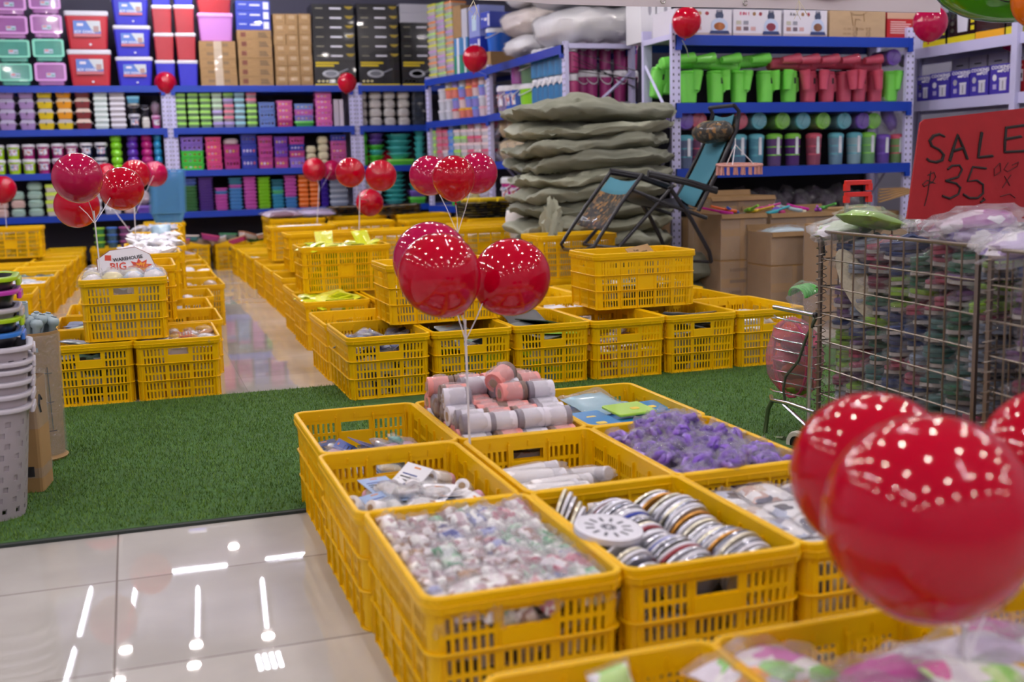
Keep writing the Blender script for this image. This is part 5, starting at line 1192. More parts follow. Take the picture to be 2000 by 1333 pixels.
def k_lunch(c, lid, nm):
    return U(('lunch', nm), 'lunch_box', frus(mat(c, .25, key='lunch_' + nm, coat=.5), .80, .8, 0, .66, .10, .96, .95), [('lid', frus(mat(lid, .3, key='lunch_lid_' + nm, coat=.4), .99, .98, .60, 1.0, .1, .72, .75)), ('clip', lambda: MB().box(-.03, .03, -.02, .04, .44, .66, INK), 0), ('side_handle', lambda: MB().tube([(-.47, .5, .5), (-.56, .5, .6), (-.47, .5, .72)], .02, WHITE, 4)), ('side_handle', lambda: MB().tube([(.47, .5, .5), (.56, .5, .6), (.47, .5, .72)], .02, WHITE, 4))])
def k_tub(c, lid, nm, z=.62):
    return U(('tub', nm, z), 'food_container', frus(mat(c, .2, key='tub_' + nm, coat=.4), .86, .86, 0, z + .02, .06, .95, .95), [('lid', frus(mat(lid, .3, key='tublid_' + nm, coat=.3), 1.0, 1.0, z, 1.0, .07, .97, .97))])
def k_basket(c, nm):
    return U(('bask', nm), 'nesting_basket', frus(mat(c, .3, key='bask_' + nm), .80, .80, 0, .72, .05, .82, .82), [('rim', frus(mat(c, .3, key='bask_' + nm), .95, .95, .5, 1.0, .05, 1.0, 1.0))])
def k_print(c, nm, ex='#e6c23a'):
    def f():
        b = MB().rrbox(.90, .9, 0, .86, .05, mat(c, .25, key='pt_' + nm, coat=.4), M=T(0, .5, 0), w1=.96, d1=.96)
        for i in range(4): b.lathe([(.001, 0), (.06, 0)], mat((ex, '#d8d4e6', ex, '#c04a4a')[i], .4, key='spot_%d' % i), T(-.3 + .2*i, .027, .45) @ RX(90) @ S(1, 2.2, 1), 8)
        return b
    return U(('pt', nm), 'printed_container', f, [('lid', frus(mat(c, .3, key='ptl_' + nm, transl=.2), 1.0, 1.0, .84, 1.0, .05, 1.0, 1.0))])
def k_pail(c, nm, lid='#e8e6ee', lab=True, hw=True):
    cm = mat(c, .25, key='pail_' + nm, coat=.5)
    parts = [('lid', lambda: MB().lathe([(.49, .80), (.5, .82), (.5, .93), (.44, 1.0), (.02, 1.0)], mat(lid, .3, key='pail_lid_' + nm, coat=.3), T(0, .5, 0), 18))]
    if hw: parts.append(('handle', lambda: MB().tube([(.47*math.cos(a), .5 - .06 - .44*math.sin(a), .86 - .28*math.sin(a)) for a in [PI*i/10 for i in range(11)]], .018, WHITE, 5)))
    def f():
        b = MB().lathe([(.40, 0), (.47, .84)], cm, T(0, .5, 0), 20)
        if lab:
            for i in range(7):
                a0 = math.radians(-130 + 11.5*i); a1 = math.radians(-130 + 11.5*(i+1)); r_ = .468
                b.add([(r_*math.cos(a0)*.96, .5 + r_*math.sin(a0)*.96, .25), (r_*math.cos(a1)*.96, .5 + r_*math.sin(a1)*.96, .25), (r_*math.cos(a1)*1.0, .5 + r_*math.sin(a1), .68), (r_*math.cos(a0)*1.0, .5 + r_*math.sin(a0), .68)], [(0, 1, 2, 3)], print_mat(['#e8e6f0', '#c8a0b8', '#f2f0f6', '#8fa8c8', '#c8786a'], 9, key='pail_label'))
        return b
    return U(('pail', nm, lab, hw), 'pail', f, parts)
def k_round(c, nm):
    return U(('round', nm), 'round_container', lambda: MB().lathe([(.36, 0), (.46, .12), (.5, .4), (.5, .5)], mat(c, .22, key='rnd_' + nm, coat=.5), T(0, .5, 0), 18), [('lid', lambda: MB().lathe([(.5, .5), (.5, .62), (.44, .88), (.36, 1.0), (.02, 1.0)], mat(c, .22, key='rnd_' + nm, coat=.5), T(0, .5, 0), 18))])
def k_bowl(c, nm):
    return U(('bowl', nm), 'bowl', lambda: MB().lathe([(.28, 0), (.40, .5), (.44, .8)], mat(c, .3, key='bowl_' + nm, coat=.3), T(0, .5, 0), 20), [('rim', lambda: MB().lathe([(.44, .75), (.5, .8), (.5, 1.0), (.42, 1.0)], mat(c, .3, key='bowl_' + nm, coat=.3), T(0, .5, 0), 20, cap=False))])
def k_cass(c, nm):
    return U(('cass', nm), 'casserole', lambda: MB().rrbox(.82, .8, 0, .6, .25, mat(c, .3, key='cass_' + nm, coat=.4), M=T(0, .5, 0), w1=.98, d1=.95, seg=5), [('lid', lambda: MB().rrbox(.98, .95, .58, 1.0, .3, mat(c, .3, key='cass_' + nm, coat=.4), M=T(0, .5, 0), w1=.7, d1=.7, seg=5))])
def k_bag(m, nm, v=0):
    return U(('ubag', nm, v), 'wrapped_bag', lambda: blob(m, .5, .45, .5, seed=v*3 + 1, amp=.22, fr=1.8, M=T(0, .5, .5)), [('clear_wrapping', lambda: blob(FILM2, .54, .49, .53, seed=v*3 + 6, amp=.4, fr=2.6, M=T(0, .5, .5)))])
def k_bot(c, nm, cap='#ecebf2'):
    def f(): return MB().lathe([(.44, 0), (.47, .04), (.47, .68), (.30, .76)], mat(c, .25, key='bot_' + nm, coat=.5), T(0, .5, 0), 14)
    return U(('bot', nm), 'drink_bottle', f, [('cap', lambda: MB().lathe([(.40, .74), (.42, .78), (.42, .94), (.3, 1.0)], mat(cap, .3, key='cap_' + nm), T(0, .5, 0), 14)), ('strap', lambda: MB().tube([(-.4, .1, .80), (0, -.03, .70), (.4, .1, .84)], .05, WHITE, 5), 0)])
# ---- the three bays on the back wall
LV = (2.072, 1.600, 1.122, .650)
B1 = Bay(-1.66, 13.72, 0, 2.155, .55, LV, 'blue and lavender shelving bay against the back wall, left one', posts=(1, 1), back=mat('#34303c', .8, key='shelf_back'))
B2 = Bay(.498, 13.72, 0, 2.14, .55, LV, 'blue and lavender shelving bay against the back wall, middle one', back=mat('#34303c', .8, key='shelf_back'))
B3 = Bay(2.642, 13.72, 0, 2.14, .55, LV, 'blue and lavender shelving bay against the back wall, right one', back=mat('#34303c', .8, key='shelf_back'))
PKD = k_drawer('#a86aa8', '#e0a0e0', 'pink'); GND = k_drawer('#4fa08e', '#86dcc0', 'green')
RC = k_cooler('#c02a36', 'red'); BC = k_cooler('#3434c4', 'blue'); RN = k_cooler('#b83a42', 'redn', False); BN_ = k_cooler('#3a3ac8', 'bluen', False)
w = 'top left bay'
P_, G_ = 'pink clear-front storage drawer', 'green clear-front storage drawer'
B1.colm(-8, 61, 120, 0, [(GND, 45, G_), (GND, 45, G_), (PKD, 45, P_), (PKD, 45, P_)], w, dep=.35)
B1.colm(64, 128, 120, 0, [(PKD, 46, P_), (GND, 45, G_), (PKD, 46, P_), (PKD, 45, P_)], w, dep=.35)
B1.colm(129, 220, 120, 0, [(RC, 71, 'large red cooler box'), (RC, 74, 'large red cooler box')], w, dep=.40)
B1.colm(223, 300, 120, 0, [(BC, 57, 'blue cooler box'), (BC, 60, 'blue cooler box'), (BC, 58, 'blue cooler box')], w, dep=.36)
B1.colm(302, 343, 120, 0, [(BN_, 50, 'small blue cooler box'), (RN, 52, 'small red cooler box'), (RN, 53, 'small red cooler box'), (BN_, 40, 'small blue cooler box')], w, dep=.25, yoff=.02)
w = 'top middle bay'
B2.colm(345, 387, 120, 0, [(BN_, 50, 'small blue cooler box'), (RN, 52, 'small red cooler box'), (RN, 53, 'small red cooler box'), (BN_, 30, 'small blue cooler box')], w, dep=.25)
cm_, c1_, c3_ = k_carton('b', 2), k_carton('a', 1), k_carton('c', 3)
pbx = U(('pinkbox',), 'pink_storage_box', frus(mat('#d08ad6', .25, key='pink_box', coat=.4), .86, .8, 0, .9, .06, .96, .9), [('lid', frus(mat('#e0a0e4', .25, key='pink_box_lid', coat=.4), 1.0, .95, .86, 1.0, .06, .98, .93))])
B2.colm(390, 463, 120, 0, [(cm_, 17.2, 'taped brown carton')] * 5 + [(pbx, 54, 'pink storage box'), (RN, 30, 'small red cooler box')], w, dep=.36)
B2.colm(466, 534, 120, 0, [(c1_, 17.8, 'brown printed carton')] * 6 + [(k_blue('a'), 18.5, 'blue and white printed box')] * 3, w, dep=.36)
for a in (538, 562, 587): B2.colm(a, a + 24, 120, 0, [(c3_, 19.6, 'small brown carton')] * 7, w, dep=.22)
B2.colm(613, 696, 120, 0, [(k_pan('a', True), 48, 'black frying pan box')] + [(k_pan('b'), 18, 'flat black pan box')] * 6, w, dep=.40)
w = 'top right bay'
B3.colm(701, 782, 120, 0, [(k_pan('a', True), 48, 'black frying pan box')] + [(k_pan('b'), 18, 'flat black pan box')] * 6, w, dep=.40)
wbx = U(('wbx2',), 'white_box', lambda: MB().box(-.5, .5, 0, 1, 0, 1, mat('#c4c2cc', .5, key='dull_white')))
B3.colm(785, 860, 120, 0, [(k_pan('a', True), 48, 'black frying pan box')] + [(k_pan('b'), 18, 'flat black pan box')] * 4 + [(wbx, 18, 'dull white box'), (wbx, 17, 'dull white box')], w, dep=.40)
w = 'second level left bay'
LVN = k_lunch('#a98ac0', '#b9b0c8', 'lav'); YLN = k_lunch('#e0c51e', '#b9b4b0', 'yel'); ORN = k_lunch('#e89a1e', '#e0c8a0', 'org'); MRN = k_lunch('#7a2a30', '#e0c9b8', 'mar')
LW, YW, OW, MW = 'lavender lunch box', 'yellow lunch box', 'orange lunch box', 'maroon lunch box'
B1.colm(-6, 30, 215, 1, [(LVN, 20.5, LW)] * 4, w, dep=.2)
B1.colm(34, 68, 215, 1, [(LVN, 20.5, LW)] * 4, w, dep=.2)
B1.colm(71, 105, 215, 1, [(YLN, 20.5, YW)] * 4, w, dep=.2)
B1.colm(108, 142, 215, 1, [(YLN, 20.5, YW), (ORN, 20.5, OW), (ORN, 20.5, OW), (ORN, 18, OW)], w, dep=.2)
B1.colm(145, 179, 215, 1, [(MRN, 20.5, MW)] * 4, w, dep=.2)
B1.colm(183, 212, 215, 1, [(k_tub('#c8d8d4', '#dfe8e6', 'mintw', .5), 10.3, 'mint white container')] * 7, w, dep=.2)
B1.colm(214, 246, 215, 1, [(k_tub('#b9b4bc', '#e0dde6', 'greyw', .5), 10.3, 'white grey container')] * 7, w, dep=.2)
B1.colm(249, 275, 215, 1, [(k_pail('#2a2c4c', 'navy', '#d8d6e0'), 29, 'navy and white canister'), (k_pail('#1c1c22', 'blk', '#c9c4b8', False), 20, 'black canister'), (k_tub('#4a8fb4', '#6ab4d0', 'sky', .6), 14, 'sky blue box')], w, dep=.2)
B1.colm(275, 293, 215, 1, [(k_cass('#d8d4cc', 'cream'), 24, 'cream canister'), (k_pail('#202028', 'blk2', '#3a3a44', False), 22, 'black canister')], w, dep=.15)
B1.colm(294, 314, 215, 1, [(k_pail('#b83a8c', 'mag', '#d8a0c8'), 26, 'magenta canister'), (k_bag(mat('#8a6a80', .3, key='mauve_bag2'), 'mv', 1), 26, 'mauve wrapped bag')], w, dep=.15)
w = 'second level middle bay'
thin = {'g': ('#6f8f6a', '#9ada5a', 'lime green container'), 'm': ('#a8b8a8', '#c8e8c0', 'pale mint container'), 'v': ('#8f88a8', '#b0a0d8', 'violet container'), 'r': ('#9a8a90', '#e07a90', 'rose container'), 'b': ('#7a94a0', '#9ad0dc', 'aqua container')}
def th(k): a, b, n_ = thin[k]; return (k_tub(a, b, 'thin' + k, .52), 11.2, n_)
for px0, px1, seq in ((343, 364, 'gggggg'), (367, 389, 'gggggg'), (391, 413, 'gggggg'), (415, 436, 'vmvmmm'), (437, 458, 'vrrrvg'), (459, 480, 'bbbbbb'), (482, 503, 'ggggrr')):
    B2.colm(px0, px1, 215, 1, [th(k) for k in seq], w, dep=.18)
bagb = mat('#7a94d0', .25, key='bag_blue', coat=.4)
B2.colm(505, 539, 215, 1, [(k_print('#6a84c4', 'blu'), 16, 'blue patterned container')] * 3, w, dep=.2)
B2.colm(541, 573, 215, 1, [(k_print('#b03a78', 'dpk'), 13, 'dark pink container')] + [(k_print('#d86aa8', 'pnk'), 12.6, 'pink container')] * 3, w, dep=.2)
B2.colm(575, 614, 215, 1, [(k_tub('#3f9a4a', '#6ac85a', 'grn'), 11, 'green container'), (k_print('#8a7ac8', 'lil'), 11, 'lilac container'), (k_print('#c86ab8', 'orc'), 11, 'orchid container'), (k_print('#7a94d0', 'prw'), 11, 'periwinkle container')], w, dep=.2)
B2.colm(617, 651, 215, 1, [(k_print('#e070b8', 'hpk'), 10.6, 'hot pink container')] * 7, w, dep=.2)
sl = U(('slat',), 'white_tray_on_edge', lambda: MB().box(-.5, .5, 0, 1, 0, 1, mat('#c8bcc8', .4, key='slat_white')))
for i in range(4): B2.colm(654 + 4.6*i, 658 + 4.6*i, 215, 1, [(sl, 52, 'white tray on edge')], w, dep=.25)
w = 'second level right bay'
for a, b in ((700, 721), (723, 750), (752, 777), (779, 805)): B3.colm(a, b, 215, 1, [(k_cass('#cfcac6', 'white'), 17, 'off-white casserole')] * 4, w, dep=.2)
B3.colm(807, 832, 215, 1, [(k_tub('#3a404c', '#2c323e', 'dk', .7), 14.5, 'dark slate container')] * 5, w, dep=.2)
w = 'third level left bay'
PL, PM, PN = k_pail('#a8d01e', 'lime'), k_pail('#a02a72', 'magn'), k_pail('#1e2448', 'nvy')
B1.colm(-20, 8, 300, 2, [(PL, 29, 'lime green pail'), (PL, 29, 'lime green pail')], w, dep=.17)
for px0, q in ((10, 'LL'), (40, 'LM'), (69, 'MM'), (98, 'MM'), (126, 'MM'), (154, 'NN'), (183, 'NN')):
    B1.colm(px0, px0 + 28, 300, 2, [({'L': PL, 'M': PM, 'N': PN}[k], 29, {'L': 'lime green pail', 'M': 'magenta pail', 'N': 'navy pail'}[k]) for k in q], w, dep=.17)
for px0, c_, n_ in ((216, '#86d81e', 'lime round container'), (248, '#5a2ea8', 'purple round container'), (276, '#b81e78', 'magenta round container'), (301, '#2a94c8', 'cyan round container')):
    B1.colm(px0, px0 + (24 if px0 < 300 else 17), 300, 2, [(k_round(c_, n_.split()[0]), 14.5, n_)] * 5, w, dep=.15)
w = 'third level middle bay'
Pm = [k_print('#8a6ac8', 'lilc'), k_print('#48c84a', 'brgrn', '#d8a03a'), k_print('#e0508a', 'hotp'), k_print('#a8307a', 'magt'), k_print('#2a3a9c', 'royal', '#c8b0d8'), k_print('#b0408a', 'plum'), k_print('#6a3aa8', 'viol')]
B2.colm(352, 400, 300, 2, [(Pm[1], 12.5, 'bright green container')] * 3 + [(Pm[0], 13.5, 'lilac container')] * 2, w, dep=.25)
B2.colm(402, 435, 300, 2, [(Pm[2], 12.6, 'hot pink container')] * 5, w, dep=.22)
B2.colm(437, 470, 300, 2, [(Pm[3], 24, 'tall magenta container')] * 2 + [(k_cass('#d8c4c8', 'pinkw'), 12, 'pale pink container')], w, dep=.22)
B2.colm(471, 504, 300, 2, [(Pm[4], 24, 'royal blue container')] * 2 + [(Pm[4], 20, 'royal blue container')], w, dep=.22)
B2.colm(505, 535, 300, 2, [(Pm[5], 21, 'plum container')] * 3, w, dep=.2)
B2.colm(537, 565, 300, 2, [(Pm[5], 21, 'plum container'), (Pm[6], 21, 'violet container'), (Pm[6], 19, 'violet container')], w, dep=.2)
B2.colm(566, 598, 300, 2, [(Pm[0], 20, 'lilac container'), (Pm[5], 13, 'plum container'), (Pm[4], 12, 'royal blue container'), (Pm[5], 15, 'plum container')], w, dep=.2)
crm = k_cass('#d8cfae', 'crm')
B2.colm(599, 621, 300, 2, [(crm, 14, 'cream canister')] * 3, w, dep=.15)
B2.colm(622, 645, 300, 2, [(crm, 15, 'cream canister')] * 4, w, dep=.15)
B2.colm(647, 679, 300, 2, [(k_print('#c05a9a', 'rosy'), 12.5, 'rose pink container')] * 4 + [(Pm[4], 12, 'royal blue container')], w, dep=.2)
w = 'third level right bay'
TEAL = k_bowl('#4cc0bc', 'teal'); GRB = k_bowl('#58c83a', 'green'); PUB = k_bowl('#6a4aa8', 'purp')
B3.colm(703, 722, 300, 2, [(k_round('#58c83a', 'grnr'), 22, 'green round container')] * 3, w, dep=.15)
B3.colm(722, 757, 300, 2, [(GRB, 10, 'green bowl'), (GRB, 10, 'green bowl'), (TEAL, 10, 'teal bowl'), (GRB, 10, 'green bowl'), (PUB, 11, 'purple bowl'), (PUB, 11, 'purple bowl')], w, dep=.24)
B3.colm(758, 812, 300, 2, [(k_tub('#58c83a', '#7ad84a', 'grtray'), 12, 'green box')] + [(TEAL, 12, 'teal bowl')] * 4, w, dep=.33)
B3.colm(813, 835, 300, 2, [(TEAL, 11, 'teal bowl')] * 6, w, dep=.16)
w = 'lowest level left bay'
MT = k_cass('#a8c4b8', 'mnt'); MP = k_cass('#d8b8b0', 'pch'); LC = k_tub('#d8d0c8', '#c8e04a', 'limc', .55)
B1.colm(-14, 14, 380, 3, [(MP, 17, 'peach canister'), (MP, 17, 'peach canister'), (MT, 17, 'mint canister')], w, dep=.18)
B1.colm(16, 48, 380, 3, [(MT, 17, 'mint canister'), (MP, 17, 'peach canister'), (MT, 17, 'mint canister')], w, dep=.18)
B1.colm(50, 84, 380, 3, [(MT, 17, 'mint canister')] * 4, w, dep=.18)
B1.colm(87, 122, 380, 3, [(LC, 15.5, 'cream and lime container')] * 4, w, dep=.18)
for a, b in ((125, 160), (163, 198), (201, 236)): B1.colm(a, b, 380, 3, [(k_tub('#c4c0c8', '#e0dce4', 'plw'), 15, 'pale white container')] * 4, w, dep=.18)
B1.colm(238, 262, 380, 3, [(MP, 20, 'peach canister')] * 2, w, dep=.18)
B1.colm(264, 296, 380, 3, [(k_tub('#6a4aa8', '#7a5ab8', 'vlt'), 15, 'violet container'), (k_bag(mat('#c8b4c0', .3, key='pale_bag'), 'pl', 2), 28, 'pale wrapped bag')], w, dep=.18)
w = 'lowest level middle bay'
def bs(c_, nm, n_, h, words): return [(k_basket(c_, nm), h, words)] * n_
B2.colm(357, 386, 380, 3, bs('#3f7a48', 'fgr', 8, 6.2, 'forest green nesting basket') + bs('#4a64b0', 'fbl', 2, 7, 'dusty blue nesting basket'), w, dep=.22)
B2.colm(388, 418, 380, 3, bs('#5a3a94', 'dpu', 12, 5.4, 'deep purple nesting basket'), w, dep=.22)
B2.colm(420, 446, 380, 3, bs('#c85ab4', 'ock', 5, 6.2, 'orchid pink nesting basket') + bs('#4a8ac8', 'cbl', 1, 6.2, 'clear blue nesting basket') + bs('#c85ab4', 'ock', 1, 6.2, 'orchid pink nesting basket'), w, dep=.2)
B2.colm(448, 475, 380, 3, bs('#4a8ac8', 'cbl', 6, 7, 'clear blue nesting basket') + bs('#c85ab4', 'ock', 1, 6.2, 'orchid pink nesting basket') + bs('#3a7a94', 'dtl', 2, 7, 'dull teal nesting basket'), w, dep=.2)
B2.colm(477, 503, 380, 3, bs('#c85ab4', 'ock', 9, 7, 'orchid pink nesting basket'), w, dep=.2)
B2.colm(505, 530, 380, 3, bs('#84c828', 'lmg', 9, 6.8, 'lime green nesting basket'), w, dep=.2)
B2.colm(532, 556, 380, 3, bs('#3a94b8', 'aqb', 4, 7, 'aqua blue nesting basket') + bs('#58b878', 'sgr', 1, 7, 'sea green nesting basket') + bs('#3a94b8', 'aqb', 1, 7, 'aqua blue nesting basket') + bs('#2a6a7c', 'dkt', 2, 7, 'dark teal nesting basket'), w, dep=.2)
B2.colm(557, 582, 380, 3, bs('#4a8ac8', 'cbl', 3, 7, 'clear blue nesting basket') + bs('#c85ab4', 'ock', 6, 7, 'orchid pink nesting basket'), w, dep=.2)
B2.colm(584, 605, 380, 3, [(k_tub('#d8641e', '#e87a2a', 'orn', .6), 9, 'orange box')] * 7, w, dep=.2)
B2.colm(606, 626, 380, 3, [(k_tub('#d8641e', '#e87a2a', 'orn', .6), 9, 'orange box')] * 7, w, dep=.2)
B2.colm(628, 644, 380, 3, [(k_basket('#3a1e94', 'ind'), 9, 'indigo nesting basket')] * 6, w, dep=.2)
B2.colm(645, 682, 380, 3, [(k_tub('#8a94a8', '#a8b0c0', 'bgr'), 11, 'blue grey container')] * 5, w, dep=.2)
w = 'lowest level right bay'
B3.colm(752, 800, 380, 3, [(TEAL, 9.5, 'teal bowl')] * 8, w, dep=.3)
B3.colm(803, 835, 380, 3, [(k_tub('#4cb83a', '#6ad04a', 'gg'), 13, 'green box'), (k_tub('#6a4aa8', '#7a5ab8', 'vlt'), 13, 'violet container'), (TEAL, 13, 'teal bowl')], w, dep=.2)
B3.colm(704, 748, 380, 3, [(k_tub('#a8a4b4', '#c4c0cc', 'grb'), 14, 'grey container')] * 4, w, dep=.2)
# ---- side shelving, seen aslant
SA = math.degrees(math.atan2(11.42 - 12.93, 3.60 - 3.30))
S1 = Bay(3.30, 12.93, SA, 1.54, .5, LV, 'side shelving bay of clear jars and boxes beside the back wall', back=mat('#3a3644', .8, key='shelf_shade_dark'))  # dark back sheet added as painted shade behind the jars
S2 = Bay(3.55, 11.36, -90, 2.21, .65, LV, 'side shelving bay with bedding on top, behind the green sacks', back=mat('#3a3644', .8, key='shelf_shade_dark'))  # same dark sheet, added to deepen the shade behind the shelves
w = 'top side bay'
past = [('#c8c4b4', '#d8d84a', 'py'), ('#b8b4c8', '#c89ad0', 'pv'), ('#c4b8ae', '#e8945a', 'po'), ('#b4c4b8', '#b4e07a', 'pg')]
def pst(i): a, b, n_ = past[i % 4]; return (k_tub(a, b, n_, .6), 11, ['yellow-lidded clear box', 'lilac-lidded clear box', 'orange-lidded clear box', 'green-lidded clear box'][i % 4])
for n_, (a, b) in enumerate(((829, 845), (846, 862), (863, 878))): S1.colm(a, b, 90, 0, [pst((i*7 + n_*3 + i//3) % 4) for i in range(13)], w, dep=.2)
S1.colm(880, 896, 80, 0, [(U(('gv',), 'striped_box', lambda: MB().box(-.5, .5, 0, 1, 0, 1, mat('#2f8f74', .4, key='green_box')).box(-.1, .15, -.01, 0, 0, 1, PAPER)), 37, 'green and white box'), (U(('bv',), 'striped_box', lambda: MB().box(-.5, .5, 0, 1, 0, 1, mat('#4a8ac0', .4, key='sky_box')).box(-.1, .15, -.01, 0, 0, 1, PAPER)), 33, 'blue and white box'), (k_carton('t', 0), 62, 'tall brown carton')], w, dep=.3)
S1.colm(897, 908, 80, 0, [(U(('gv',), 'striped_box', lambda: MB()), 36, 'green and white box'), (U(('bv',), 'striped_box', lambda: MB()), 33, 'blue and white box'), (wbx, 55, 'dull white box')], w, dep=.3)
S1.colm(910, 932, 70, 0, [(k_carton('t', 0), 32, 'brown carton'), (k_blue('a'), 34, 'blue and white printed box'), (U(('lb',), 'lavender_box', lambda: MB().box(-.5, .5, 0, 1, 0, 1, mat('#8f9ad8', .4, key='lav_box')).box(-.2, .2, -.01, 0, .2, .7, mat('#c8e0f0', .4, key='palebl'))), 60, 'lavender box')], w, dep=.3)
S1.colm(934, 952, 70, 0, [(k_carton('t', 0), 34, 'brown carton'), (k_pail('#1e6ad8', 'vbl', '#eef0f6', False), 46, 'bright blue jug'), (k_blue('a'), 30, 'blue and white printed box')], w, dep=.3)
w = 'second level side bay'
jar = {'c': ('#c4c6d0', '#d8d6e0', 'clear jar'), 'y': ('#d87a6a', '#f0b41e', 'yellow-lidded jar'), 'r': ('#d8c0c0', '#d85a5a', 'red-lidded jar'), 'b': ('#8a84d0', '#5a9ad8', 'blue-lidded jar'), 'p': ('#d8c4cc', '#e0a8b4', 'pink-lidded jar')}
def jr(k): a, b, n_ = jar[k]; return (k_pail(a, 'j' + k, b, False, False), 20.5, n_)
for a, b, q in ((846, 858, 'ccc'), (859, 871, 'ccyc'), (872, 884, 'rbyb'), (885, 897, 'yrbc'), (898, 910, 'ybyy'), (911, 923, 'bbry'), (924, 936, 'pcbr'), (937, 949, 'ppcp')): S1.colm(a, b, 200, 1, [jr(k) for k in q], w, dep=.13)
w = 'third level side bay'
sm_ = {'g': ('#a8c89a', '#a8e05a', 'green-lidded box'), 'r': ('#c88a98', '#d85a7a', 'pink-lidded box'), 'b': ('#8aa8d8', '#4a84d8', 'blue-lidded box'), 'w': ('#d0ccd4', '#e8d0d0', 'white-lidded box')}
def sx_(k): a, b, n_ = sm_[k]; return (k_tub(a, b, 's' + k, .6), 13, n_)
for a, b, q in ((835, 845, 'ggggg'), (846, 857, 'rrrrrr'), (858, 868, 'rwrrr'), (869, 879, 'bbbbbb'), (880, 892, 'wgwgw'), (893, 905, 'gwwgwg'), (906, 919, 'wrwrwr'), (920, 933, 'wwwrww'), (934, 948, 'wrwwwr')): S1.colm(a, b, 290, 2, [sx_(k) for k in q], w, dep=.15)
w = 'lowest level side bay'
for a, b, c_, n_ in ((868, 884, '#4ab83a', 'green canister'), (886, 902, '#b4b0bc', 'grey canister'), (904, 920, '#c4bc8a', 'khaki canister'), (922, 946, '#b8b4c8', 'pale canister')): S1.colm(a, b, 390, 3, [(k_pail(c_, n_.split()[0] + 'c', '#dcdae4', False), 40, n_)], w, dep=.16)
w = 'second level sack side bay'
S2.colm(958, 973, 220, 1, [(k_pail('#8a7aa0', 'fp', '#e8e6ee'), 54, 'purple film-wrapped pail')], w, dep=.2)
S2.colm(974, 987, 220, 1, [(k_pail('#3a62c8', 'bp1', '#ecebf2'), 52, 'blue pail')], w, dep=.2)
S2.colm(988, 997, 220, 1, [(k_pail('#3a62c8', 'bp1', '#ecebf2'), 52, 'blue pail'), (k_bot('#a85aa8', 'mvb'), 46, 'mauve bottle')], w, dep=.2)
S2.colm(998, 1022, 215, 1, [(k_pail('#8ad01e', 'lp1', '#ecebf2', False), 50, 'lime pail'), (k_pail('#5a7a5a', 'gp1', '#ecebf2', False), 44, 'dull green pail')], w, dep=.25)
for i, a in enumerate(range(1026, 1100, 11)):
    bq = (k_bot('#3a7aac', 'blb'), 'steel blue bottle') if i < 6 else (k_bot('#b8407a', 'pkb'), 'pink bottle')
    S2.colm(a, a + 10.4, 170, 1, [(bq[0], 56, bq[1]), (bq[0], 56, bq[1])], w, dep=.12)
w = 'third level sack side bay'
tan = k_bag(mat('#cbb48c', .5, key='tan_paper'), 'tan', 1)
for a, b in ((959, 974), (975, 990), (991, 1006), (1007, 1024)): S2.colm(a, b, 290, 2, [(tan, 45, 'tan wrapped bag'), (tan, 43, 'tan wrapped bag')], w, dep=.3)
w = 'lowest level sack side bay'
for a, b in ((964, 982), (983, 1000), (1001, 1018)): S2.colm(a, b, 380, 3, [(k_pail('#b02a7c', 'mgp', '#ecebf2'), 62, 'magenta pail')], w, dep=.25)
# canisters seen through the end frame
mgc = k_pail('#a83a7c', 'mgc', '#eceaf2', False)
for t_ in range(2):
    for i, px in enumerate((1134, 1151, 1180, 1207, 1231)):
        p = ony(px, 130, 9.42); q = (1.60 + .285*t_)
        mgc.put(T(p.x, 9.34 - .02*(i % 2), q) @ S(.125, .125, .275), 'magenta canister with white lid, %s tier, %s from left behind end frame' % (ORD[t_], ORD[i]), 'canister', 'magenta canisters')
cr_ = MB()
for i in range(5):
    a = ony(1118, 100 + 26*(i % 2) + 4*i, 9.13); b = ony(1240, 138 + 12*(i % 3) + 5*i, 9.13); cr_.tube([tuple(a), tuple(b)], .003, BLACK, 4)
tag(link('black_cord', cr_.mesh('black_cord', 0)), 'thin black cords strung across the end of the side shelving', 'cord')
# bedding packs on top of the side shelving
LIN = mat('#ecebee', .45, key='bedding', coat=.15, bump=.4, bscale=9); 
def bedding(cx, cy_, z, sx, sy, sz, rz, lb, m=LIN, v=1):
    b = MB()
    def fn(p):
        q = Vector((abs(p.x)**.65 * (1 if p.x > 0 else -1), abs(p.y)**.65 * (1 if p.y > 0 else -1), abs(p.z)**.8 * (1 if p.z > 0 else -1)))
        d = 1 + .09*noise.noise(q*2.5 + Vector((v, 0, 0))) + .035*noise.noise(q*7 + Vector((v, 0, 0)))
        return Vector((q.x*sx*d, q.y*sy*d, q.z*sz*d + .01*math.sin(q.x*14 + v)))
    b.ball(m, None, 44, 22, fn); f_ = MB(); f_.ball(FILMH, None, 24, 14, lambda p: fn(p)*1.045 + Vector((0, 0, .012*noise.noise(p*6))))
    o = tag(link('bedding_pack', b.mesh('bedding_pack', 60), T(cx, cy_, z + sz) @ RZ(rz)), lb, 'bedding', 'bedding packs'); link('clear_wrapping', f_.mesh('clear_wrapping', 50), None, o)
bedding(3.95, 9.62, 2.09, .43, .44, .165, 4, 'grey and white bedding pack in clear plastic at the shelf end')
bedding(3.95, 9.60, 2.42, .44, .42, .13, -3, 'grey bedding pack with green edge, upper one under the banner', mat('#b4b2bc', .5, key='bedding_grey', bump=.5, bscale=30), 3)
bedding(3.86, 10.45, 2.09, .36, .36, .10, 2, 'long white bedding roll lying on the side shelf edge', LIN, 5)
bedding(3.9, 10.55, 2.29, .38, .40, .13, 6, 'white bedding pack, second up behind the shelf end', mat('#dccfc8', .5, key='bedding_pink'), 7)
bedding(3.92, 10.5, 2.56, .38, .40, .12, -5, 'white bedding pack on top, below the banner', LIN, 9)
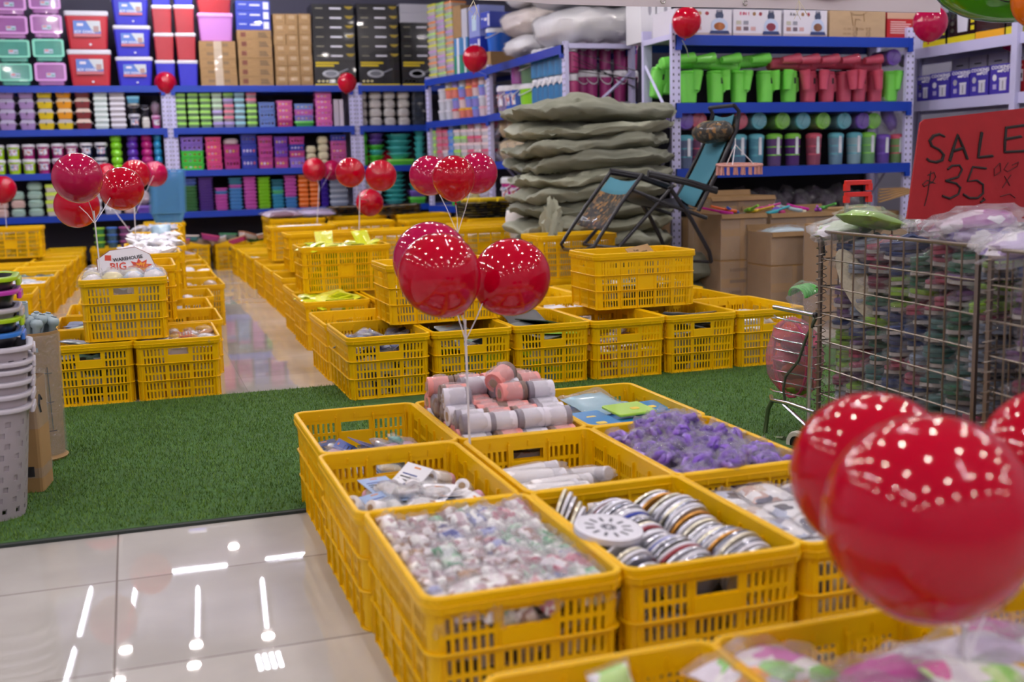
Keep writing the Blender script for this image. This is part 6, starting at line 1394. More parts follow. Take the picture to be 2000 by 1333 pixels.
# ---- right-hand bay facing the camera
RV = (2.035, 1.522, 1.020)
R1 = Bay(4.02, 8.1, 0, 2.22, .55, RV, 'blue and lavender shelving bay with green and pink pitchers', h=2.12, bh=.078, back=mat('#1c1a24', .8, key='shelf_shade_black'))  # black back sheet added for the darkness behind the pitchers
w = 'right bay top'
def appl(nm, head, c_, hx_='#c8506a'):
    def f():
        b = MB().box(-.5, .5, 0, 1, 0, 1, mat('#d4d0dc', .4, key='appl_box', coat=.3))
        b.box(-.5, .5, -.003, 0, 0, .12, mat('#b8a8a8', .5, key='appl_strip'))
        b.text(head, .13, mat(hx_, .5, key='head_' + nm), M=T(-.27, -.006, .84) @ S(.62, 1, 1.25), bold=.003)
        for i in range(2): b.lathe([(.001, 0), (.035, 0)], mat(('#c89a6a', '#c85a6a')[i], .4, key='appl_dot%d' % i), T(-.07 + .13*i, -.005, .84) @ RX(90) @ S(1, 2, 1), 12)
        for i in range(5): b.box(-.44 + .15*(i % 3), -.34 + .15*(i % 3), -.005, 0, .22 + .22*(i//3), .36 + .22*(i//3), mat(('#a87868', '#6a5a68', '#c49a9a', '#b4b0a0', '#8a8a98')[i], .5, key='appl_pic%d' % i))
        b.lathe([(.001, 0), (.13, 0), (.15, .003)], mat('#b8c4e0', .3, key='glass_bowl'), T(.28, -.006, .38) @ RX(90) @ S(1, 2, 1), 20)
        b.lathe([(.001, 0), (.10, 0)], mat(c_, .5, key='roast_' + nm), T(.28, -.0115, .36) @ RX(90) @ S(1, 1.5, 1), 16)
        b.poly([(.10, .08), (.46, .08), (.44, .2), (.12, .2)], -.013, -.006, mat('#2a3a6a', .4, key='appl_base'))
        b.lathe([(.001, 0), (.075, 0)], mat('#5a6484', .4, key='appl_motor'), T(.28, -.008, .76) @ RX(90) @ S(1, 2, 1), 16)
        b.tube([(.23, -.008, .82), (.24, -.008, .96), (.32, -.008, .96), (.33, -.008, .82)], .010, mat('#5a6484', .4, key='appl_motor'), 5)
        return b
    return U(('appl', nm), 'appliance_box', f)
R1.colm(1320, 1434, 40, 0, [(appl('a', '8 IN 1', '#c87a4a'), 52, 'white appliance box')], w, dep=.4)
R1.colm(1435, 1532, 40, 0, [(appl('b', '8 IN 1', '#b8566a', '#d0406a'), 52, 'white appliance box')], w, dep=.4)
R1.colm(1534, 1621, 40, 0, [(appl('c', '8 in 1', '#a8745a', '#2a2a34'), 52, 'white appliance box')], w, dep=.4)
def bigc():
    b = MB().box(-.5, .5, 0, 1, 0, 1, mat('#b79a78', .75, key='carton_pale', vary=.15, bscale=5))
    b.tube([(-.14, -.004, .96), (-.06, -.004, .86), (.1, -.004, .86), (.16, -.004, .96)], .006, CARD2, 4); b.tube([(-.12, -.004, .9), (-.08, -.004, .45), (-.05, -.004, .45), (-.04, -.004, .7), (.05, -.004, .68)], .006, CARD2, 4); b.tube([(.10, -.004, .9), (.12, -.004, .6)], .006, CARD2, 4)
    b.text('G.W.', .07, CARD2, M=T(-.18, -.004, .32) @ S(1, 1, 1.6)).text('N.W.', .07, CARD2, M=T(-.18, -.004, .14) @ S(1, 1, 1.6)).text('CTN', .07, CARD2, M=T(.04, -.004, .32) @ S(1, 1, 1.6))
    for x, z in ((-.08, .26), (-.08, .08), (.16, .26), (.16, .08)): b.tube([(x, -.004, z), (x + .07, -.004, z), (x + .07, -.004, z + .12), (x, -.004, z + .12)], .004, CARD2, 4, closed=True)
    return b
R1.colm(1623, 1735, 40, 0, [(U(('bigc',), 'cardboard_carton', bigc), 52, 'large pale carton')], w, dep=.4)
def redb():
    b = MB().box(-.5, .5, 0, 1, 0, 1, mat('#b01c24', .4, key='red_box', coat=.3)).box(-.5, .5, -.003, 0, .76, 1, mat('#c8a088', .5, key='red_box_top'))
    for i in range(6): b.box(-.38, .15 + .1*((i*3) % 4)*.6, -.004, 0, .62 - .085*i, .655 - .085*i, mat('#e8c8c4', .5, key='red_box_text'))
    return b
R1.colm(1737, 1795, 40, 0, [(U(('redb',), 'red_box', redb), 50, 'red box')], w, dep=.35)
# white boxes beyond, on a bay end seen at left of the post
wa = U(('whitet',), 'white_appliance_box', lambda: MB().box(-.5, .5, 0, 1, 0, 1, mat('#dcdbe2', .4, key='white_box', coat=.2)).text('airfry', .16, INK, M=T(-.12, -.004, .86)).box(.2, .4, -.004, 0, .78, .9, mat('#d8a84a', .5, key='amber_dot')).lathe([(.10, 0), (.12, 0)], mat('#9a98a4', .5, key='grey_mark'), T(.1, -.003, .62) @ RX(90), 14))
for i, (a, b) in enumerate(((1252, 1281), (1283, 1312))):
    p = ony((a+b)/2, 60, 8.72); q = ony(b, 60, 8.72); wa.put(T(p.x, 8.72, 2.05) @ S((q.x - p.x)*1.9, .3, .42), 'tall white appliance box behind the right shelf post, %s' % ('left', 'right')[i], 'box', 'tall white boxes')
link_ = Bay(3.98, 8.66, 0, .03, .02, (2.03,), 'short lavender bar carrying the tall white boxes', h=.01, posts=(0, 0), brace=False, board=False) if False else None
tag(link('shelf_end_bar', MB().box(0, .48, 0, .33, -.03, 0, LAV).mesh('shelf_end_bar', 0), T(4.30, 8.68, 2.048)), 'lavender shelf end carrying the tall white boxes', 'shelf')
# pitchers with their cups
def pitcher(c_, nm):
    cm = mat(c_, .2, key='pitch_' + nm, coat=.5, transl=.25, bump=.3, bscale=60); cl = mat(c_, .25, key='pitchlid_' + nm, coat=.3)
    return Kit('pitcher', MB().rrbox(.115, .105, 0, .285, .04, cm, w1=.135, d1=.125, seg=4).mesh('pitcher', 35), [('lid', MB().rrbox(.137, .127, .283, .30, .045, cl, w1=.125, d1=.115).mesh('lid', 35)), ('handle', MB().tube([(.06, .02, .24), (.10, .03, .24), (.105, .03, .12), (.06, .02, .09)], .010, cl, 6).mesh('handle', 50)), ('label', MB().box(.02, .036, -.063, -.060, .18, .235, INK).mesh('label'))])
def cups(c_, nm):
    cm = mat(c_, .2, key='pitch_' + nm, coat=.5, transl=.25)
    b = MB().lathe([(.030, 0), (.042, .12)], cm, None, 16)
    r_ = MB()
    for i in range(4): r_.lathe([(.042, .118 + .011*i), (.045, .122 + .011*i), (.045, .127 + .011*i), (.043, .129 + .011*i)], cm, None, 16)
    return Kit('cup_stack', b.mesh('cup_stack', 40), [('cup_rims', r_.mesh('cup_rims', 40))])
PG, PR = pitcher('#8af062', 'green'), pitcher('#e0607a', 'red'); CG, CRd = cups('#8af062', 'green'), cups('#e0607a', 'red')
for i, (px, c_, cx) in enumerate(((1345, 'g', 22), (1397, 'g', 24), (1443, 'g', 22), (1494, 'g', 24), (1540, 'g', 0), (1582, 'r', -10), (1618, 'r', -8), (1652, 'r', 12), (1680, 'r', 2), (1712, 'r', 2), (1738, 'g', 22))):
    p = ony(px, 150, 8.24); k = PG if c_ == 'g' else PR; n_ = 'green' if c_ == 'g' else 'pink red'
    k.put(T(p.x, 8.24 + (.03 if c_ == 'r' else 0), 1.523) @ RZ(0 if i < 4 else -4) @ S(.95, 1, .85 if c_ == 'g' else .84), '%s pitcher on the middle right shelf, %s from the left' % (n_, ORD[i]), 'pitcher', 'pitchers with cups')
    q = ony(px + cx, 160, 8.15)
    (CG if c_ == 'g' else CRd).put(T(q.x, 8.15 if abs(cx) < 15 else 8.19, 1.523 + .235) @ RX(180) @ T(0, 0, 0) @ RY(6 if i % 2 else -5) @ T(0, 0, -.0) @ S(1, 1, .95) @ RX(180) @ T(0, 0, -.14), 'stack of %s cups beside its pitcher, %s from the left' % (n_, ORD[i]), 'cup stack', 'cup stacks')
for i, (px, c_) in enumerate(((1322, 'g'), (1362, 'g'), (1412, 'g'), (1470, 'g'), (1530, 'r'), (1566, 'r'), (1605, 'r'), (1645, 'r'), (1690, 'r'))):
    p = ony(px, 118, 8.25); k = PG if c_ == 'g' else PR; n_ = 'green' if c_ == 'g' else 'pink red'
    k.put(T(p.x - .13, 8.27 + .02*(i % 2), 1.835 + .008*(i % 2)) @ RX(-8) @ RY(84 + 5*(i % 3)) @ RZ(90) @ S(.85, .85, .9), '%s pitcher lying on top of the others, %s from the left' % (n_, ORD[i]), 'pitcher', 'lying pitchers')
    q = ony(px + 14, 122, 8.14); (CG if c_ == 'g' else CRd).put(T(q.x - .07, 8.15, 1.855) @ RY(84) @ S(.9, .9, 1), 'stack of %s cups lying by its pitcher, %s from the left' % (n_, ORD[i]), 'cup stack', 'lying cup stacks')
# pitchers poking out left of the post
for i, (px, py, a) in enumerate(((1285, 118, 70), (1275, 150, 60), (1280, 172, 8), (1300, 165, 4))):
    p = ony(px, py, 8.5); PG.put(T(p.x, 8.5, p.z - .08) @ RY(a) @ S(.85, .85, .8), 'green pitcher seen through the side frame left of the post, %s' % ('top', 'upper', 'lower left', 'lower right')[i], 'pitcher', 'side pitchers')
# lids and tumblers below
w = 'lower right shelf'
TC = {'b': '#6ab8c8', 'g': '#86d050', 'p': '#7a54c0', 'r': '#d05a70'}; TN = {'b': 'aqua', 'g': 'lime', 'p': 'purple', 'r': 'rose'}
def tumb(k, body):
    cm = mat(body, .15, key='tumb_' + body.strip('#'), coat=.6, transl=.3); cl = mat(TC[k], .25, key='tl_' + k, coat=.4)
    return kit(('tumb', k, body), lambda: Kit('lidded_pitcher', MB().lathe([(.052, 0), (.055, .004), (.064, .24)], cm, None, 20).lathe([(.0585, .09), (.0587, .10)], cl, None, 20).lathe([(.0612, .16), (.0614, .17)], cl, None, 20).mesh('lidded_pitcher', 40), [('lid', MB().lathe([(.066, .235), (.067, .24), (.067, .265), (.05, .28), (.02, .284)], cl, None, 20).mesh('lid', 40)), ('spout_strip', MB().box(-.012, .012, -.069, -.060, .10, .25, mat('#d8dce4', .2, key='strip_clear')).mesh('spout_strip'))]))
for i, (px, k, bd) in enumerate(((1336, 'b', '#7a8cac'), (1362, 'r', '#8a5a80'), (1440, 'b', '#6f8fae'), (1474, 'b', '#68b0c8'), (1509, 'g', '#7a5a94'), (1545, 'g', '#6a3e8c'), (1586, 'r', '#b8627c'), (1629, 'b', '#8ab4cc'), (1665, 'b', '#a8cdd8'), (1692, 'g', '#8ac88a'), (1720, 'p', '#7a58bc'), (1747, 'r', '#86b070'))):
    p = ony(px, 290, 8.24); tumb(k, bd).put(T(p.x, 8.22, 1.021) @ S(1.0, 1, .92 if i not in (10, 11) else .85), '%s-lidded tall pitcher on the lower right shelf, %s from the left' % (TN[k], ORD[i]), 'pitcher', 'tall lidded pitchers')
for i, (px, k) in enumerate(((1340, 'p'), (1365, 'r'), (1445, 'r'), (1482, 'b'), (1528, 'g'), (1568, 'b'), (1607, 'g'), (1648, 'b'), (1685, 'p'), (1706, 'g'))):
    p = ony(px, 236, 8.16)
    def lk(k=k):
        cl = mat(TC[k], .25, key='tl_' + k, coat=.4); b = MB().lathe([(.055, .0), (.062, .05), (.062, .24)], mat(TC[k], .2, key='tb_' + k, coat=.5, transl=.3), RX(-90), 20)
        f_ = MB().lathe([(.064, -.012), (.067, -.008), (.067, .014), (.062, .018)], cl, RX(-90), 22).lathe([(.001, -.014), (.052, -.014), (.058, -.012)], cl, RX(-90), 22).box(-.012, .012, -.024, -.013, -.045, .045, cl, M=RY(25))
        return Kit('lying_pitcher', b.mesh('lying_pitcher', 40), [('round_lid', f_.mesh('round_lid', 40)), ('clear_wrapping', blob(FILM2, .078, .16, .074, seed=3, amp=.25, M=T(0, .09, 0)).mesh('clear_wrapping', 40))])
    kit(('lying', k), lk).put(T(p.x, 8.16, p.z + .0) @ S(1, 1, 1), '%s round lid of a lying pitcher, %s from left in upper row' % (TN[k], ORD[i]), 'pitcher', 'lying lidded pitchers')
p = ony(1722, 95, 8.16)
kit(('lying', 'p'), None).put(T(ony(1745, 112, 8.16).x, 8.16, ony(1745, 112, 8.16).z), 'purple round lid at the right end of the green and pink pitchers', 'pitcher', 'lying lidded pitchers')
k_blob(mat('#3a2a5a', .3, key='dark_purple_bag'), 'dark_bag', (.05, .04, .05), 2, .3, FILM2).put(Matrix.Translation(ony(1768, 120, 8.2)), 'dark purple wrapped bag beside the right post', 'bag')
k_blob(mat('#6a4ab0', .3, key='purple_bag_right'), 'purple_bag', (.06, .05, .12), 1, .25, FILM2).put(Matrix.Translation(ony(1735, 228, 8.22)) @ RY(-25), 'purple wrapped bag leaning at the right post, lower shelf', 'bag')
# ---- the white shelving along the right wall
p0 = onplane(1795, 115, (6.55, 0, 0), Vector((1, 0, 0))); p1 = onplane(1795, 218, (6.55, 0, 0), Vector((1, 0, 0)))
zt, zm = p0.z + .085, p1.z + .085
WB = Bay(6.55, 9.1, -90, 3.4, .5, (zt, zm, zm - .5), 'white shelving run along the right-hand wall', beam=LAV, h=zt + .3, posts=(1, 1), bh=.085, brace=False)
for q, px in enumerate((1986,)):
    yy = onplane(px, 200, (6.55, 0, 0), Vector((1, 0, 0))).y
    tag(link('shelf_post', MB().box(0, .05, -.03, .03, 0, zt + .3, LAV).mesh('shelf_post', 0), T(6.50, yy, 0)), 'pale shelf post at the right edge of the photo', 'post')
w = 'right wall shelf'
def cook():
    b = MB().box(-.5, .5, 0, 1, 0, 1, mat('#4438a8', .35, key='purple_box', coat=.3))
    b.text('COOKING', .22, PAPER, M=T(.06, -.008, .89) @ S(.95, 1, .7), bold=.008).text('POT', .22, PAPER, M=T(.28, -.008, .765) @ S(.95, 1, .7), bold=.008).box(-.12, .12, -.008, 0, .73, .80, PAPER)
    b.box(.0, .34, -.008, 0, .12, .5, mat('#d8d6e4', .3, key='pot_print')).box(.155, .185, -.010, -.008, .16, .44, INK).box(-.02, .36, -.010, 0, .48, .54, mat('#e6e4ee', .3, key='pot_lid_print'))
    b.lathe([(.001, 0), (.11, 0)], mat('#e6e4ee', .3, key='pot_lid_print'), T(-.26, -.006, .56) @ RX(90), 14).box(-.34, -.16, -.008, 0, .18, .34, mat('#b8b0dc', .4, key='pot_pic'))
    return b
KC = U(('cook',), 'cooking_pot_box', cook)
for i, (a, b) in enumerate(((1786, 1811), (1812, 1849), (1851, 1887), (1889, 1926), (1928, 1967))): WB.colm(a, b, 175, 1, [(KC, 50 + 2.2*i, 'purple cooking pot box')], w, dep=.2, yoff=.02)
WB.colm(1969, 1998, 160, 1, [(U(('redp',), 'red_box', lambda: MB().box(-.5, .5, 0, 1, 0, 1, mat('#a81c24', .4, key='red_box2')).box(-.35, .35, -.006, 0, .35, .72, PAPER).box(-.1, .3, -.008, -.006, .45, .6, INK).box(-.3, .3, -.006, 0, .82, .88, mat('#e0b0a8', .5, key='red_txt'))), 62, 'red printed box')], w, dep=.2, yoff=.02)
def whb():
    b = MB().box(-.5, .5, 0, 1, 0, 1, mat('#c8c4d4', .5, key='white_lilac_box')).box(-.2, .2, -.006, 0, .80, .83, INK)
    b.tube([(0, -.008, .5), (0, -.008, .72)], .012, INK, 4).tube([(-.15, -.008, .66), (.15, -.008, .66)], .010, INK, 4); return b
for i, (a, b) in enumerate(((1806, 1839), (1841, 1874), (1877, 1914), (1916, 1953), (1957, 1995))): WB.colm(a, b, 170, 1, [(U(('whb',), 'white_box', whb), 82 + 2*i, 'white box')], w + ' back', dep=.2, yoff=.26)
def fry(alt):
    def f():
        b = MB().box(-.5, .5, 0, 1, 0, 1, BKB).box(-.5, .5, -.006, 0, 0, .2, mat('#d8c81e' if not alt else '#e8a81e', .4, key='fry_band%d' % alt))
        if not alt:
            b.rrbox(.34, .02, .3, .85, .005, mat('#d0cede', .3, key='fryer_print'), M=T(.05, -.008, 0), w1=.40)
            for i in range(3): b.lathe([(.001, 0), (.065, 0)], mat('#c8c4ae', .4, key='fry_dot'), T(-.33, -.006, .38 + .2*i) @ RX(90), 12); b.box(.34, .46, -.006, 0, .32 + .2*i, .44 + .2*i, mat('#d8c81e', .4, key='fry_band0'))
        else: b.text('FRYER', .2, PAPER, M=T(.05, -.006, .52)).box(-.1, .3, -.006, 0, .82, 1, mat('#e8a81e', .4, key='fry_band1'))
        return b
    return U(('fry', alt), 'air_fryer_box', f)
WB.colm(1796, 1841, 85, 0, [(fry(0), 62, 'black and yellow air fryer box')], w + ' top', dep=.3)
WB.colm(1843, 1897, 75, 0, [(fry(0), 68, 'black and yellow air fryer box')], w + ' top', dep=.3)
WB.colm(1899, 1956, 60, 0, [(fry(1), 76, 'black and amber printed box')], w + ' top', dep=.3)
WB.colm(1958, 2010, 50, 0, [(fry(0), 80, 'black and yellow air fryer box')], w + ' top', dep=.3)
for i, px in enumerate((1800, 1850, 1900, 1950)):
    WB.colm(px, px + 44, 250, 2, [(k_cass('#8a8c94' if i > 2 else '#8c1c28', 'pot%d' % i), 50, 'dark red pot' if i <= 2 else 'silver pot')], w + ' below', dep=.25)
# ================================================================== SACKS, CHAIR, CARTONS
SK = [mat('#8f9180', .65, key='sack_olive', vary=.25, bscale=5, bump=.6), mat('#808272', .65, key='sack_olive_dark', vary=.25, bscale=6, bump=.6), mat('#9fa18e', .6, key='sack_olive_pale', vary=.2, bscale=5, bump=.6)]
def sack(cx, cy_, z0, hx, hy, h, lb, v, m, rz=0, tipl=.0, slant=0.0):
    b = MB()
    def fn(p):
        q = Vector((abs(p.x)**.6 * (1 if p.x > 0 else -1), abs(p.y)**.6 * (1 if p.y > 0 else -1), p.z))
        f = noise.noise(Vector((q.x*1.6 + v, q.y*1.6, v*1.3))); g_ = noise.noise(Vector((q.x*4 + v, q.y*4, q.z*1.2 + v))); w2 = 1 - 2*abs(noise.noise(Vector((q.x*3.1 + q.y*1.5 + v*3, q.y*6, q.z*1.8))))
        r_ = abs(noise.noise(Vector((q.x*2.3 - q.y*2 + v*2, q.y*5, v))))
        e = max(0, abs(q.x) - .75) / .25
        z = q.z * h/2 * (1 - .38*e) * (1 + .45*f) + h/2 + .045*f + .026*g_ + .020*w2 - .05*max(0, .25 - r_)*1.6 + slant*q.x
        x = q.x * hx * (1 + .07*g_ + .09*f + .03*w2) - tipl*max(0, -q.x - .6)*(1 + f)
        y = q.y * hy * (1 + .09*g_ + .07*w2)
        return Vector((x, y, z))
    b.ball(m, None, 84, 30, fn)
    M = T(cx, cy_, z0) @ RZ(rz)
    o = tag(link('woven_sack', b.mesh('woven_sack', 70), M), lb, 'sack', 'stacked woven sacks')
    return o
zc = 0.0; hs = [.15, .13, .13, .12, .13, .12, .13, .11, .12, .12, .11, .13]; 
SL = ['bottom', 'second', 'third', 'fourth', 'fifth', 'sixth', 'seventh', 'eighth', 'ninth', 'tenth', 'eleventh', 'top']
zt_ = [ony(1150, y_, 7.85).z for y_ in (600, 560, 520, 487, 450, 415, 380, 345, 310, 275, 245, 182)]
zs_ = [0.0]
for i in range(12):
    h = hs[i] * 1.0; cx = 3.36 + (.05, -.02, .03, .0, -.03, .02, -.04, .0, .03, -.03, .0, .02)[i]
    sack(cx, 8.17, zc, .60 + (.02 if i == 11 else 0), .42, h*1.2, 'olive woven sack, %s of the tall stack behind the folding chair' % SL[i] + (' and heap' if 0 else ''), i*1.37 + 2, SK[(i*2) % 3], rz=(4, -3, 2, -5, 3, 0, -4, 5, -2, 3, -3, 6)[i], tipl=(.1 if i % 3 == 2 else .02) + (.15 if i == 11 else 0), slant=(.0, .02, -.01, .01, .015, -.01, .02, .02, .03, .03, .03, -.01)[i])
    zc += h
tk_ = MB()
tag(link('sack_mouth', blob(SK[2], .07, .06, .15, 3, .7, 2.6, 24, 16).mesh('sack_mouth', 50), T(2.88, 7.74, .66)), 'gathered hanging mouth of an olive sack at left of the stack', 'sack')
tag(link('white_sack', blob(mat('#dcd8d6', .6, key='white_sack', bump=.4, bscale=6), .11, .12, .20, 5, .25, 1.5).mesh('white_sack', 60), T(2.98, 8.75, .62)), 'white woven sack standing beside the olive sacks', 'sack')
for i, (x, y, z, a, b, c_, lb) in enumerate([(3.78, 7.30, .08, .34, .20, .13, 'dark olive sack rolled on the floor below the chair leg'), (3.70, 7.28, .30, .28, .18, .10, 'olive sack lying right of the stack below the chair')]):
    tag(link('woven_sack', blob(SK[1], a, b, c_, i*3 + 4, .3, 1.6, 24, 14).mesh('woven_sack', 70), T(x, y, z + c_*.3)), lb, 'sack')
# reclining folding chair
YN, YF = 6.75, 7.28
def N(px, py): return ony(px, py, YN)
def Fp(px, py): return ony(px, py, YF)
O = N(1290, 400); 
def rel(pts, f): return [tuple(f(*p) - O) for p in pts]
chair = bpy.data.objects.new('folding_recliner', None); col.objects.link(chair); chair.location = O
tag(chair, 'black framed reclining folding chair with teal sling and floral headrest', 'chair')
TEALC = mat('#3f7f92', .8, key='teal_sling', bump=.2, bscale=200); 
FLO = print_mat(['#1e1c1a', '#2a2620', '#24221e', '#6a5030', '#1e1c1a', '#4a4438', '#8a6434', '#2c2a26'], 34, key='floral_black', rough=.8)
def part(nm, b, sm=50): link(nm, b.mesh(nm, sm), None, chair)
for (side, f, dx) in (('near', N, 0), ('far', Fp, 0)):
    if side == 'near':
        back = [(1434, 206), (1443, 217), (1440, 250), (1402, 335), (1364, 412)]; leg = [(1256, 340), (1215, 395), (1172, 462), (1160, 482), (1145, 488)]
        arm = [(1266, 337), (1340, 353), (1400, 371)]; f1 = [(1316, 362), (1260, 425), (1208, 484)]; b1 = [(1307, 365), (1350, 428), (1372, 468), (1385, 492), (1389, 512)]
        seat = [(1236, 372), (1300, 398), (1380, 426)]; lk_ = [(1318, 362), (1340, 352)]
    else:
        back = [(1386, 211), (1392, 222), (1385, 262), (1350, 330), (1322, 385)]; leg = [(1193, 336), (1150, 395), (1110, 455), (1096, 478), (1102, 487)]
        arm = [(1192, 333), (1250, 343), (1312, 366)]; f1 = [(1240, 362), (1190, 420), (1140, 478)]; b1 = [(1234, 366), (1270, 425), (1290, 465), (1300, 490), (1303, 508)]
        seat = [(1175, 372), (1230, 392), (1310, 418)]; lk_ = [(1240, 362), (1262, 352)]
    part('back_rail', MB().tube(rel(back, f), .014, BLACK, 8)); part('leg_rest_rail', MB().tube(rel(leg, f), .013, BLACK, 8))
    a_ = MB().tube(rel(arm, f), .017, BLACK, 8); a_.tube(rel([(p[0], p[1] + 4) for p in arm], f), .017, BLACK, 8); part('armrest', a_)
    part('leg', MB().tube(rel(f1, f), .013, BLACK, 8)); part('leg', MB().tube(rel(b1, f), .015, BLACK, 8)); part('seat_rail', MB().tube(rel(seat, f), .013, BLACK, 8))
    kb = MB().ball(STEEL, Matrix.Translation(f(*lk_[0]) - O) @ S(.014, .014, .014), 8, 6); kb.ball(STEEL, Matrix.Translation(f(*seat[1]) - O) @ S(.012, .012, .012), 8, 6); part('bolt', kb)
part('foot_bar', MB().tube([N(1145, 488) - O, N(1120, 490) - O, Fp(1102, 487) - O], .013, BLACK, 8)); part('cross_bar', MB().tube([N(1208, 484) - O, Fp(1140, 478) - O], .011, BLACK, 8)); part('cross_bar', MB().tube([N(1389, 512) - O, Fp(1303, 508) - O], .011, BLACK, 8)); part('top_bar', MB().tube([N(1434, 206) - O, Fp(1386, 211) - O], .013, BLACK, 8))
def sheet(a, b, m, t=.004, ins=.07, nm='sling', n=10, sag=.02, sh=(0, 0, 0)):
    """cloth between a near line and a far line"""
    vs = []; fs = []
    def samp(pts, t_):
        k = t_ * (len(pts) - 1); i = min(int(k), len(pts) - 2); return pts[i].lerp(pts[i+1], k - i)
    for i in range(n + 1):
        pa, pb = samp(a, i/n), samp(b, i/n)
        for j in range(7):
            q = pa.lerp(pb, ins + (1 - 2*ins) * j/6); q = q + Vector((.4, 0, -1)).normalized() * sag * (1 - (j/3 - 1)**2) + Vector(sh); vs.append(tuple(q - O))
    N_ = len(vs); vs += [(x + t*.3, y, z - t) for x, y, z in vs]
    for i in range(n):
        for j in range(6):
            k = i*7 + j; fs.append((k, k+1, k+8, k+7)); fs.append((N_+k, N_+k+7, N_+k+8, N_+k+1))
    for j in range(6): fs.append((j+1, j, N_+j, N_+j+1)); k = n*7 + j; fs.append((k, k+1, N_+k+1, N_+k))
    for i in range(n): k = i*7; fs.append((k, k+7, N_+k+7, N_+k)); k += 6; fs.append((k+7, k, N_+k, N_+k+7))
    b_ = MB(); b_.add(vs, fs, m); part(nm, b_, 60)
nb = [N(*p) for p in ((1440, 222), (1432, 260), (1400, 335), (1362, 405))]; fb_ = [Fp(*p) for p in ((1391, 226), (1380, 265), (1350, 330), (1320, 380))]
sheet(nb, fb_, TEALC, nm='teal_back_sling', ins=.12); sheet(nb, fb_, FLO, nm='floral_border', ins=.02, sag=.02, sh=(.014, .010, -.004))
sheet([N(1248, 352), N(1232, 378)], [Fp(1188, 345), Fp(1168, 372)], TEALC, nm='teal_leg_sling', n=3); sheet([N(1232, 378), N(1184, 445)], [Fp(1168, 372), Fp(1122, 437)], FLO, nm='floral_leg_sling', n=4)
sheet([N(1245, 375), N(1300, 405), N(1362, 410)], [Fp(1190, 372), Fp(1235, 398), Fp(1318, 384)], BLACK, nm='seat_sling', n=5)
pc = (N(1414, 262) + Fp(1372, 255)) / 2 - O + Vector((-.03, -.05, 0))
pd = (Fp(1372, 255) - N(1414, 262))
hb = MB()
def hf(p): return Vector((p.x*.075*(1 + .06*math.sin(p.y*9)), math.copysign(abs(p.y)**.6, p.y)*.24, p.z*.075*(1 + .06*math.sin(p.y*9))))
hb.ball(FLO, Matrix.Translation(pc), 20, 12, hf); part('headrest_pillow', hb)
# clothes peg hanger
HC = ony(1444, 322, 6.6)
PKP = mat('#c98f86', .4, key='dusty_pink_plastic')
ho = bpy.data.objects.new('peg_hanger', None); col.objects.link(ho); ho.location = HC; tag(ho, 'dusty pink oval drying hanger with pegs beside the recliner', 'hanger')
link('oval_ring', MB().tube([(.155*math.cos(a), .11*math.sin(a), .008*math.sin(a)) for a in [2*PI*i/24 for i in range(24)]], .008, PKP, 6, closed=True).tube([(-.155, 0, 0), (.155, 0, 0)], .005, PKP, 6).tube([(0, -.11, 0), (0, .11, 0)], .005, PKP, 6).mesh('oval_ring', 50), None, ho)
link('cord', MB().tube([(.13, .04, 0), (-.03, 0, .13), (-.09, -.07, 0)], .003, WHITE, 5).tube([(-.03, 0, .13), (-.05, .08, 0)], .003, WHITE, 5).tube([(-.03, 0, .13), (-.03, 0, .17)], .003, WHITE, 5).mesh('cord'), None, ho)
for i in range(18):
    a = 2*PI*i/18; x, y = .15*math.cos(a), .105*math.sin(a)
    b = MB().box(-.006, .0, -.004, .004, -.065, -.004, PKP, M=T(x, y, 0) @ RZ(math.degrees(a)*0 + 20*(i % 3)) @ RY(7), top=(0, 0)).box(.0, .006, -.004, .004, -.065, -.004, PKP, M=T(x, y, 0) @ RZ(20*(i % 3)) @ RY(-7)).tube([(x, y, -.012), (x, y, .006)], .004, PKP, 5)
    link('peg', b.mesh('peg'), None, ho)
# cartons
def carton(x0, x1, y0, y1, z0, z1, lb, flaps=False, marks=0, tape=True, m=CARD):
    b = MB(); t = .006; X, Y = x1 - x0, y1 - y0; H = z1 - z0
    if flaps:
        b.box(0, X, 0, t, 0, H, m).box(0, X, Y - t, Y, 0, H, m).box(0, t, t, Y - t, 0, H, m).box(X - t, X, t, Y - t, 0, H, m).box(t, X - t, t, Y - t, 0, t, m)
    else: b.box(0, X, 0, Y, 0, H, m)
    o = tag(link('cardboard_carton', b.mesh('cardboard_carton', 0), T(x0, y0, z0)), lb, 'carton', 'brown cartons')
    if tape: link('tape', MB().box(0, X, -.0015, 0, H*.52, H*.68, TAPE).box(X*.42, X*.52, -.002, -.0005, 0, H, TAPE).mesh('tape', 0), None, o)
    if flaps: link('flap', MB().box(0, X, -.003, .003, 0, .035, CARD2, M=T(0, 0, H) @ RX(150)).mesh('flap', 0), None, o); link('flap', MB().box(0, X, -.003, .003, 0, .04, CARD2, M=T(0, Y, H) @ RX(-20)).mesh('flap', 0), None, o)
    if marks:
        q = MB()
        if marks == 1:
            for i in range(3): q.box(X*.2, X*(.65 - .1*i), -.003, -.0005, H*(.80 - .2*i), H*(.86 - .2*i), CARD2)
        else:
            q.box(X*.68, X*.82, -.003, -.0005, H*.5, H*.72, PAPER).box(X*.68, X*.8, -.003, -.0005, H*.2, H*.36, PAPER); q.box(X*.05, X*.5, -.003, -.0005, H*.12, H*.14, INK)
            for i in range(4): q.box(X*(.08 + .1*i), X*(.12 + .1*i), -.003, -.0005, H*.0, H*.1, INK)
        link('printed_marks', q.mesh('printed_marks', 0), None, o)
    f_ = MB().rrbox(X + .012, Y + .012, -.0 + .003, H*.98, .01, FILM, M=T(X/2, Y/2, 0)); link('stretch_film', f_.mesh('stretch_film', 0), None, o)
    return o
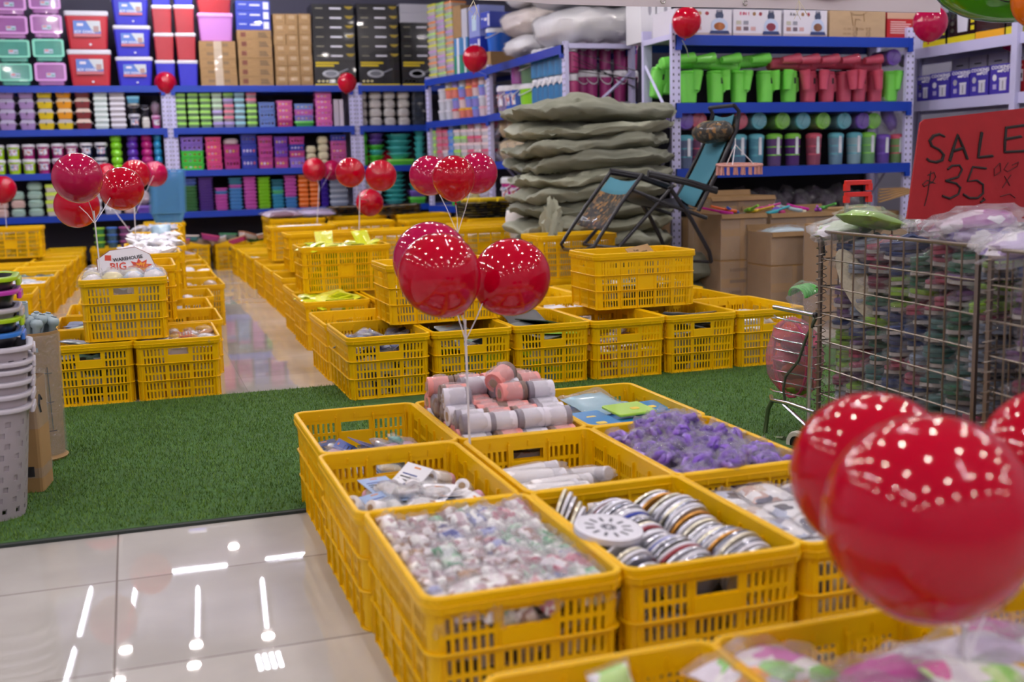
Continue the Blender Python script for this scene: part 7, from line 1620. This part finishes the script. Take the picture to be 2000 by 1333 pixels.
xl = ony(1408, 480, 6.95).x; xm = ony(1496, 480, 6.95).x
zb = ony(1450, 508, 6.95).z; ztb = ony(1450, 418, 6.95).z
carton(xl, xm, 6.95, 7.35, 0, zb, 'lower brown carton with printed marks, below the peg hanger', marks=1)
carton(xl, xm, 6.95, 7.35, zb + .002, ztb, 'upper brown carton holding bright brushes, below the peg hanger', flaps=True)
xr = ony(1600, 480, 6.65).x; xq = ony(1502, 480, 6.65).x; zq = ony(1550, 517, 6.65).z; zp = ony(1550, 452, 6.65).z
carton(xq, xr, 6.62, 6.93, 0, zq, 'lower right brown carton with white stickers', marks=2)
carton(xq, xr, 6.62, 6.93, zq + .002, zp, 'film-wrapped upper right carton with pale blue goods', flaps=True, tape=False)
xa = ony(1386, 450, 7.42).x; xb = ony(1510, 450, 7.42).x; carton(xa, xb, 7.40, 7.75, 0, ony(1440, 384, 7.40).z, 'tall brown carton at the back beside the recliner', flaps=True, tape=True)
xc = ony(1500, 450, 6.98).x + .02; xd = ony(1665, 450, 6.98).x; carton(xc, xd, 6.98, 7.36, 0, ony(1550, 416, 6.98).z, 'wide brown carton brimming with bright brushes', flaps=True)
xe = ony(1605, 450, 6.3).x; carton(xe, xe + .5, 6.1, 6.5, 0, ony(1640, 440, 6.2).z, 'brown carton half hidden by the wire rack', flaps=False)
bc = ['#d01ea0', '#e86a1e', '#2a6ad0', '#8ad01e', '#e8c03a', '#c81e8c', '#2aa0b0', '#7a4ad0', '#e84a9a', '#a8c0c8', '#e0d8c0', '#d01ea0', '#b04ac8', '#58b04a']
bn = ['magenta', 'orange', 'blue', 'lime', 'yellow', 'magenta', 'teal', 'violet', 'pink', 'grey blue', 'cream', 'magenta', 'purple', 'green']
for i in range(14):
    px = 1418 + i*15; up_ = px < 1500; yy = 7.08; zz = (ztb if up_ else ony(1550, 416, 6.98).z) - .005
    p = ony(px, 415, yy)
    kit(('brush', i % 14), lambda i=i: Kit('cleaning_brush', MB().rrbox(.05, .10, 0, .022, .015, mat(bc[i], .35, key='brush_%d' % i)).mesh('cleaning_brush', 40), [('handle', MB().tube([(0, .05, .012), (0, .17, .018)], .009, mat(bc[i], .35, key='brush_%d' % i), 6).mesh('handle', 50))])).put(T(p.x, yy + .05*(i % 3), zz + .012*(i % 2)) @ RZ(60 + 37*i) @ RX(10), '%s cleaning brush on the brown cartons, %s from left' % (bn[i], ORD[i]), 'brush', 'bright cleaning brushes')
k_packet(mat('#b8d0dc', .3, key='pale_blue_goods', coat=.4), 'pale_blue_goods', .30, .16, .05, 1).put(T((xq+xr)/2, 6.78, zp - .03), 'pale blue and green goods in the film-wrapped carton', 'goods')
# dark bags and dim cartons under the right bay
for i in range(4):
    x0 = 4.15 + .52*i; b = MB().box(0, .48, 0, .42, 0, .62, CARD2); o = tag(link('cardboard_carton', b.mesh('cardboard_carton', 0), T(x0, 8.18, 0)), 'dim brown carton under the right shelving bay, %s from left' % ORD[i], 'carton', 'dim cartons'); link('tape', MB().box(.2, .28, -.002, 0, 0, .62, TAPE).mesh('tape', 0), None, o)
DPB = mat('#3e2c44', .15, key='dark_plum_bag', coat=1.0, bump=.5, bscale=30)
for i in range(11):
    px = 1428 + 24*i; p = ony(px, 385 - 12*(i % 2), 8.2 + .1*(i % 2))
    k_blob(DPB, 'dark_plum_bag', (.085, .08, .085), i % 4, .45, FILM2, 2.0).put(T(p.x, 8.28 + .1*(i % 2), .70 + .04*(i % 2)) @ RZ(50*i), 'shiny dark plum bag under the right shelving bay, %s from left' % ORD[i], 'bag', 'dark plum bags')
carton(4.85, 5.4, 7.35, 7.6, 0, .70, 'tall brown carton under the folded cardboard strips')
cbd = MB()
for i in range(5): cbd.box(-.18, .18, -.01, .01, 0, .012, CARD, M=T(0, .02*i, .014*i) @ RY(-12 + 3*i) @ RZ(6*i))
tag(link('folded_cardboard', cbd.mesh('folded_cardboard', 0), T(*(ony(1755, 385, 7.4)))), 'folded strips of brown cardboard left of the sale sign', 'cardboard')
# red handle cart behind the rack
RH = mat('#d8281e', .35, key='red_handle', coat=.4)
p = ony(1675, 400, 5.6); h = bpy.data.objects.new('luggage_cart', None); col.objects.link(h); h.location = (p.x, 5.6, 0); tag(h, 'luggage cart with two red grip bars behind the wire rack', 'cart')
for k, (ya, yb) in enumerate(((352, 366), (375, 392))):
    z1 = ony(1675, ya, 5.6).z; b = MB().rrbox(.175, .03, z1 - .028, z1, .01, RH, M=Matrix()); 
    for sx in (-1, 1): b.box(sx*.075 - .014, sx*.075 + .014, -.014, .014, z1 - .06, z1 - .02, RH)
    link('red_grip', b.mesh('red_grip', 30), None, h)
for sx in (-1, 1): link('post', MB().box(sx*.075 - .009, sx*.075 + .009, -.007, .007, .02, ony(1675, 380, 5.6).z, STEEL).mesh('post', 0), None, h)
bb = MB(); zz = ony(1675, 408, 5.6).z
for i in range(4): bb.tube([(-.09, -.02, zz - .008*i), (0, -.03, zz + .004 - .006*i), (.09, -.02, zz + .006 - .009*i)], .004, BLACK, 5)
link('bungee_cord', bb.mesh('bungee_cord'), None, h); link('base_plate', MB().box(-.13, .13, -.18, .0, 0, .02, STEEL).mesh('base_plate', 0), None, h)

# ================================================================== WIRE RACKS WITH SLIPPERS
WIRE = mat('#8a8076', .35, .8, key='rack_wire')
def rack(ax, ay, bx, by, dep, zt_, lb, spiral=True):
    a = Vector((ax, ay, 0)); b = Vector((bx, by, 0)); L_ = (b - a).length; an = math.degrees(math.atan2(by - ay, bx - ax))
    r = bpy.data.objects.new('wire_rack', None); col.objects.link(r); r.matrix_world = Matrix.Translation(a) @ RZ(an); tag(r, lb, 'rack', 'wire racks of slippers')
    f = MB(); zb_ = .06
    for x in (0, L_):
        for y in (0, dep): f.tube([(x, y, 0), (x, y, zt_)], .009, WIRE, 6)
    for z in (zb_, zt_): f.tube([(0, 0, z), (L_, 0, z), (L_, dep, z), (0, dep, z)], .006, WIRE, 6, closed=True)
    link('frame', f.mesh('frame', 50), None, r)
    for nm, p0, p1 in (('front_mesh', (0, 0), (L_, 0)), ('back_mesh', (0, dep), (L_, dep)), ('side_mesh', (0, 0), (0, dep)), ('side_mesh', (L_, 0), (L_, dep))):
        m_ = MB(); p0 = Vector(p0); p1 = Vector(p1); n = max(3, round((p1 - p0).length / .068))
        for i in range(1, n):
            q = p0.lerp(p1, i/n); m_.tube([(q.x, q.y, zb_), (q.x, q.y, zt_)], .0032, WIRE, 5)
        for i in range(8):
            z = zb_ + (zt_ - zb_) * i / 8; m_.tube([(p0.x, p0.y, z), (p1.x, p1.y, z)], .0028, WIRE, 5)
        link(nm, m_.mesh(nm, 50), None, r)
    g_ = MB()
    for i in range(6): g_.tube([(L_*i/5, 0, zb_), (L_*i/5, dep, zb_)], .003, WIRE, 4)
    for i in range(8): g_.tube([(0, dep*i/7, zb_), (L_, dep*i/7, zb_)], .003, WIRE, 4)
    link('base_grid', g_.mesh('base_grid', 50), None, r)
    if spiral:
        link('corner_spiral', MB().tube([(.012 + .018*math.cos(t), -.004 + .018*math.sin(t), zb_ + (zt_ - .02 - zb_) * t / (2*PI*27)) for t in [i*PI/4 for i in range(8*27)]], .0018, WIRE, 4).mesh('corner_spiral', 60), None, r)
    return a, (b - a).normalized(), L_
# far top corner and near top corner found at height .82
ZR = .82
c1 = onz(1604, 452, ZR); c2 = onz(1912, 481, ZR); c3 = onz(1937, 487, ZR); c4 = c3 + (c2 - c1).normalized() * .85
ra = rack(c1.x, c1.y, c2.x, c2.y, .62, ZR, 'tall wire rack full of bagged slippers below the sale sign')
rb = rack(c3.x, c3.y, c4.x, c4.y, .62, ZR, 'second wire rack of slippers cut by the right edge')
SLC = [('#7c3a50', 'wine'), ('#8ab832', 'lime'), ('#4a7a78', 'teal'), ('#a8566a', 'rose'), ('#3a4a74', 'navy'), ('#6a4a78', 'plum'), ('#8a9ab0', 'grey blue'), ('#2f6a50', 'dark green')]
def slip_kit(i, v):
    c_ = SLC[i][0]
    def f():
        top = MB(); pts = []
        for k in range(20):
            a = 2*PI*k/20; x = math.cos(a); y = math.sin(a); wv = .044 * (1 + .12*x); pts.append((x*.12, y*wv*(1 if x > -.2 else .92)))
        sole = mat(c_, .5, key='sole_%d' % i, coat=.2); s2 = mat('#b8b4b0', .6, key='sole_grey')
        top.loft([[(x*.97, y*.96, 0) for x, y in pts], [(x, y, .004) for x, y in pts], [(x, y, .012) for x, y in pts], [(x*.97, y*.96, .014) for x, y in pts]], sole)
        low = MB(); low.loft([[(x, y, -.012) for x, y in pts], [(x, y, -.001) for x, y in pts]], s2 if v else sole)
        st_ = MB().tube([(-.02, -.04, .012), (.02, -.02, .032), (.075, 0, .014)], .007, sole, 6).tube([(-.02, .04, .012), (.02, .02, .032), (.075, 0, .014)], .007, sole, 6)
        fl = blob(FILM2, .135, .058, .030, i + v, .35, 2.6, 16, 10)
        return Kit('slipper', top.mesh('slipper', 40), [('sole', low.mesh('sole', 40)), ('strap', st_.mesh('strap', 50)), ('clear_wrapping', fl.mesh('clear_wrapping', 40))])
    return kit(('slip', i, v), f)
def fill_rack(a, d, L_, n, layers, nm, x_in=.145):
    side = Vector((-d.y, d.x, 0)); an = math.degrees(math.atan2(side.y, side.x))
    for k in range(n):
        z = .085; j = 0; base = R_.randrange(8)
        while z < ZR - .03:
            if R_.random() < .45: base = R_.randrange(8)
            p = a + d * (L_ * (k + .5) / n + R_.uniform(-.012, .012)) + side * (x_in + R_.uniform(-.012, .02))
            t_ = R_.uniform(-7, 7)
            slip_kit(base, (j + k) % 2).put(T(p.x, p.y, z) @ RZ(an + 180 + R_.uniform(-12, 12)) @ RX(t_) @ RY(R_.uniform(-6, 4)), '%s slipper in clear bag, %s layer, %s column from %s, %s rack' % (SLC[base][1], ORD[j], ORD[k], 'far end', nm), 'slipper', 'bagged slippers')
            z += .034 + R_.uniform(0, .006); j += 1
        # second, deeper row as dim stock
    return
fill_rack(ra[0], ra[1], ra[2], 8, 20, 'first')
fill_rack(rb[0], rb[1], rb[2], 6, 20, 'second')
JS = print_mat(['#7c3a50', '#4a7a78', '#3a4a74', '#6a4a78', '#8a9ab0', '#2f6a50', '#a8566a'], 12, key='slipper_jumble', stretch=(1, 1, 3))
for (a, d, L_), nm in ((ra, 'first'), (rb, 'second')):
    side = Vector((-d.y, d.x, 0)); q = a + d*L_/2 + side*.44; an = math.degrees(math.atan2(d.y, d.x))
    g_ = MB().rrbox(L_ - .04, .30, .07, .80, .03, JS)
    o = tag(link('packed_slippers', g_.mesh('packed_slippers', 30), T(q.x, q.y, 0) @ RZ(an)), 'dim packed slippers deep in the %s wire rack' % nm, 'slippers', kind='stuff')
HP = [('#c8d8c0', 'pale green', '#8ab84a'), ('#d8c8d8', 'lilac white', '#b07ab0'), ('#d8b8c4', 'pink', '#c04060'), ('#b8a8d0', 'purple', '#5a3ab0'), ('#d0d0d8', 'clear white', '#7a8a9a')]
i = 0
for (a, d, L_), nm, n in ((ra, 'first', 13), (rb, 'second', 7)):
    side = Vector((-d.y, d.x, 0))
    for k in range(n):
        q = i % 5; p = a + d * L_ * ((k*0.618) % 1) * .96 + side * (.10 + .4*((k*.37) % 1))
        kit(('heapbag', q), lambda q=q: Kit('slipper_bag', blob(print_mat([HP[q][0], HP[q][2], HP[q][0], '#e8e4ee'], 14, key='heapbag_%d' % q), .12, .08, .045, q, .3, 2).mesh('slipper_bag', 50), [('clear_wrapping', blob(FILMH, .135, .095, .06, q + 4, .5, 2.4, 18, 12).mesh('clear_wrapping', 30))])).put(T(p.x, p.y, ZR + .008 + .022*(k % 3)) @ RZ(47*k) @ RY(8*((k % 3) - 1)) @ S(1, 1, .75), '%s slipper bag heaped on the %s wire rack, number %s in' % (HP[q][1], nm, ORD[k]) if 0 else '%s slipper bag heaped on the %s wire rack, %s from its far end' % (HP[q][1], nm, ORD[int(((k*0.618) % 1) * 10)]), 'bag', '%s bags heaped on %s rack' % (HP[q][1], nm)); i += 1
p = ra[0] + ra[1]*.10
k_packet(mat('#9ad048', .3, key='lime_slipper', coat=.4), 'lime_bag', .12, .26, .05, 3).put(T(p.x + .1, p.y - .05, ZR + .015) @ RZ(-66) @ RX(-10), 'lime green bagged slippers leaning on top at the rack far end', 'bag')
so = MB(); so.loft([[(x*.14, y*.048, z) for x, y in [(math.cos(2*PI*k/20), math.sin(2*PI*k/20)) for k in range(20)]] for z in (0, .012)], mat('#b8b09a', .7, key='beige_sole', vary=.3, bscale=120))
p = ra[0] + ra[1]*.16; tag(link('beige_sole', so.mesh('beige_sole', 40), T(p.x + .05, p.y, ZR - .17) @ RZ(-85) @ RY(50) @ RX(68)), 'beige dotted slipper sole standing near the rack far end', 'slipper')
# sale sign
YS = 2.85
SR = mat('#a3161e', .75, key='red_cloth', vary=.2, bscale=14, bump=.25); 
t0 = ony(1797, 238, YS); 
pl = [(ony(px, py, YS) - t0) for px, py in ((1770, 428), (1772, 420), (1797, 240), (1806, 233), (2075, 203), (2085, 436))]
g_ = MB(); g_.poly([(p.x, p.z) for p in pl], -.002, .004, SR)
sg = tag(link('sale_sign', g_.mesh('sale_sign', 0), Matrix.Translation(t0)), 'red cloth sign with hand-drawn SALE 35 price above the wire racks', 'sign')
def sp(x, y): return tuple(ony(1740 + x*.21, 180 + y*.21, YS) - t0 + Vector((0, -.0035, 0)))
MK = mat('#1a1010', .7, key='marker_black'); MF = mat('#4a0c12', .7, key='marker_faint')
L1 = [[(485,410),(440,390),(385,405),(350,450),(370,500),(440,535),(480,580),(465,630),(410,650),(350,640),(325,618)], [(535,640),(570,520),(610,395),(660,510),(700,620)], [(570,545),(655,520)], [(835,370),(815,490),(800,605),(935,590)], [(1240,305),(1060,330),(1050,450),(1045,555),(1245,545)], [(1055,435),(1200,410)],
      [(520,720),(560,685),(630,680),(655,720),(620,790),(500,825)], [(500,825),(600,850),(640,890),(620,950),(540,990),(470,965)], [(880,710),(755,695),(705,830),(790,820),(850,860),(850,940),(800,985),(720,985),(665,950)], [(850,985),(865,1000),(825,1025)]]
L2 = [[(365,735),(350,850),(335,950),(305,1060)], [(335,775),(395,745),(410,790),(380,840),(300,880),(288,860),(330,820),(405,850)], [(1005,660),(955,715),(955,780),(1015,740),(1010,660)], [(1085,655),(1045,720),(1080,740),(1170,690),(1180,650),(1120,680)], [(1050,780),(1100,870)], [(1110,770),(1030,890)], [(1010,970),(1100,945),(1150,985)]]
b = MB()
for s_ in L1: b.tube([sp(*p) for p in s_], .0035, MK, 6)
for s_ in L1[:6]: b.tube([sp(p[0] + 10, p[1] + 6) for p in s_], .003, MK, 6)
link('lettering', b.mesh('lettering', 50), None, sg)
b = MB()
for s_ in L2: b.tube([sp(*p) for p in s_], .0014, MF if s_ is not L2[0] and s_ is not L2[1] else MK, 5)
link('thin_lettering', b.mesh('thin_lettering', 50), None, sg)
q0 = ony(1866, 380, YS + .008); q1 = ony(1843, 548, YS + .02)
link('stick', MB().tube([tuple(q0 - t0), tuple(q1 - t0), tuple(q1 - t0 + Vector((-.02, 0, -.10)))], .006, mat('#b8b4ba', .4, key='grey_stick'), 8).mesh('stick', 50), None, sg)
# folding shopping trolley at the rack end
TX = 2.30; nX = Vector((1, 0, 0))
def tp(px, py, dx=0): return onplane(px, py, (TX + dx, 0, 0), nX)
t_o = tp(1550, 700); tr = bpy.data.objects.new('shopping_trolley', None); col.objects.link(tr); tr.location = (t_o.x, t_o.y, 0); t_o = Vector((t_o.x, t_o.y, 0))
tag(tr, 'folding steel shopping trolley with a pink mesh bag beside the rack', 'trolley')
SH = mat('#c8c8cc', .2, .9, key='bright_steel')
def rl(*a): return tuple(tp(*a) - t_o)
link('top_bar', MB().tube([rl(1512, 600), rl(1592, 616)], .009, SH, 8).ball(BLACK, Matrix.Translation(Vector(rl(1593, 616))) @ S(.012, .012, .012), 8, 6).mesh('top_bar', 50), None, tr)
for i in range(8):
    y0 = 616 + 20.5*i; b = MB().tube([rl(1513 - i, y0, .12), rl(1512 - i, y0 + 1, .02), rl(1518 - i, y0 + 5), rl(1560, y0 + 14), rl(1590, y0 + 22), rl(1592, y0 + 22, .15)], .0032, SH, 6); link('basket_wire', b.mesh('basket_wire', 50), None, tr)
link('lower_frame', MB().tube([rl(1592, 806), rl(1540, 788), rl(1508, 782), rl(1506, 775, .06)], .009, SH, 8).tube([rl(1508, 784), rl(1500, 800), rl(1494, 848), rl(1500, 856), rl(1532, 857)], .009, mat('#6a7a5a', .35, .6, key='greenish_steel'), 8).tube([rl(1530, 790), rl(1575, 832)], .007, SH, 6).tube([rl(1585, 616), rl(1578, 830)], .008, SH, 6).mesh('lower_frame', 50), None, tr)
wc = tp(1558, 866) - t_o
TY = MB().lathe([(.028, -.012), (.043, -.014), (.047, -.006), (.047, .006), (.043, .014), (.028, .012)], mat('#d0ccc0', .6, key='tyre_grey'), Matrix.Translation(wc) @ RZ(-70) @ RX(90), 24, cap=False); wh_ = link('wheel', TY.mesh('wheel', 40), None, tr)
link('hub', MB().lathe([(.004, -.010), (.029, -.010), (.029, .010), (.004, .010)], BLACK, Matrix.Translation(wc) @ RZ(-70) @ RX(90), 16).mesh('hub', 40), None, wh_)
link('black_grip', MB().tube([tuple(tp(1606, 500, .05) - t_o), tuple(tp(1603, 462, .05) - t_o), tuple(tp(1612, 442, .05) - t_o), tuple(tp(1640, 436, .05) - t_o), tuple(tp(1662, 438, .05) - t_o)], .012, BLACK, 8).mesh('black_grip', 60), None, tr)
link('green_strap', MB().tube([rl(1596, 618), rl(1575, 660), rl(1560, 705), rl(1535, 735), rl(1530, 760), rl(1535, 792)], .006, mat('#3f4a34', .7, key='olive_strap'), 5).mesh('green_strap', 60), None, tr)
bgc = tp(1552, 700, .09)
pm = film('#ffa0c0', fac=.04, scale=80, key='pink_mesh_film', white=.14)
o = tag(link('pink_mesh_bag', blob(pm, .10, .125, .155, 2, .12, 1.6, 24, 16).mesh('pink_mesh_bag', 50), Matrix.Translation(bgc)), 'pink mesh bag of slippers carried in the shopping trolley', 'bag')
link('bag_band', MB().tube([(-.02 + .0*math.cos(a), .118*math.cos(a), .15*math.sin(a)) for a in [2*PI*k/20 for k in range(20)]], .006, mat('#c8507a', .5, key='pink_band'), 6, closed=True).mesh('bag_band', 60), None, o)
for k, (dy, dz, h_, n_) in enumerate(((.0, .06, '#8a3a50', 'wine red'), (.04, -.01, '#a8506a', 'rose'), (-.02, -.05, '#8aa83a', 'olive green'), (-.03, -.10, '#8aa83a', 'olive green'), (.05, .08, '#c07a50', 'amber'))):
    k_blob(mat(h_, .5, key='inbag_%d' % k), 'slipper_bundle', (.05, .06, .035), k, .3).put(Matrix.Translation(bgc + Vector((0, dy, dz))) @ RZ(30*k), '%s bundle inside the pink mesh bag, %s down' % (n_, ORD[min(k, 4)]), 'bundle')
gp = tp(1572, 583, .05)
gb = MB()
for k in range(6): gb.tube([(.0 + .01*k - .03, .055*math.cos(a) , .008 + .034*math.sin(a)*(1 - .08*k) + .004*k) for a in [PI*j/8 for j in range(9)]], .008, mat('#3fae2c', .35, key='bright_green_straps', coat=.3), 6)
o = tag(link('green_strap_bundle', gb.mesh('green_strap_bundle', 60), Matrix.Translation(gp)), 'bundle of bright green straps in clear plastic atop the trolley', 'bundle'); link('clear_wrapping', blob(FILM2, .06, .075, .055, 3, .3).mesh('clear_wrapping', 40), T(0, 0, .01), o)

# ================================================================== BASKETS AND PAPER CARTONS AT THE LEFT EDGE
GB = mat('#a39ba3', .45, key='grey_basket'); GBR = mat('#c9c4d0', .4, key='grey_basket_rim'); BKP = mat('#17161c', .3, key='black_basin', coat=.3)
def perf(m, w0, d0, w1, d1, H, r, rows, holes=True):
    per0 = rr(1, 1, .5, 1)
    n = 72; b = MB()
    def outline(w_, d_, r_):
        pts = rr(w_, d_, r_, 8); # resample evenly
        P = [Vector((x, y)) for x, y in pts]; P.append(P[0]); cum = [0]
        for i in range(1, len(P)): cum.append(cum[-1] + (P[i] - P[i-1]).length)
        out = []; k = 0
        for i in range(n):
            t = cum[-1] * i / n
            while cum[k+1] < t: k += 1
            f = (t - cum[k]) / max(cum[k+1] - cum[k], 1e-9); out.append(P[k].lerp(P[k+1], f))
        return out
    zs = [0, .018]; 
    if holes:
        st_ = (H - .05) / rows; z = .03
        for i in range(rows): zs += [z, z + st_*.5]; z += st_
    zs.append(H); rings = []; inn = []
    for z in zs:
        t = z/H; o_ = outline(w0 + (w1-w0)*t, d0 + (d1-d0)*t, r); rings += [(p.x, p.y, z) for p in o_]; inn += [(p.x*(1 - .006/(w0/2)), p.y*(1 - .006/(d0/2)), z) for p in o_]
    N_ = len(rings); fs = []
    def solid(i, j):
        if not holes or i < 2 or i >= len(zs) - 2 or i % 2 == 1: return True
        return (j % 3) != (i // 2) % 2
    for i in range(len(zs) - 1):
        for j in range(n):
            if not solid(i, j): continue
            j2 = (j+1) % n; a, b_, c_, d_ = i*n + j, i*n + j2, (i+1)*n + j2, (i+1)*n + j
            fs.append((a, b_, c_, d_)); fs.append((N_ + b_, N_ + a, N_ + d_, N_ + c_))
            if not solid(i, (j-1) % n): fs.append((a, d_, N_ + d_, N_ + a))
            if not solid(i, j2): fs.append((b_, N_ + b_, N_ + c_, c_))
            if i and not solid(i-1, j): fs.append((a, N_ + a, N_ + b_, b_))
            if i < len(zs) - 2 and not solid(i+1, j): fs.append((d_, c_, N_ + c_, N_ + d_))
    fs.append(tuple(range(n - 1, -1, -1)))
    b.add(rings + inn, fs, m); return b
def rimring(m, w_, d_, r, z, t=.013, out=.012):
    return MB().loft([[(x, y, zz) for x, y in rr(w_ + 2*o_, d_ + 2*o_, r + o_, 8)] for o_, zz in ((-.004, z - .004), (out, z - .010), (out + .004, z - .002), (out + .002, z + .003), (0, z + .005), (-.006, z + .001), (-.004, z - .004))], m, cap=False)
def bkit(key, m, mr, H, w1=.40, d1=.30, w0=.33, d0=.24, r=.075, holes=True, rows=9):
    return kit(('lb', key), lambda: Kit('laundry_basket' if holes else 'plastic_basin', perf(m, w0, d0, w1, d1, H, r, rows, holes).mesh('basket', 30), [('rim', rimring(mr, w1, d1, r, H).mesh('rim', 50)), ('handle', MB().rrbox(.014, .12, H - .028, H - .006, .006, mr, M=T(w1/2 + .014, 0, 0)).mesh('handle', 30))]))
bx, by = -.555, 3.885
GBK = bkit('grey', GB, GBR, .365)
zl = [.365, .407, .447, .484, .508, .553]; gl = ['bottom', 'second', 'third', 'fourth', 'fifth', 'sixth']
for i, z in enumerate(zl):
    GBK.put(T(bx + .003*i, by, z - .365) @ RZ(1 + i*.7), 'grey perforated laundry basket, %s of the nested stack at the left edge' % gl[i], 'basket', 'nested grey baskets')
for z, c_, n_, m_ in ((.597, '#2a7ad8', 'black basin with blue rim', BKP), (.642, '#a8d01e', 'black basin with lime rim, lower one', BKP), (.672, '#b8b4bc', 'grey basin with pale grey rim', GB), (.727, '#c03ab0', 'black basin with magenta rim', BKP), (.768, '#a8d01e', 'black basin with lime rim, topmost', BKP)):
    bkit(n_, m_, mat(c_, .3, key='rim_' + n_.replace(' ', '_')[:18], coat=.4), .13, w1=.385, d1=.285, w0=.32, d0=.22, holes=False).put(T(bx - .002, by, z - .13) @ RZ(2), n_ + ', in the stack at the left edge', 'basin', 'stacked basins')
# paper carton columns
pc_ = MB(); H = .385
pc_.loft([[(x, y, z) for x, y in rr(w_, d_, .012, 2)] for w_, d_, z in ((.15, .16, 0), (.152, .162, .2), (.148, .16, .3), (.15, .158, H))], CARD, cap=False).rrbox(.14, .15, 0, .006, .01, CARD)
o = tag(link('narrow_carton', pc_.mesh('narrow_carton', 20), T(-.41, 4.165, .0112) @ RZ(-8)), 'narrow open brown carton standing on the turf behind the grey baskets', 'carton')
link('clear_tape', MB().loft([[(x, y, z) for x, y in rr(.156, .166, .012, 2)] for z in (.05, .085)], FILM, cap=False).mesh('clear_tape', 20), None, o)
link('clear_tape', MB().loft([[(x, y, z) for x, y in rr(.157, .167, .012, 2)] for z in (.22, .40)], FILM, cap=False).mesh('clear_tape', 20), None, o)
link('window', MB().box(-.03, .05, -.083, -.081, .055, .09, INK).mesh('window'), None, o)
link('printed_mark', MB().tube([(.077, -.04, .27), (.078, -.06, .30), (.078, -.045, .33), (.078, -.02, .31)], .004, INK, 4).mesh('printed_mark'), None, o)
pc2 = MB(); pc2.lathe([(.098, 0), (.104, .008), (.092, .02), (.095, .2), (.098, .35), (.102, .49), (.098, .49), (.09, .1)], CARD, None, 24, cap=False).lathe([(.09, 0), (.09, .006)], CARD, None, 20)
o = tag(link('round_carton', pc2.mesh('round_carton', 40), T(-.395, 4.60, .0112)), 'tall rounded brown carton wrapped in tape beside the left crates', 'carton')
link('stretch_film', MB().lathe([(.100, .02), (.101, .2), (.104, .35), (.107, .48)], film(fac=.12, scale=25, key='film_wrap2', white=.12), None, 24, cap=False).mesh('stretch_film', 40), None, o)
wr = MB()
for k in range(3): wr.tube([(.10*math.cos(a), .10*math.sin(a), .13 + .11*k + .015*math.sin(a*2)) for a in [math.radians(-100 + 8*j) for j in range(8)]], .0016, INK, 4)
wr.tube([(.098*math.cos(-.9), .098*math.sin(-.9), .12), (.1*math.cos(-.95), .1*math.sin(-.95), .36)], .0016, INK, 4)
link('marker_lines', wr.mesh('marker_lines', 50), None, o)
CUPM = mat('#9fb0b8', .3, key='grey_blue_ware', coat=.4)
for i in range(15):
    a = i*2.4; r_ = .024*math.sqrt(i); 
    kit(('knobware', i % 2), lambda i=i: Kit('grey_blue_knob', MB().lathe([(.012, -.09), (.014, 0), (.021, .006), (.023, .018), (.018, .030), (.006, .034)], CUPM, None, 14).mesh('grey_blue_knob', 50), [('knob_cap', MB().lathe([(.010, .032), (.010, .037), (.001, .039)], mat('#6f8088', .3, key='knob_cap'), None, 10).mesh('knob_cap', 50))])).put(T(-.395 + r_*math.cos(a), 4.60 + r_*math.sin(a), .505 + .012*(i % 3)) @ RX(14*math.sin(a)) @ RY(14*math.cos(a)), 'grey blue round-headed piece sticking up from the rounded carton, %s' % ORD[i] if 0 else 'grey blue round-headed piece sticking up from the rounded carton', 'piece', 'round-headed pieces in the rounded carton')
mg = MB().lathe([(.022, 0), (.024, .055), (.021, .055), (.019, .004)], CUPM, None, 18, cap=False).lathe([(.022, 0), (.022, .003)], CUPM, None, 14)
o = tag(link('grey_mug', mg.mesh('grey_mug', 40), T(-.41, 4.56, .56) @ RX(6)), 'small grey mug standing on the pieces in the rounded carton', 'mug')
link('handle', MB().tube([(-.022, 0, .045), (-.045, 0, .042), (-.048, 0, .018), (-.022, 0, .012)], .005, CUPM, 6).mesh('handle', 50), None, o)
